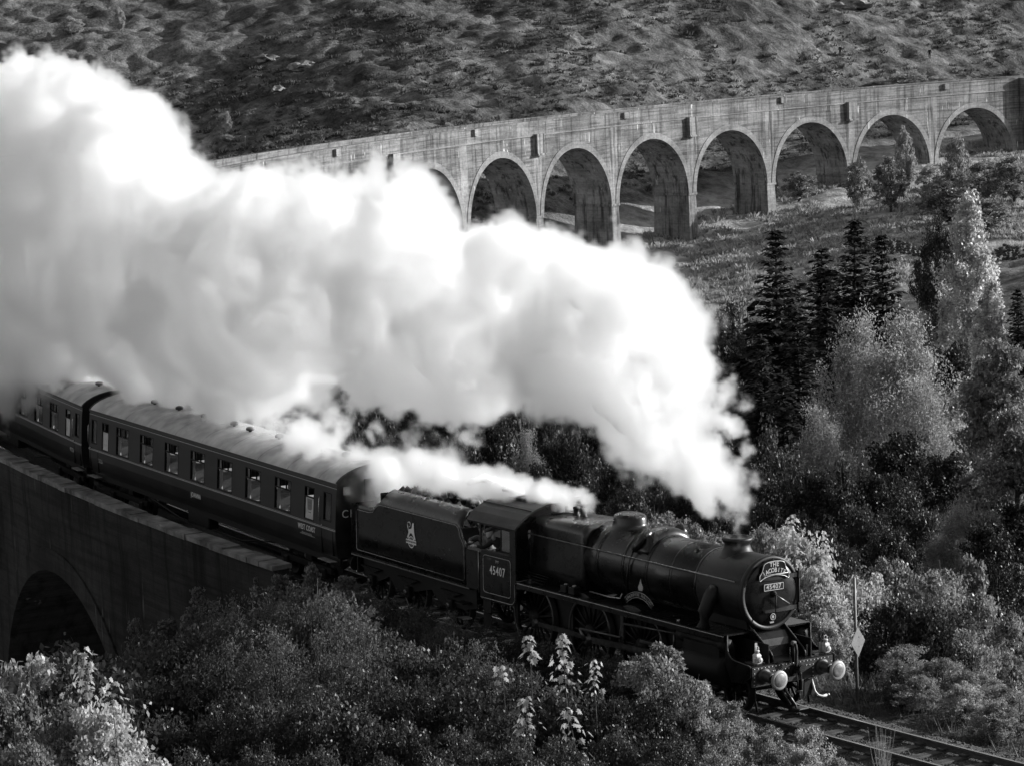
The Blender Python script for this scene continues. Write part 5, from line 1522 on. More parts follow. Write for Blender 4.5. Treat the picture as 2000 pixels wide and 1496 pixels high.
def stems(c, h, trunk_r, seed, n_limb, z_split=.3, multi=1):
    r_ = np.random.default_rng(seed + 99)
    w = MB()
    for m_ in range(multi):
        a = r_.uniform(0, 6.28); sp = 0 if multi == 1 else .12 * h * r_.uniform(.4, 1)
        top = Vector((math.cos(a) * sp, math.sin(a) * sp, h * .93))
        path = []
        for k in range(7):
            t = k / 6
            path.append((top.x * t + r_.normal(0, .012 * h) * (t > 0), top.y * t + r_.normal(0, .012 * h) * (t > 0), h * .93 * t - (.3 if k == 0 else 0)))
        w.ring(path, [trunk_r * (1.25 if k == 0 else 1 - .9 * k / 6) for k in range(7)], 8)
        idx = r_.permutation(len(c))[: n_limb // multi]
        for i in idx:
            e = Vector(c[i]); tz = max(z_split, min(.9, e.z / h - r_.uniform(.05, .22)))
            k = tz * 6; k0 = int(k); f_ = k - k0
            b_ = Vector(path[k0]).lerp(Vector(path[min(6, k0 + 1)]), f_)
            mid = b_.lerp(e, .5) + Vector((0, 0, .03 * h))
            rr = trunk_r * (1 - .9 * tz) * .5
            w.ring([b_, mid, e], [rr, rr * .6, rr * .15], 5)
    return w

PROTO = {}
def proto(name, crown, stem_w, h, rad, lm, bm_):
    crown.materials.append(lm)
    sm = stem_w.mesh(name + '_stem'); sm.materials.append(bm_)
    PROTO[name] = (crown, sm, h, rad)

LM_near = leaf_mat('leaf_green', .047, .42, .45, .55)
LM_bright = leaf_mat('leaf_pale', .33, .52, .4, .45)
LM_dark = leaf_mat('leaf_dark', .024, .35, .5, .5)
LM_birch = leaf_mat('leaf_birch', .22, .45, .5, .45)
LM_mid = leaf_mat('leaf_mid', .045, .4, .5, .5)
LM_con = leaf_mat('needle_dark', .011, .12, .6, .5, .2)
LM_pine = leaf_mat('needle_pine', .18, .25, .55, .5)
LM_far = leaf_mat('leaf_far', .30, .42, .5, .4)
LM_twig = leaf_mat('twig_brown', .085, .3, .7, .4, .1)

# shrubs seen close to
cw_, cc_ = clump_crown(1, 3.0, 1.55, .15, 95, 11500, .100); proto('shrub_a', cw_, stems(cc_, 3.0, .05, 1, 40, .1, 5), 3.0, 1.55, LM_near, M_bark)
cw_, cc_ = clump_crown(2, 3.0, 1.45, .15, 110, 14500, .072, cl=.21); proto('shrub_b', cw_, stems(cc_, 3.0, .045, 2, 46, .1, 6), 3.0, 1.45, LM_near, M_bark)
cw_, cc_ = clump_crown(3, 3.2, 1.35, .1, 90, 12500, .095, cl=.24, top=.7); proto('shrub_pale', cw_, stems(cc_, 3.2, .045, 3, 40, .1, 4), 3.2, 1.35, LM_bright, M_bark)
cw_, cc_ = clump_crown(4, 3.0, 1.5, .05, 150, 21000, .042, cl=.17, top=.4); proto('shrub_fine', cw_, stems(cc_, 3.0, .035, 4, 90, .05, 9), 3.0, 1.5, LM_twig, M_bark)
cw_, cc_ = clump_crown(5, 3.4, 1.2, .2, 80, 11500, .080, cl=.24, top=.75); proto('shrub_speckle', cw_, stems(cc_, 3.4, .05, 5, 40, .15, 3), 3.4, 1.2, leaf_mat('leaf_speckle', .21, .5, .4, .6), M_bark)
cw_, cc_ = clump_crown(15, 2.4, .34, .2, 34, 1500, .085, cl=.42, top=.8); proto('shoot', cw_, stems(cc_, 2.4, .018, 15, 22, .1, 1), 2.4, .34, leaf_mat('leaf_shoot', .17, .5, .4, .6), M_bark)
# trees of the valley
cw_, cc_ = clump_crown(6, 14.0, 3.6, 2.2, 190, 46000, .125, cl=.20, droop=.5, top=.72, flat=.95); proto('birch', cw_, stems(cc_, 14.0, .16, 6, 80, .16, 1), 14.0, 3.6, LM_birch, M_birchbark)
cw_, cc_ = clump_crown(7, 9.0, 3.4, .9, 150, 24000, .17, cl=.22, top=.45); proto('round_tree', cw_, stems(cc_, 9.0, .17, 7, 70, .14, 2), 9.0, 3.4, LM_mid, M_bark)
cw_, cc_ = clump_crown(8, 9.5, 2.7, .8, 160, 23000, .15, cl=.2, top=.6); proto('slender_tree', cw_, stems(cc_, 9.5, .13, 8, 80, .1, 3), 9.5, 2.7, LM_dark, M_bark)
cw_, cc_ = clump_crown(9, 16.0, 2.1, 1.5, 160, 17000, .24, cl=.27, top=.78, flat=1.5); proto('aspen', cw_, stems(cc_, 16.0, .18, 9, 90, .1, 1), 16.0, 2.1, leaf_mat('leaf_aspen', .46, .5, .4, .5), M_birchbark)
cw_, cc_ = clump_crown(10, 8.0, 2.9, .6, 100, 9000, .30, cl=.25, top=.5); proto('far_tree', cw_, stems(cc_, 8.0, .14, 10, 40, .12, 2), 8.0, 2.9, LM_far, M_birchbark)
cw_, cc_ = clump_crown(12, 8.0, 2.6, .6, 110, 9000, .28, cl=.22, top=.5); proto('far_dark_tree', cw_, stems(cc_, 8.0, .14, 12, 40, .12, 2), 8.0, 2.6, leaf_mat('leaf_scrub', .19, .4, .5, .5), M_bark)

def conifer(seed, h, rad):
    r_ = np.random.default_rng(seed)
    C, Dr, Nr, Ln, To = [], [], [], [], []
    w = MB(); w.ring([(0, 0, -.4), (0, 0, h * .5), (0, 0, h)], [h * .013, h * .008, .02], 8)
    z = h * .06
    while z < h * .985:
        t = z / h
        rr = rad * (1 - t) ** .85 * r_.uniform(.75, 1.15) + .12
        nb = int(5 + 5 * (1 - t))
        a0 = r_.uniform(0, 6.28)
        for b_ in range(nb):
            a = a0 + 6.283 * b_ / nb + r_.normal(0, .18); l = rr * r_.uniform(.65, 1.15)
            dirv = np.array([math.cos(a), math.sin(a), 0.0])
            sl = -.30 + .55 * t
            m_ = max(5, int(l * 9))
            f_ = np.linspace(.12, 1, m_)
            base = np.array([0, 0, z]) + dirv * (l * f_)[:, None]
            base[:, 2] += sl * l * f_ + .16 * l * f_ ** 2
            sd = np.cross(dirv, [0, 0, 1])
            for sgn in (-1, 1):
                n = m_
                off_ = sd * sgn * (l * .20 * (1.1 - f_) + .05)[:, None] * r_.uniform(.4, 1.2, (n, 1))
                C.append(base + off_ * .5 + r_.normal(0, .05, (n, 3)) - np.array([0, 0, .10])); Dr.append(dirv * .8 + off_ / (np.linalg.norm(off_, axis=1, keepdims=True) + 1e-6) * .7 + np.array([0, 0, -.45]) + r_.normal(0, .2, (n, 3)))
                Nr.append(np.tile([0, 0, 1.0], (n, 1)) + r_.normal(0, .35, (n, 3))); Ln.append(np.clip(l * .42, .35, .95) * r_.uniform(.7, 1.3, n)); To.append(r_.random(n))
            w.ring([(0, 0, z), tuple(base[-1])], [.03, .008], 4)
        z += h * .017 * r_.uniform(.7, 1.3) + .06
    C = np.concatenate(C); Dr = np.concatenate(Dr); Nr = np.concatenate(Nr); Ln = np.concatenate(Ln); To = np.concatenate(To)
    return quads(C, Dr, Nr, Ln, Ln * .5, To, 'crown'), w
c_, w_ = conifer(1, 19.0, 3.3); proto('spruce', c_, w_, 19.0, 3.3, LM_con, M_bark)
c_, w_ = conifer(2, 17.0, 2.5); proto('spruce_slim', c_, w_, 17.0, 2.5, LM_con, M_bark)

def pine(seed, h):
    r_ = np.random.default_rng(seed)
    w = MB(); w.ring([(0, 0, -.4), (.1, 0, h * .4), (-.1, .05, h * .75), (0, 0, h * .97)], [.24, .18, .11, .04], 8)
    C, Nr, To, Ln = [], [], [], []
    for k in range(46):
        t = r_.uniform(.16, 1.0); a = r_.uniform(0, 6.28); l = (2.9 * (1 - t) ** .6 + .4) * r_.uniform(.5, 1.1)
        b_ = np.array([0, 0, t * h * .95]); e = b_ + np.array([math.cos(a) * l, math.sin(a) * l, .10 * l])
        w.ring([tuple(b_), tuple((b_ + e) / 2 + [0, 0, .1]), tuple(e)], [.06, .045, .02], 5)
        for j_ in range(4):
            c0 = b_ + (e - b_) * r_.uniform(.45, 1.08) + r_.normal(0, .22, 3); n = 190
            v = rdir(n, r_) * (r_.random(n) ** .5)[:, None] * np.array([.75, .75, .26]) * r_.uniform(.7, 1.2)
            C.append(c0 + v); Nr.append(rdir(n, r_) + [0, 0, .8]); To.append(np.clip(r_.normal(.5, .2, n) + .4 * v[:, 2], 0, 1)); Ln.append(r_.uniform(.14, .28, n))
    C = np.concatenate(C); Nr = np.concatenate(Nr); To = np.concatenate(To); Ln = np.concatenate(Ln)
    return quads(C, rdir(len(C), r_) + np.array([0, 0, .5]), Nr, Ln, Ln * .42, To, 'crown'), w
c_, w_ = pine(4, 11.0); proto('pine', c_, w_, 11.0, 2.9, LM_pine, M_bark)

def plant(kind, name, base, h, wid, label, cat, group=None, rot=None, lean=0.0):
    crown, stem, h0, r0 = PROTO[kind]
    t = empty(name, None, label, cat, group)
    t.location = base; t.rotation_euler = (lean * random.uniform(-1, 1), lean * random.uniform(-1, 1), random.uniform(0, 6.28) if rot is None else rot)
    t.scale = (wid / (2 * r0), wid / (2 * r0), h / h0)
    put('foliage' if cat == 'shrub' else 'crown', crown, t)
    put('stem' if cat == 'shrub' else 'trunk', stem, t)
    return t

def plant_px(kind, name, px, py_top, D, wpx, label, cat, group=None, sink=.15, minh=1.0, rot=None, tall=None):
    """stand a plant on the ground D metres out so that its top reaches the given sight line"""
    p = at(px, py_top, D); gz = hz(p.x, p.y)
    h = max(minh, p.z - gz + sink)
    if tall: h = min(h, tall)
    crown, stem, h0, r0 = PROTO[kind]
    if cat == 'shrub': wpx = max(wpx, h / h0 * 2 * r0 * .72 * FPX / D)
    return plant(kind, name, (p.x, p.y, gz - sink), h, wpx * D / FPX, label, cat, group, rot)

# --- spruces
SP = 'tall dark spruces beside the pale birch'
for kd, px, py, D, w_, lb in (('spruce', 1515, 440, 158, 330, 'leftmost of the tall dark spruces, in front of the viaduct meadow'),
                              ('spruce_slim', 1588, 478, 168, 260, 'shorter dark spruce between two taller ones below the viaduct'),
                              ('spruce', 1650, 420, 164, 340, 'tallest dark spruce in the middle of the clump'),
                              ('spruce', 1722, 450, 152, 290, 'rightmost dark spruce, just above the pale birch'),
                              ('spruce_slim', 1560, 600, 140, 260, 'low dark spruce in front of the spruce clump'),
                              ('spruce_slim', 1480, 650, 138, 230, 'low dark spruce nearest the edge of the steam'),
                              ('spruce_slim', 1545, 560, 172, 230, 'dark spruce filling the gap behind the leftmost spruce'),
                              ('spruce_slim', 1690, 540, 170, 240, 'dark spruce filling the gap behind the rightmost spruce'),
                              ('spruce', 1610, 520, 178, 260, 'dark spruce standing behind the middle of the clump'),
                              ('spruce_slim', 1530, 720, 130, 260, 'lowest dark spruce at the front of the clump'),
                              ('spruce_slim', 1990, 560, 190, 150, 'dark spruce cut off by the right edge'),
                              ('spruce_slim', 1620, 590, 150, 280, 'dark spruce half hidden behind the pale birch')):
    t_ = plant_px(kd, 'spruce_tree', px, py, D, w_, lb, 'tree', SP); t_.rotation_euler.x = random.uniform(-.03, .03); t_.rotation_euler.y = random.uniform(-.03, .03)
# --- birches, aspen, pines on the right
plant_px('birch', 'birch_tree', 1672, 572, 122, 250, 'left crown of the pale feathery birches right of the chimney', 'tree', 'pale birches')
plant_px('birch', 'birch_tree', 1765, 575, 120, 290, 'right crown of the pale feathery birches right of the chimney', 'tree', 'pale birches')
plant_px('birch', 'birch_tree', 1600, 760, 112, 170, 'lower feathery birch under the dark spruces', 'tree', 'pale birches')
plant_px('birch', 'birch_tree', 1800, 700, 112, 200, 'broad feathery birch below the twin birch crowns', 'tree', 'pale birches')
plant_px('aspen', 'aspen_tree', 1888, 345, 205, 118, 'tall slender speckled aspen below the right end of the viaduct', 'tree')
plant_px('aspen', 'aspen_tree', 1935, 520, 190, 90, 'smaller speckled aspen right of the tall one', 'tree')
plant_px('round_tree', 'bare_twig_tree', 1830, 398, 262, 100, 'dark twiggy tree left of the tall aspen on the meadow', 'tree')
plant_px('pine', 'pine_tree', 1950, 670, 104, 270, 'layered pine with lit branches at the right edge', 'tree')
plant_px('pine', 'pine_tree', 1985, 800, 96, 240, 'lower layered pine at the right edge behind the shrubs', 'tree')
plant_px('slender_tree', 'dark_tree', 1850, 640, 140, 190, 'dark tree between the birches and the pine', 'tree')
# --- trees at the foot of the viaduct
for kd, px, pb, pt_, w_, lb in (('far_tree', 1680, 412, 306, 62, 'round pale tree standing against a viaduct pier'),
                                ('far_tree', 1768, 390, 245, 44, 'slim pale tree seen under the second arch from the right'),
                                ('far_tree', 1872, 400, 258, 58, 'pale upright tree under the rightmost arch'),
                                ('far_tree', 1925, 392, 308, 120, 'wide bright tree in front of the rightmost arch'),
                                ('far_tree', 1818, 400, 318, 66, 'bright leafy tree between the two right arches'),
                                ('far_dark_tree', 1980, 400, 300, 90, 'grey tree under the viaduct at the right edge'),
                                ('far_dark_tree', 1740, 415, 300, 70, 'grey tree behind the second arch from the right'),
                                ('far_dark_tree', 1850, 440, 350, 120, 'grey thicket tree below the rightmost arch'),
                                ('far_dark_tree', 1920, 455, 385, 130, 'low grey thicket right of the aspen top'),
                                ('far_dark_tree', 1560, 395, 330, 70, 'low grey tree beyond the fifth arch from the right'),
                                ('far_tree', 1510, 385, 330, 22, 'small pale bush beside the fourth pier from the right')):
    p, D = hit(px, pb, 200)
    top = at(px, pt_, D)
    plant(kd, 'tree_below_viaduct', (p.x, p.y, p.z - .2), max(2.0, top.z - p.z), w_ * D / FPX, lb, 'tree', 'trees at the foot of the viaduct')
# --- bushes on the hill behind
for px, pb, pt_, w_, lb in ((235, 62, 12, 22, 'small pale tree high on the dark hillside at upper left'),
                            (343, 210, 192, 30, 'lone pale round bush on the dark hillside left of centre'),
                            (446, 262, 216, 20, 'thin pale tree on the hillside above the steam'),
                            (445, 288, 262, 24, 'pale bush at the foot of the thin hillside tree'),
                            (95, 82, 60, 12, 'tiny pale bush high on the left hillside'),
                            (1455, 45, 22, 12, 'tiny pale tree near the top edge of the hillside'),
                            (1508, 52, 34, 14, 'second tiny pale tree near the top edge of the hillside'),
                            (1720, 178, 155, 70, 'left of the pale bushes behind the viaduct parapet'),
                            (1775, 176, 138, 80, 'middle and tallest of the pale bushes behind the viaduct parapet'),
                            (1830, 172, 146, 70, 'right of the pale bushes behind the viaduct parapet'),
                            (1985, 150, 132, 30, 'small pale bush behind the parapet at the right edge'),
                            (140, 70, 30, 50, 'feathery pale shrub on the lit slope at upper left')):
    p, D = hit(px, pb, 285)
    top = at(px, pt_, D)
    plant('far_tree', 'hillside_bush', (p.x, p.y, p.z - .2), max(1.2, top.z - p.z), w_ * D / FPX, lb, 'bush', 'bushes on the far hillside')

_used = set()
def uniq(base, px, depth, marks, depths):
    m_ = min(marks, key=lambda q: abs(q[0] - px))[1]
    for d_ in [depth] + [x_ for x_ in depths if x_ != depth]:
        lb = f'{base} {m_}, {d_}' if d_ else f'{base} {m_}'
        if lb not in _used:
            _used.add(lb); return lb
    return f'{base} {m_}, {depth}'
# --- woodland between the train and the meadow
VW = 'trees of the dark wood in the valley behind the train'
VL = {'round_tree': 'rounded leafy valley tree', 'slender_tree': 'dark upright valley tree', 'birch': 'feathery valley birch'}
WM = [(350, 'behind the far coach windows'), (480, 'behind the middle of the coach'), (560, 'behind the coach roof vents'), (640, 'behind the front end of the coach'), (720, 'behind the back of the tender'), (800, 'behind the tender emblem'), (880, 'behind the front of the tender'), (960, 'behind the cab roof'), (1040, 'behind the firebox'), (1120, 'behind the safety valves'), (1200, 'behind the dome'), (1270, 'behind the top feed'), (1340, 'left of the chimney'), (1420, 'behind the chimney'), (1490, 'right of the chimney'), (1550, 'below the dark spruces'), (1610, 'below the spruces and birches'), (1670, 'below the left birch crown'), (1740, 'below the right birch crown'), (1800, 'right below the birches'), (1860, 'between birches and pine'), (1930, 'beside the pines'), (1985, 'at the right edge under the pines')]
WD = ['nearest row', 'middle row', 'farther row', 'farthest row']
wood = [(1335, 545, 186, 130, 'round_tree'), (1440, 560, 190, 150, 'round_tree'), (1400, 640, 160, 150, 'slender_tree'), (1350, 700, 150, 150, 'round_tree'), (1440, 740, 140, 150, 'slender_tree'), (1500, 800, 128, 160, 'round_tree'),
        (1540, 860, 108, 170, 'round_tree'), (1475, 880, 104, 150, 'slender_tree'), (1590, 905, 100, 150, 'slender_tree'), (1650, 870, 105, 170, 'round_tree'), (1720, 900, 100, 170, 'slender_tree'), (1780, 930, 98, 170, 'round_tree'), (1850, 860, 108, 150, 'slender_tree'), (1870, 960, 95, 140, 'birch'), (1680, 960, 96, 150, 'round_tree'), (1500, 960, 92, 120, 'slender_tree'), (1560, 980, 92, 110, 'slender_tree'), (1620, 1000, 92, 120, 'round_tree'), (1740, 1010, 90, 140, 'slender_tree'), (1930, 1000, 92, 150, 'slender_tree'), (1980, 960, 96, 140, 'slender_tree'),
        (1000, 640, 150, 180, 'slender_tree'), (1100, 700, 140, 170, 'round_tree'), (1200, 760, 132, 180, 'slender_tree'), (900, 700, 150, 180, 'slender_tree'), (800, 690, 150, 170, 'slender_tree'), (700, 700, 140, 160, 'round_tree'),  
        (920, 845, 112, 150, 'round_tree'), (860, 820, 118, 140, 'slender_tree'), (970, 800, 122, 150, 'slender_tree'), (1090, 830, 116, 140, 'slender_tree'), (1150, 860, 112, 140, 'round_tree'), (1210, 880, 108, 150, 'slender_tree'), (1270, 890, 104, 140, 'round_tree'), (1330, 930, 100, 130, 'slender_tree'), (1050, 880, 106, 130, 'slender_tree'), (1130, 910, 100, 130, 'slender_tree'), (1230, 930, 97, 140, 'slender_tree'), (1390, 940, 96, 120, 'slender_tree'), (1430, 900, 106, 120, 'round_tree'),
        (690, 800, 118, 130, 'round_tree'), (760, 830, 110, 120, 'slender_tree'), (820, 880, 104, 130, 'slender_tree'),
        (1380, 800, 135, 160, 'slender_tree'), (1300, 820, 130, 150, 'slender_tree'), (1900, 760, 125, 150, 'slender_tree'), (1760, 820, 110, 200, 'slender_tree')]
for px, py, D, w_, kd in wood:
    plant_px(kd, {'round_tree': 'round_tree', 'slender_tree': 'upright_tree', 'birch': 'birch_tree'}[kd], px, py, D, w_ * 1.15, uniq(VL[kd], px, WD[0 if D < 102 else 1 if D < 118 else 2 if D < 142 else 3], WM, WD), 'tree', VW, tall=17)
plant_px('birch', 'birch_tree', 1024, 806, 112, 110, 'birch with a thin white trunk behind the safety valve steam', 'tree')
plant_px('shoot', 'birch_sapling', 1893, 1030, 84, 75, 'young birch with a thin pale trunk among the right shrubs', 'tree')
plant_px('shrub_speckle', 'speckled_shrub', 680, 830, 98, 90, 'speckled leafy shrub behind the coach roof', 'shrub')
plant_px('shrub_speckle', 'speckled_shrub', 500, 765, 112, 90, 'speckled leafy shrub seen through gaps in the steam above the coach', 'shrub')
for px, py, D, w_ in ((1285, 968, 82, 110), (1340, 990, 80, 120), (1395, 1010, 78, 100), (1240, 985, 84, 90), (1500, 990, 82, 110), (1560, 1040, 80, 100)):
    plant_px('shrub_speckle', 'speckled_shrub', px, py, D, w_, uniq('speckled shrub', px, 'close to the line', WM, ['close to the line', 'a little farther back']), 'shrub', 'shrubs just behind the boiler', minh=2)

for px in range(690, 1440, 48):  # row added to keep the low sun off the ballast behind the wheels
    D = Dtrack(px) + 4.6; q = at(px, 1200, D); g0 = hz(q.x, q.y)
    plant('shrub_a', 'lineside_shrub', (q.x, q.y, g0 - .1), random.uniform(1.1, 1.7), random.uniform(1.6, 2.4), uniq('low added sun-blocking shrub', px, 'at the track edge', WM, ['at the track edge', 'beside the rails', 'against the line']), 'shrub', 'low shrubs added as a sun screen beyond the line')
# --- shrubs beyond the rails on the right, lit from behind
RG = 'sunlit shrubs beyond the rails on the right'
right = [('shrub_pale', 1572, 1062, 76, 70), ('shrub_pale', 1615, 1150, 74, 80), ('shrub_pale', 1660, 1165, 76, 80), ('shrub_pale', 1520, 1075, 74.5, 100), ('shrub_pale', 1548, 1012, 76, 62), ('shrub_pale', 1590, 1085, 74, 90), ('shrub_pale', 1635, 1120, 75, 80), ('shrub_pale', 1690, 1105, 76, 80),
         ('shrub_speckle', 1745, 1050, 79, 110), ('shrub_speckle', 1800, 1075, 77, 120), ('shrub_speckle', 1850, 1065, 80, 110), ('shrub_speckle', 1905, 1120, 78, 120), ('shrub_speckle', 1965, 1165, 76, 100),
         ('shrub_a', 1735, 1160, 72, 100), ('shrub_a', 1780, 1150, 72, 120), ('shrub_a', 1840, 1160, 72, 120), ('shrub_speckle', 1890, 1200, 71, 120), 
         ('shrub_speckle', 1760, 1245, 68, 110), ('shrub_speckle', 1830, 1270, 67.5, 120), ('shrub_speckle', 1900, 1300, 67, 120), ('shrub_speckle', 1960, 1330, 66, 110), ('shrub_pale', 1880, 1345, 65, 90),
         ('shrub_speckle', 1790, 1330, 66, 90), ('shrub_pale', 1940, 1385, 63.5, 90), ('shrub_speckle', 1990, 1360, 64, 90), ('shrub_pale', 1600, 1190, 72.5, 80), ('shrub_a', 1755, 1300, 66.5, 70)]
RL = {'shrub_pale': 'bright pale shrub beyond the rails', 'shrub_speckle': 'speckled shrub beyond the rails', 'shrub_a': 'dark leafy shrub beyond the rails'}
RM = [(1520, 'just behind the smokebox'), (1550, 'right of the chimney'), (1595, 'right of the smokebox'), (1640, 'left of the sign post'), (1690, 'behind the sign post'), (1735, 'just right of the sign post'), (1785, 'right of the sign'), (1835, 'in the middle of the right shrubs'), (1890, 'below the young birch'), (1940, 'near the right edge'), (1985, 'at the right edge')]
RD = ['lowest row', 'middle row', 'top row']
for kd, px, py, D, w_ in right:
    plant_px(kd, 'lineside_shrub', px, py, D, w_ * 1.1, uniq(RL[kd], px, RD[0 if py > 1280 else 1 if py > 1180 else 2], RM, RD), 'shrub', RG, minh=1.2)

# --- thicket between the camera and the train
NG = 'thicket of shrubs between viewer and train'
NL = {'shrub_a': 'leafy green shrub in the shaded thicket in front of the train', 'shrub_b': 'small-leaved shrub in the shaded thicket in front of the train', 'shrub_fine': 'fine twiggy grey shrub in the thicket in front of the tender', 'shrub_speckle': 'speckled shrub with lit tips in front of the train', 'shrub_pale': 'bright pale-leaved shrub in the thicket in front of the train'}
near = [('shrub_b', 270, 1222, 66, 110), ('shrub_b', 340, 1218, 66, 110), ('shrub_fine', 420, 1165, 65, 120), ('shrub_speckle', 430, 1148, 65.5, 60), ('shrub_fine', 500, 1140, 64, 130), ('shrub_fine', 580, 1125, 63, 130), ('shrub_fine', 640, 1140, 62, 120), ('shrub_speckle', 618, 1098, 64, 46),
        ('shrub_fine', 700, 1195, 61, 120), ('shrub_b', 770, 1228, 60.5, 110), ('shrub_b', 850, 1235, 60, 110), ('shrub_fine', 930, 1240, 59.5, 110), ('shrub_b', 1010, 1290, 58, 110), ('shrub_a', 1100, 1330, 57, 110), ('shrub_b', 1190, 1345, 56.5, 110),
        ('shrub_speckle', 1285, 1236, 59, 62), ('shrub_b', 1290, 1310, 57, 100), ('shrub_speckle', 1350, 1345, 57, 80), ('shrub_speckle', 1420, 1375, 56.5, 90), ('shrub_speckle', 1490, 1408, 55.5, 80), ('shrub_pale', 1560, 1445, 55, 70), ('shrub_speckle', 1640, 1462, 54.5, 70), ('shrub_pale', 1578, 1410, 56, 26),
        ('shrub_pale', 55, 1250, 53, 120), ('shrub_a', 150, 1262, 53, 110), ('shrub_speckle', 20, 1300, 52, 110), ('shrub_speckle', 110, 1330, 51, 130), ('shrub_pale', 190, 1350, 50.5, 90), ('shrub_speckle', 40, 1400, 50, 130), ('shrub_a', 230, 1260, 63, 100), ('shrub_a', 150, 1240, 66, 90),
        ('shrub_b', 280, 1300, 60, 120), ('shrub_a', 360, 1290, 60, 120), ('shrub_fine', 450, 1240, 60, 130), ('shrub_fine', 540, 1210, 59, 130), ('shrub_fine', 630, 1220, 58, 130), ('shrub_b', 720, 1280, 57, 120), ('shrub_b', 810, 1310, 56.5, 120), ('shrub_a', 900, 1320, 56, 120), ('shrub_a', 990, 1370, 55, 120),
        ('shrub_a', 300, 1390, 55, 130), ('shrub_b', 400, 1370, 55, 130), ('shrub_b', 500, 1330, 55, 130), ('shrub_b', 600, 1330, 54, 130), ('shrub_a', 700, 1370, 53.5, 130), ('shrub_a', 800, 1400, 53, 130), ('shrub_b', 900, 1410, 53, 130), ('shrub_a', 1000, 1440, 52, 120), ('shrub_b', 1100, 1430, 53, 120), ('shrub_a', 1200, 1420, 54, 120), ('shrub_b', 1300, 1420, 54, 120), ('shrub_speckle', 1400, 1450, 53.5, 120), ('shrub_speckle', 1480, 1475, 53, 90),
        ('shrub_b', 260, 1460, 52, 120), ('shrub_a', 380, 1455, 52, 130), ('shrub_b', 500, 1440, 51.5, 130), ('shrub_a', 620, 1450, 51, 130), ('shrub_b', 740, 1465, 51, 130), ('shrub_a', 860, 1475, 51, 130), ('shrub_b', 1160, 1480, 51, 120), ('shrub_b', 1280, 1480, 51.5, 120)]
NL = {'shrub_a': 'dark leafy thicket shrub', 'shrub_b': 'small-leaved dark thicket shrub', 'shrub_fine': 'fine twiggy grey shrub', 'shrub_speckle': 'speckled thicket shrub', 'shrub_pale': 'bright pale thicket shrub'}
NM = [(30, 'in the lower left corner'), (120, 'below the near arch'), (200, 'right of the near arch'), (270, 'below the stone parapet'), (350, 'below the coach name'), (430, 'below the parapet end'), (510, 'below the coach door'), (590, 'below the coach end'), (660, 'below the back of the tender'), (730, 'below the tender emblem'), (800, 'below the middle of the tender'), (870, 'below the front of the tender'), (940, 'below the cab number'), (1010, 'below the back wheels'), (1100, 'below the middle wheels'), (1190, 'below the front wheels'), (1290, 'below the cylinder'), (1350, 'below the front bogie'), (1420, 'left of the near buffer'), (1490, 'below the near buffer'), (1570, 'beside the near rail'), (1640, 'at the bottom beside the rail')]
ND = ['back row', 'second row', 'third row', 'front row']
row = [('shrub_fine', 700, 1180), ('shrub_b', 760, 1205), ('shrub_b', 820, 1222), ('shrub_fine', 880, 1232), ('shrub_b', 945, 1243), ('shrub_b', 1010, 1256), ('shrub_a', 1075, 1278), ('shrub_b', 1140, 1292), ('shrub_b', 1200, 1296), ('shrub_b', 1255, 1300), ('shrub_a', 1320, 1325), ('shrub_speckle', 1385, 1350), ('shrub_b', 1440, 1385), ('shrub_speckle', 1500, 1410)]
near += [(kd, px, py - (46 if px < 900 else 30 if px < 1300 else 10), Dtrack(px) - (6.2 if px < 900 else 5.2), 110) for kd, px, py in row]
for kd, px, py, D, w_ in near:
    lf = px < 200 and kd in ('shrub_pale', 'shrub_speckle')
    plant_px(kd, 'thicket_shrub', px, py, D, w_ * 1.18, uniq(NL[kd], px, ND[0 if D > 59.4 else 1 if D > 56 else 2 if D > 52.8 else 3], NM, ND), 'shrub', 'sunlit shrubs at the lower left corner' if lf else NG, minh=1.0)

for px, py, dd in ((262, 1185, 5), (312, 1178, 5), (362, 1172, 5), (398, 1120, 5.5), (455, 1112, 5.5), (478, 1128, 6), (520, 1100, 6), (560, 1092, 6), (602, 1082, 6), (622, 1072, 6), (655, 1102, 6), (690, 1142, 6), (742, 1172, 6), (795, 1188, 6), (842, 1198, 6), (905, 1205, 6), (968, 1222, 6), (1235, 1262, 6), (1282, 1222, 5.5), (1300, 1244, 5.5), (1352, 1296, 6), (1420, 1330, 6), (1470, 1372, 6), (430, 1210, 9), (530, 1180, 9), (640, 1200, 10), (760, 1265, 10), (880, 1290, 10), (340, 1260, 10), (600, 1300, 13), (480, 1310, 13), (720, 1350, 13), (840, 1380, 14), (950, 1350, 12), (380, 1340, 13), (1240, 1390, 10), (1330, 1395, 9)):
    D = Dtrack(px) - dd - (6 if px < 420 else 0); q = at(px, py, D); g0 = hz(q.x, q.y); h = random.uniform(2.0, 3.0)
    plant('shoot', 'leafy_shoot', (q.x, q.y, q.z - h), h, random.uniform(.55, .95), uniq('thin upright leafy shoot', px, ND[0 if dd < 7 else 1 if dd < 11 else 2], NM, ND + ['lit tip', 'slanting']), 'shoot', 'leafy shoots rising from the thicket', lean=.12)

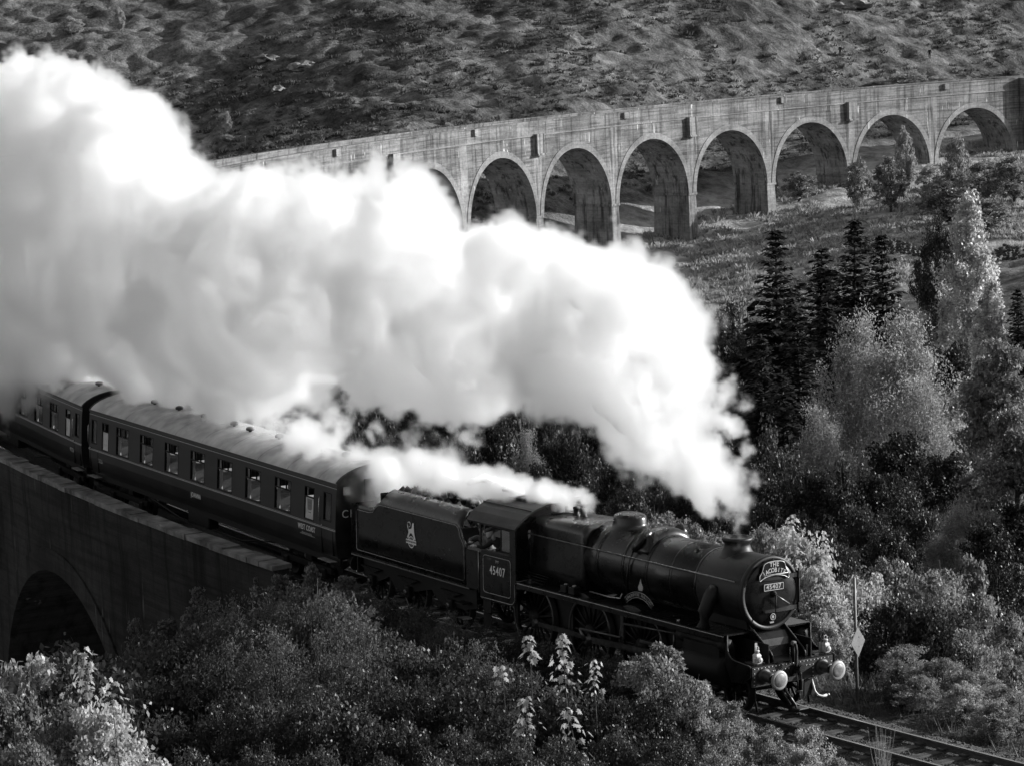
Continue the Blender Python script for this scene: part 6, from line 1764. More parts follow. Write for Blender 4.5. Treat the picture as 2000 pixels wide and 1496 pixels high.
# --- sycamore saplings whose big leaves can be told apart
def leaf_shape():
    a = [(0, -.5), (.10, -.34), (.38, -.40), (.30, -.18), (.52, .02), (.26, .06), (.30, .30), (.12, .24), (0, .56), (-.12, .24), (-.30, .30), (-.26, .06), (-.52, .02), (-.30, -.18), (-.38, -.40), (-.10, -.34)]
    w = MB(); v = [(x, y, -.25 * abs(x) - .18 * max(0, y) ** 2) for x, y in a] + [(0, -.05, .02)]
    n = len(a)
    w.add(v, [(i, (i + 1) % n, n) for i in range(n)])
    me = w.mesh('leaf', fixn=False)
    at_ = me.attributes.new('tone', 'FLOAT', 'FACE'); at_.data.foreach_set('value', [.6] * n)
    return me
leafm = leaf_shape(); leafm.materials.append(LM_bright)
def sapling(px, py_top, py_bot, D, nleaf, size, label, spread=.20, lean=.1):
    top = at(px, py_top, D); bot = at(px, py_bot, D)
    gz = hz(top.x, top.y)
    base = Vector((top.x + random.uniform(-.3, .3), top.y + random.uniform(-.3, .3), gz - .1))
    t = empty('sycamore_sapling', Matrix.Translation(base), label, 'sapling', 'bright sycamore saplings')
    tp = top - base
    MB().ring([(0, 0, 0), tuple(tp * .5 + Vector((.05, .03, 0))), tuple(tp)], [.025, .016, .006], 6).build('stem', M_bark, t)
    ln_ = top.z - bot.z
    for k in range(nleaf):
        f_ = k / max(1, nleaf - 1)
        z = tp.z - ln_ * f_
        c = tp * (z / tp.z)
        a = 2.4 * k + random.uniform(-.3, .3)
        rr = spread * (.3 + .7 * abs(math.sin(k * .55 + D)) * (.35 + f_ ** .6)) * random.uniform(.5, 1.5)
        q = Vector((c.x + math.cos(a) * rr, c.y + math.sin(a) * rr, z + random.uniform(-.05, .05)))
        sc_ = size * random.uniform(.65, 1.5)
        o = put('leaf', leafm, t)
        o.matrix_local = Matrix.Translation(q) @ Matrix.Rotation(a - 1.57, 4, 'Z') @ Matrix.Rotation(random.uniform(-1.25, -.35), 4, 'X') @ Matrix.Rotation(random.uniform(-.5, .5), 4, 'Y') @ Matrix.Scale(sc_, 4)
for a in ((1034, 1243, 1290, 56.5, 22, .135, 'short bright sycamore sapling in front of the connecting rods', .16),
          (1098, 1244, 1350, 56, 46, .14, 'tallest bright sycamore sapling with big leaves in front of the wheels', .24),
          (1158, 1286, 1355, 56, 26, .13, 'bright sycamore sapling just right of the tallest one', .20),
          (1030, 1360, 1430, 54, 26, .13, 'low bright sycamore sapling at the bottom, left of the tall one', .26),
          (1110, 1385, 1480, 53.5, 34, .125, 'sycamore sapling at the bottom edge below the tall one', .30),
          (980, 1300, 1330, 57, 12, .12, 'dim small sycamore sapling left of the short bright one', .22),
          (215, 1335, 1490, 49.5, 60, .12, 'bright big-leaved sapling at the lower left', .34),
          (165, 1270, 1370, 51, 44, .12, 'upright bright sapling in the lower left corner shrubs', .30),
          (1545, 1008, 1100, 74.5, 50, .15, 'tall bright sapling behind the chimney and smokebox', .30),
          (1610, 1095, 1150, 73.5, 30, .14, 'bright sapling right of the smokebox above the buffer beam', .28)):
    sapling(*a)

# --- tall dry grass clump beside the near rail
p = at(1722, 1470, 55.5)
gc = empty('dry_grass_clump', Matrix.Translation((p.x, p.y, hz(p.x, p.y))), 'clump of tall dry grass beside the near rail', 'grass clump')
w = MB(); w2 = MB()
hgt = at(1722, 1405, 55.5).z - hz(p.x, p.y)
for k in range(46):
    a = random.uniform(0, 6.28); l = hgt * random.uniform(.55, 1.0); s_ = random.uniform(.08, .34)
    b_ = Vector((random.uniform(-.08, .08), random.uniform(-.08, .08), 0)); e = Vector((math.cos(a) * s_, math.sin(a) * s_, l))
    w.ring([b_, b_.lerp(e, .5) + Vector((0, 0, .06)), e], [.007, .006, .002], 4)
o = w.build('blades', mat('dry_grass', .28, .8), gc); o['kind'] = 'stuff'

# --- heather tussocks on the far hill and rough tufts on the meadow
def tussocks(name, n, D0, D1, r0, r1, smin, smax, col, label, seed, wmin, wmax, flat=.55, thr=-.2):
    r_ = np.random.default_rng(seed)
    D = r_.uniform(D0, D1, n); rr = r_.uniform(r0, r1, n)
    X = CAM.x + D * FWH.x + rr * RTH.x; Y = CAM.y + D * FWH.y + rr * RTH.y
    Dv = vline(rr)
    k = (D - Dv > wmin) & (D - Dv < wmax) & (fbm(X / 9, Y / 9, 3, seed) > thr)
    X, Y = X[k], Y[k]; Z = height(X, Y); n = len(X)
    nb = 11
    sz = (r_.uniform(smin, smax, n) * (1 + .5 * r_.random(n) ** 3))[:, None]
    an = r_.uniform(0, 6.28, (n, nb)); rad_ = sz * r_.uniform(.0, .75, (n, nb))
    bx_ = X[:, None] + np.cos(an) * rad_; by_ = Y[:, None] + np.sin(an) * rad_
    hh = sz * flat * r_.uniform(.7, 1.5, (n, nb)); wd = sz * r_.uniform(.10, .24, (n, nb)); ax = r_.uniform(0, 6.28, (n, nb))
    lx = np.cos(an) * hh * .5; ly = np.sin(an) * hh * .5; zb = (Z[:, None] - .06) + np.zeros_like(hh)
    V = np.stack([np.stack([bx_ - np.cos(ax) * wd, by_ - np.sin(ax) * wd, zb], -1), np.stack([bx_ + np.cos(ax) * wd, by_ + np.sin(ax) * wd, zb], -1),
                  np.stack([bx_ + lx + np.cos(ax) * wd * .5, by_ + ly + np.sin(ax) * wd * .5, zb + hh * .9], -1), np.stack([bx_ + lx * 1.2 - np.cos(ax) * wd * .4, by_ + ly * 1.2 - np.sin(ax) * wd * .4, zb + hh], -1)], 2)
    tn = np.clip(r_.normal(.5, .22, (n, 1)) + r_.normal(0, .12, (n, nb)), 0, 1)
    me = np_mesh(name, V.reshape(-1, 3), np.arange(n * nb * 4).reshape(-1, 4), tone=tn.ravel())
    me.materials.append(leaf_mat(name, col, .35, .95, .5, .05))
    tag(put(name, me), label, kind='stuff')
tussocks('heather', 36000, 260, 560, -110, 90, .3, .95, .105, 'heather and grass tussocks covering the far hillside', 51, 22, 155, .40, -.16)
tussocks('meadow_grass_tufts', 16000, 285, 420, 5, 80, .2, .6, .36, 'pale rough grass tufts on the meadow below the viaduct', 52, -75, 8, .8, -.3)  # tuft colour raised to brighten the dim meadow

# --- rough grass along the line and on the banks: nobody could count it
r_ = np.random.default_rng(3)
n = 70000
s_ = r_.uniform(-30, 22, n); off = np.where(r_.random(n) < .55, r_.uniform(2.6, 16, n), r_.uniform(-15, -2.6, n))
a = s_ / RT; rr = RT - off
X = -rr * np.sin(a); Y = RT - rr * np.cos(a); Z = height(X, Y)
keep = fbm(X / 2.2, Y / 2.2, 2, 44) > -.12
X, Y, Z = X[keep], Y[keep], Z[keep]; n = len(X)
hh = r_.uniform(.12, .5, n); an = r_.uniform(0, 6.28, n); wd = r_.uniform(.008, .02, n)
dx_ = np.cos(an); dy_ = np.sin(an)
V = np.stack([np.stack([X - dy_ * wd, Y + dx_ * wd, Z - .03], -1), np.stack([X + dy_ * wd, Y - dx_ * wd, Z - .03], -1), np.stack([X + dx_ * hh * .5, Y + dy_ * hh * .5, Z + hh], -1)], 1)
gme = np_mesh('grass', V.reshape(-1, 3), np.arange(n * 3).reshape(-1, 3), tone=r_.random(n)); gme.materials.append(leaf_mat('grass_blade', .08, .4, .6, .5))
tag(put('grass', gme), 'rough grass along the banks beside the line', kind='stuff')
# ------------------------------------------------------------------ small things of the place
# post with a white diamond sign beyond the rails
b, DS = hit(1675, 1380, 60)
gz = hz(b.x, b.y)
topz = at(1675, 1128, DS).z
sgn = empty('lineside_sign', Matrix.Translation((b.x, b.y, gz)), 'thin grey post with a white diamond sign beyond the rails', 'sign')
MB().lathe((0, 0, -.3), (0, 0, 1), [(0, .042), (topz - gz + .3, .038), (topz - gz + .31, .02)], 14).build('post', M_post, sgn)
dz_ = at(1675, 1252, DS).z - gz
pm = Matrix.Rotation(YAW + .55, 4, 'Z')
w = MB(); w.prism([(-.27, 0), (0, .38), (.27, 0), (0, -.38)], .062, .072, 'yz')
o = w.build('diamond_plate', M_sign, sgn); o.matrix_local = Matrix.Translation((0, 0, dz_)) @ Matrix.Rotation(.16, 4, 'Z')
for z in (dz_ - .12, dz_ + .12):
    MB().bbox(-.07, .07, -.07, .07, z - .02, z + .02, .005).build('sign_clip', M_steel, sgn)

# dry stone wall across the meadow
stones = []
for k in range(4):
    r_ = np.random.default_rng(70 + k)
    bm = bmesh.new(); bmesh.ops.create_icosphere(bm, subdivisions=1, radius=.5)
    for v in bm.verts: v.co = Vector((v.co.x * 1.25, v.co.y, v.co.z * .8)) * r_.uniform(.8, 1.15)
    me = bpy.data.meshes.new('stone'); bm.to_mesh(me); bm.free(); me.materials.append(M_stone); stones.append(me)
pA, DA = hit(1690, 496, 200); pB, DB = hit(2010, 502, 200)
wallr = empty('dry_stone_wall', Matrix.Translation(pA), 'low tumbled dry stone wall across the meadow below the viaduct', 'stone wall')
L_ = (pB - pA).length
nst = 0
x = 0.0
while x < L_ and nst < 290:
    q = pA.lerp(pB, x / L_)
    hgt = 1.0 + .35 * math.sin(x * .35) + .3 * math.sin(x * 1.1 + 2)
    if math.sin(x * .23 + 1.0) < -.93: hgt *= .3
    zb = hz(q.x, q.y); z = 0
    while z < hgt:
        s_ = random.uniform(.38, .72)
        o = put('stone', random.choice(stones), wallr)
        o.matrix_local = Matrix.Translation(Vector((q.x + random.uniform(-.2, .2), q.y + random.uniform(-.2, .2), zb + z + s_ * .25)) - pA) @ Matrix.Rotation(random.uniform(0, 3), 4, 'Z') @ Matrix.Rotation(random.uniform(-.3, .3), 4, 'X') @ Matrix.Scale(s_, 4)
        z += s_ * .62; nst += 1
    x += random.uniform(.42, .6)

# pale rock outcrops on the hillside
def rock(px, py, wpx, label, seed):
    p, D = hit(px, py, 290); r_ = np.random.default_rng(seed)
    bm = bmesh.new(); bmesh.ops.create_icosphere(bm, subdivisions=3, radius=1.0)
    w_ = wpx * D / FPX / 2
    for v in bm.verts:
        n_ = float(fbm(np.array([v.co.x * 2.2 + seed]), np.array([v.co.y * 2.2 + v.co.z * 1.7]), 3, seed)[0])
        v.co = Vector((v.co.x * w_ * (1 + n_), v.co.y * w_ * (1 + n_), v.co.z * w_ * .38 * (1 + n_)))
    me = bpy.data.meshes.new('rock_outcrop'); bm.to_mesh(me); bm.free(); me.materials.append(M_rock)
    o = put('rock_outcrop', me); o.location = p + Vector((0, 0, w_ * .05)); o.rotation_euler = (0, 0, seed)
    tag(o, label, 'rock', 'pale rocks on the hillside')
for k, a in enumerate(((590, 135, 50, 'widest pale rock outcrop on the dark hillside above the viaduct'), (548, 178, 36, 'pale rock just below the widest outcrop'), (420, 165, 30, 'small flat pale rock left of the hillside outcrops'),
                       (520, 118, 46, 'narrow pale rock ledge above the hillside outcrops'), (1665, 18, 60, 'bright rock ledge near the top edge of the right hillside'), (1790, 114, 9, 'small white boulder beside a walker on the right hillside'))):
    rock(a[0], a[1], a[2], a[3], 3 + k)

# fence posts on the far hillside above the viaduct
pm_ = MB().bbox(-.07, .07, -.07, .07, -.3, 1.25, .01).mesh('fence_post'); pm_.materials.append(M_post)
for k, (px, py, lb) in enumerate(((318, 280, 'leftmost thin fence post on the slope above the steam'), (370, 284, 'second fence post on the slope above the steam'), (480, 292, 'taller fence post behind the left end of the visible parapet'), (226, 180, 'thin post beside the top of the steam at left'))):
    p, D = hit(px, py, 285)
    o = put('fence_post', pm_); o.location = p; o.scale = (1, 1, 1.4 if k == 2 else 1.1); tag(o, lb, 'fence post', 'fence posts on the hillside')

# two walkers on the right hillside
def walker(px, py, label, face):
    p, D = hit(px, py, 330)
    mw = Matrix.Translation(p) @ Matrix.Rotation(face, 4, 'Z')
    j = std(0, 0, 0)
    for k in ('ltoe', 'rtoe'): j[k] = (-j[k][0], j[k][1], j[k][2])
    j.update(lan=(.14, .12, .09), ltoe=(.30, .12, .05), lkn=(.12, .12, .5), ran=(-.12, -.12, .12), rtoe=(.03, -.12, .06),
             lsh=(0, .2, 1.38), lel=(-.06, .26, 1.12), lwr=(.06, .25, .9), rsh=(0, -.2, 1.38), rel=(.05, -.26, 1.12), rwr=(.16, -.24, .92))
    return person('person', mw, j, label, (1, 0, 0), M_cloth, (('lwr', 'lel', (0, 1, 0)), ('rwr', 'rel', (0, 1, 0))))
walker(1641, 112, 'person in dark clothes walking on the open hillside', 2.0)
walker(1816, 116, 'person in dark clothes on the hillside beside a white boulder', -1.0)
# ------------------------------------------------------------------ steam: real volumes with turbulent edges
def steam_mat(name, k, gg=0.82):
    m = bpy.data.materials.new(name); m.use_nodes = True
    nt = m.node_tree; nt.nodes.clear()
    out = nt.nodes.new('ShaderNodeOutputMaterial'); v = nt.nodes.new('ShaderNodeVolumePrincipled')
    v.inputs['Color'].default_value = g(0.985); v.inputs['Density'].default_value = k; v.inputs['Anisotropy'].default_value = gg
    v.inputs['Density Attribute'].default_value = 'density'
    nt.links.new(v.outputs[0], out.inputs['Volume'])
    return m

def core_mat():
    # the optically thick heart of the plume: light wanders through it for metres
    m = bpy.data.materials.new('dense_steam'); m.use_nodes = True
    b = m.node_tree.nodes['Principled BSDF']
    b.inputs['Base Color'].default_value = g(.985); b.inputs['Roughness'].default_value = 1.0; b.inputs['Specular IOR Level'].default_value = 0.0
    b.subsurface_method = 'RANDOM_WALK'
    b.inputs['Subsurface Weight'].default_value = 1.0; b.inputs['Subsurface Radius'].default_value = (1, 1, 1); b.inputs['Subsurface Scale'].default_value = 24.0
    return m
M_steamcore = core_mat()

def make_steam(name, puffs, voxel, k, label, ang, warp=(1.0, .58, .30), nscale=.95, core=None, cvox=.3, tear=2.6):
    """puffs: rows of (world x, y, z, radius, wispiness, level)"""
    P = np.array(puffs, float)
    ca, sa = math.cos(ang), math.sin(ang)
    o0 = P[:, :3].mean(0)
    d_ = P[:, :3] - o0
    loc = np.stack([d_[:, 0] * ca + d_[:, 1] * sa, -d_[:, 0] * sa + d_[:, 1] * ca, d_[:, 2]], -1)
    me = bpy.data.meshes.new(name); me.vertices.add(len(loc)); me.vertices.foreach_set('co', loc.astype(np.float32).ravel())
    for nm, col in (('rad', 3), ('wsp', 4), ('lvl', 5)):
        a = me.attributes.new(nm, 'FLOAT', 'POINT'); a.data.foreach_set('value', P[:, col].astype(np.float32))
    o = bpy.data.objects.new(name, me); COL.objects.link(o)
    o.location = o0; o.rotation_euler = (0, 0, ang)
    pad = .9
    mn = (loc - P[:, 3:4]).min(0) - pad; mx = (loc + P[:, 3:4]).max(0) + pad
    res = [max(8, int((b_ - a) / voxel)) for a, b_ in zip(mn, mx)]
    ng = bpy.data.node_groups.new(name, 'GeometryNodeTree')
    ng.interface.new_socket('Geometry', in_out='INPUT', socket_type='NodeSocketGeometry')
    ng.interface.new_socket('Geometry', in_out='OUTPUT', socket_type='NodeSocketGeometry')
    N = ng.nodes; Lk = ng.links
    gi = N.new('NodeGroupInput'); go = N.new('NodeGroupOutput')
    pos = N.new('GeometryNodeInputPosition')
    def vm(op, a, b_=None, s_=None):
        n = N.new('ShaderNodeVectorMath'); n.operation = op
        if hasattr(a, 'is_output'): Lk.new(a, n.inputs[0])
        else: n.inputs[0].default_value = a
        if b_ is not None:
            if hasattr(b_, 'is_output'): Lk.new(b_, n.inputs[1])
            else: n.inputs[1].default_value = b_
        if s_ is not None: n.inputs['Scale'].default_value = s_
        return n.outputs['Value'] if op in ('LENGTH', 'DISTANCE') else n.outputs['Vector']
    def mt(op, a, b_=None, c_=None, clamp=False):
        n = N.new('ShaderNodeMath'); n.operation = op; n.use_clamp = clamp
        for i_, v in enumerate((a, b_, c_)):
            if v is None: continue
            if hasattr(v, 'is_output'): Lk.new(v, n.inputs[i_])
            else: n.inputs[i_].default_value = v
        return n.outputs[0]
    q = pos.outputs[0]
    acc = q
    for sc_, amp, dt in ((.30, warp[0] * 2, 2), (1.05, warp[1] * 2, 2), (3.9, warp[2] * 2, 2)):
        n = N.new('ShaderNodeTexNoise'); n.inputs['Scale'].default_value = sc_; n.inputs['Detail'].default_value = dt
        Lk.new(pos.outputs[0], n.inputs['Vector'])
        v = vm('SUBTRACT', n.outputs['Color'], (.5, .5, .5)); v = vm('SCALE', v, s_=amp * 1.6)
        acc = vm('ADD', acc, v)
    q = acc
    nz = N.new('ShaderNodeTexNoise'); nz.inputs['Scale'].default_value = nscale; nz.inputs['Detail'].default_value = 5; nz.inputs['Roughness'].default_value = .62
    nq = vm('MULTIPLY', q, (1, 1, 1)); Lk.new(nq, nz.inputs['Vector'])
    nzv = mt('SUBTRACT', nz.outputs['Fac'], .5)
    def attr(nm):
        a = N.new('GeometryNodeInputNamedAttribute'); a.data_type = 'FLOAT'; a.inputs['Name'].default_value = nm; return a.outputs['Attribute']
    mt_ = N.new('ShaderNodeTexNoise'); mt_.inputs['Scale'].default_value = nscale * 1.25; mt_.inputs['Detail'].default_value = 4; mt_.inputs['Roughness'].default_value = .6
    Lk.new(vm('ADD', q, (17.3, 4.1, 9.7)), mt_.inputs['Vector'])
    sm_ = N.new('ShaderNodeMapRange'); sm_.interpolation_type = 'SMOOTHSTEP'; sm_.inputs['From Min'].default_value = .43; sm_.inputs['From Max'].default_value = .58
    Lk.new(mt_.outputs['Fac'], sm_.inputs['Value'])
    torn = mt('SUBTRACT', 1.0, sm_.outputs[0])
    total = None
    for lv in sorted(set(P[:, 5])):
        cmp_ = N.new('FunctionNodeCompare'); cmp_.data_type = 'FLOAT'; cmp_.operation = 'EQUAL'
        Lk.new(attr('lvl'), cmp_.inputs[0]); cmp_.inputs[1].default_value = lv; cmp_.inputs['Epsilon'].default_value = .1
        sep = N.new('GeometryNodeSeparateGeometry'); sep.domain = 'POINT'
        Lk.new(gi.outputs[0], sep.inputs[0]); Lk.new(cmp_.outputs[0], sep.inputs['Selection'])
        sn = N.new('GeometryNodeSampleNearest'); sn.domain = 'POINT'
        Lk.new(sep.outputs[0], sn.inputs['Geometry']); Lk.new(q, sn.inputs['Sample Position'])
        def samp(fld, ty):
            s_ = N.new('GeometryNodeSampleIndex'); s_.data_type = ty; s_.domain = 'POINT'
            Lk.new(sep.outputs[0], s_.inputs['Geometry']); Lk.new(fld, s_.inputs['Value']); Lk.new(sn.outputs['Index'], s_.inputs['Index'])
            return s_.outputs[0]
        c_ = samp(pos.outputs[0], 'FLOAT_VECTOR'); rd = samp(attr('rad'), 'FLOAT'); ws = samp(attr('wsp'), 'FLOAT')
        dist = vm('DISTANCE', q, c_)
        e = mt('SUBTRACT', 1.0, mt('DIVIDE', dist, rd))
        e = mt('ADD', e, mt('MULTIPLY', nzv, mt('MULTIPLY_ADD', ws, tear, .25)))
        e = mt('SUBTRACT', e, mt('MULTIPLY', ws, .22))
        mr = N.new('ShaderNodeMapRange'); mr.interpolation_type = 'SMOOTHSTEP'
        Lk.new(e, mr.inputs['Value']); mr.inputs['From Min'].default_value = 0.0
        Lk.new(mt('MULTIPLY_ADD', ws, .45, .12), mr.inputs['From Max'])
        dn = mt('MULTIPLY', mr.outputs[0], mt('SUBTRACT', 1.0, mt('MULTIPLY', ws, .62)))
        dn = mt('MULTIPLY', dn, mt('SUBTRACT', 1.0, mt('MULTIPLY', torn, mt('MULTIPLY', ws, 1.7, clamp=True))))
        total = dn if total is None else mt('MAXIMUM', total, dn)
    vc = N.new('GeometryNodeVolumeCube')
    Lk.new(total, vc.inputs['Density'])
    vc.inputs['Min'].default_value = mn; vc.inputs['Max'].default_value = mx
    for nm, v in zip(('Resolution X', 'Resolution Y', 'Resolution Z'), res): vc.inputs[nm].default_value = v
    sm = N.new('GeometryNodeSetMaterial'); sm.inputs['Material'].default_value = steam_mat(name, k)
    Lk.new(vc.outputs[0], sm.inputs['Geometry'])
    if core:
        cm_ = N.new('FunctionNodeCompare'); cm_.data_type = 'FLOAT'; cm_.operation = 'LESS_THAN'
        Lk.new(attr('lvl'), cm_.inputs[0]); cm_.inputs[1].default_value = .5
        m2p = N.new('GeometryNodeMeshToPoints'); Lk.new(gi.outputs[0], m2p.inputs['Mesh']); Lk.new(cm_.outputs[0], m2p.inputs['Selection'])
        Lk.new(mt('MULTIPLY', attr('rad'), mt('SUBTRACT', core, mt('MULTIPLY', attr('wsp'), .7))), m2p.inputs['Radius'])
        p2v = N.new('GeometryNodePointsToVolume'); p2v.resolution_mode = 'VOXEL_SIZE'; p2v.inputs['Voxel Size'].default_value = cvox
        Lk.new(m2p.outputs[0], p2v.inputs['Points'])
        m2r = N.new('GeometryNodeInputRadius'); Lk.new(m2r.outputs[0], p2v.inputs['Radius'])
        vtm = N.new('GeometryNodeVolumeToMesh'); vtm.inputs['Threshold'].default_value = .1
        Lk.new(p2v.outputs[0], vtm.inputs[0])
        bl = N.new('GeometryNodeBlurAttribute'); bl.data_type = 'FLOAT_VECTOR'; bl.inputs['Iterations'].default_value = 14
        Lk.new(pos.outputs[0], [i_ for i_ in bl.inputs if i_.name == 'Value' and i_.enabled][0])
        nzc = N.new('ShaderNodeTexNoise'); nzc.inputs['Scale'].default_value = .30; nzc.inputs['Detail'].default_value = 2
        Lk.new(pos.outputs[0], nzc.inputs['Vector'])
        dsp = vm('SCALE', vm('SUBTRACT', nzc.outputs['Color'], (.5, .5, .5)), s_=-warp[0] * 3.2)
        stp = N.new('GeometryNodeSetPosition'); Lk.new(vtm.outputs[0], stp.inputs['Geometry']); Lk.new([o_ for o_ in bl.outputs if o_.enabled][0], stp.inputs['Position']); Lk.new(dsp, stp.inputs['Offset'])
        vtm = stp
        ssm = N.new('GeometryNodeSetShadeSmooth'); Lk.new(vtm.outputs[0], ssm.inputs[0])
        sm2 = N.new('GeometryNodeSetMaterial'); sm2.inputs['Material'].default_value = M_steamcore; Lk.new(ssm.outputs[0], sm2.inputs['Geometry'])
        jn = N.new('GeometryNodeJoinGeometry'); Lk.new(sm2.outputs[0], jn.inputs[0]); Lk.new(sm.outputs[0], jn.inputs[0])
        Lk.new(jn.outputs[0], go.inputs[0])
    else:
        Lk.new(sm.outputs[0], go.inputs[0])
    md = o.modifiers.new('steam', 'NODES'); md.node_group = ng
    tag(o, label, 'steam', kind='stuff')
    return o

TOP = np.array([(-450, 40), (-200, 80), (0, 150), (40, 128), (90, 120), (150, 132), (200, 165), (235, 220), (248, 268), (300, 288), (350, 296), (385, 350), (440, 345), (490, 322), (530, 348), (575, 345), (620, 312), (645, 335), (660, 378), (690, 358), (740, 332), (790, 348), (825, 388), (860, 428), (890, 440), (920, 415), (950, 428), (985, 433), (1010, 421), (1060, 423), (1110, 458), (1140, 433), (1175, 415), (1215, 433), (1250, 483), (1275, 503), (1290, 563), (1320, 618), (1350, 645), (1395, 675), (1425, 722), (1450, 750), (1470, 785), (1480, 860)], float)
BOT = np.array([(-450, 850), (0, 825), (60, 820), (100, 800), (150, 750), (200, 765), (260, 785), (320, 780), (400, 812), (470, 825), (530, 812), (560, 775), (600, 742), (660, 725), (720, 742), (760, 780), (800, 805), (850, 780), (890, 800), (940, 805), (985, 768), (1030, 795), (1080, 815), (1110, 805), (1150, 840), (1180, 862), (1230, 892), (1290, 930), (1340, 972), (1390, 1000), (1425, 1010), (1455, 990), (1480, 890)], float)
TOP[:, 1] += np.interp(TOP[:, 0], [0, 1000, 1480], [6, 14, 22]); TOP[TOP[:, 0] > 1250, 0] -= 14; BOT[BOT[:, 0] > 1350, 0] -= 14
rs = np.random.default_rng(5)
puffs = []
def Dp(px): return Dtrack(px) + np.interp(px, [-450, 0, 130, 260, 600, 1000, 1300, 1440], [-1.5, -1.2, -.4, 1.8, 2.5, 2.0, 1.2, 0.0])
def mpp(D): return D / FPX
x = 1318.0
while x > -150:
    t, b_ = np.interp(x, TOP[:, 0], TOP[:, 1]), np.interp(x, BOT[:, 0], BOT[:, 1])
    h = b_ - t; D0 = Dp(x); hm = h * mpp(D0)
    young = np.clip((x - 1190) / 230, 0, 1) ** 1.3
    for k in range(3):
        r_ = rs.uniform(.33, .40) * h
        r_ = min(r_, 190) * (1 - .28 * np.clip((x - 1150) / 150, 0, 1))
        y = rs.uniform(t + r_ * .95, max(t + r_ * .96, b_ - r_ * .9))
        D = D0 + rs.uniform(-.42, .42) * max(0.0, hm - 2 * r_ * mpp(D0)) + rs.normal(0, .3)
        p = at(x + rs.uniform(-12, 12), y, D)
        puffs.append((*p, r_ * mpp(D), .06 + .44 * young, 0))
    # bulges along the upper edge and flank
    for k in range(2):
        r_ = rs.uniform(.11, .15) * h if h < 300 else rs.uniform(36, 54)
        y = t + r_ * rs.uniform(.85, 1.2)
        D = D0 + rs.uniform(-.16, .16) * hm
        puffs.append((*at(x + rs.uniform(-14, 14), y, D), r_ * mpp(D), .04 + .46 * young, 1))
    for k in range(3):
        r_ = rs.uniform(.12, .15) * h
        y = rs.uniform(t + .2 * h, b_ - .18 * h)
        D = D0 - hm * rs.uniform(.25, .42) * math.sqrt(max(.05, 1 - ((y - (t + b_) / 2) / (h / 2)) ** 2))
        puffs.append((*at(x + rs.uniform(-14, 14), y, D), r_ * mpp(D), .05 + .50 * young, 1))
    # torn underside
    for k in range(2):
        r_ = rs.uniform(20, 46)
        y = b_ - r_ * rs.uniform(.3, 1.4)
        D = D0 + rs.uniform(-.2, .2) * hm - (1.5 if x < 560 else .5)
        puffs.append((*at(x + rs.uniform(-14, 14), y, D), r_ * mpp(D), rs.uniform(.30, .68), 2))
    x -= 17 if x > 1150 else 24
A0 = at(1440, 700, Dp(1440)); A1 = at(0, 500, Dp(0))
ang = math.atan2(A0.y - A1.y, A0.x - A1.x)
make_steam('steam_plume', puffs, .12, 5.4, 'huge white steam plume from the chimney drifting back over the train', ang, core=.68, tear=3.0)
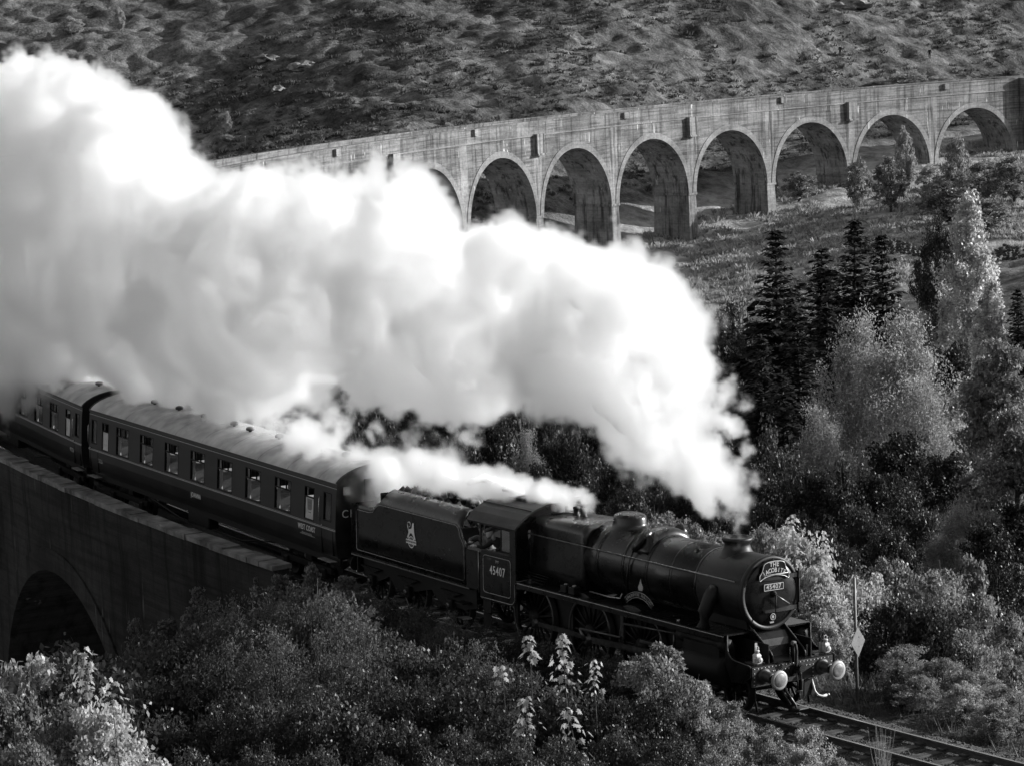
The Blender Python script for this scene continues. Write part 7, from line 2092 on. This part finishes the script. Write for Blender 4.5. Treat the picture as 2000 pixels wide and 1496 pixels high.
# steam from the safety valves, trailing over cab, tender and the first coach
p2_ = []
for (x, y, r_, w_) in ((1136, 990, 10, .12), (1130, 978, 15, .1), (1114, 968, 20, .08), (1092, 962, 24, .06), (1070, 958, 27, .06), (1048, 958, 29, .06), (1022, 957, 31, .08), (996, 955, 33, .08), (970, 953, 35, .1), (945, 949, 38, .14), (920, 945, 40, .25), (895, 938, 44, .3), (868, 928, 48, .38), (840, 920, 50, .48), (812, 912, 50, .55), (785, 925, 52, .50), (755, 938, 52, .42), (728, 945, 50, .42), (700, 938, 50, .5), (672, 925, 48, .6), (640, 905, 50, .65), (605, 885, 50, .65), (575, 860, 52, .6), (590, 825, 48, .65), (540, 830, 40, .8), (700, 890, 46, .75), (640, 860, 44, .7), (480, 850, 34, .9), (430, 830, 30, .95), (330, 800, 34, .95), (880, 880, 34, .75), (800, 870, 34, .85), (740, 850, 34, .9), (620, 765, 40, .72), (700, 775, 42, .72), (660, 815, 40, .75), (760, 805, 42, .75), (835, 835, 40, .78), (905, 855, 36, .8), (960, 805, 36, .8), (1000, 775, 34, .75), (520, 800, 44, .7), (450, 800, 44, .7), (110, 778, 44, .3), (60, 788, 48, .3), (140, 760, 42, .4), (20, 798, 46, .4), (30, 755, 50, .2), (90, 750, 48, .2), (-20, 780, 50, .25), (160, 735, 40, .3), (300, 770, 40, .6), (380, 790, 36, .7), (200, 770, 34, .8), (260, 790, 26, .9)):
    D0 = Dtrack(x) - .25 + (0.3 if x > 1000 else 0)
    for k in range(5 if w_ < .5 else 4):
        rr = r_ * rs.uniform(.62, 1.0)
        p2_.append((*at(x + rs.uniform(-.5, .5) * r_, y + rs.uniform(-.42, .42) * r_ * (1 if w_ > .3 else .8), D0 + rs.uniform(-.5, .5) * r_ * mpp(D0) * 1.2), rr * mpp(D0), w_, k % 2))
make_steam('safety_valve_steam', p2_, .085, 8.0, 'low white steam jet from the safety valves trailing over cab and tender', ang, warp=(.28, .26, .12), core=.68, cvox=.12, tear=3.0)

# the torn young steam straight above the chimney
p3_ = []
ex_ = [(1440, 1048, 15, .5), (1440, 1034, 16, .58), (1441, 1018, 19, .6), (1441, 1000, 23, .58), (1442, 984, 28, .52), (1440, 966, 34, .5), (1436, 946, 40, .45), (1396, 980, 30, .6), (1370, 960, 34, .55), (1462, 940, 26, .6), (1320, 925, 30, .65), (1350, 930, 36, .55)]
for k in range(105):
    y = rs.uniform(690, 960); xr = np.interp(y, [690, 740, 790, 860, 920, 960], [1418, 1456, 1478, 1484, 1474, 1460]); xl = np.interp(y, [690, 800, 880, 960], [1270, 1285, 1310, 1370])
    x = rs.uniform(xl, xr); ed = (x - xl) / (xr - xl)
    ex_.append((x - 12 * ed, y, rs.uniform(18, 44) * (1.1 - .45 * ed), np.clip(.16 + .44 * ed ** 1.3 + rs.normal(0, .09), .08, .75)))
for (x, y, r_, w_) in ex_:
    D0 = Dtrack(1441) + np.interp(y, [760, 1048], [.8, 0])
    for k in range(2):
        rr = r_ * rs.uniform(.7, 1.0) if y <= 1010 else r_
        jj = 0.15 if y > 1010 else .5
        p3_.append((*at(x + rs.uniform(-jj, jj) * r_, y + rs.uniform(-jj, jj) * r_, D0 + rs.uniform(-jj, jj) * r_ * mpp(D0) * 1.3), rr * mpp(D0), w_, k % 2))
make_steam('chimney_exhaust', p3_, .07, 9.0, 'torn thin steam and smoke rising straight from the chimney', ang, warp=(.18, .24, .14), nscale=1.5, tear=3.5)
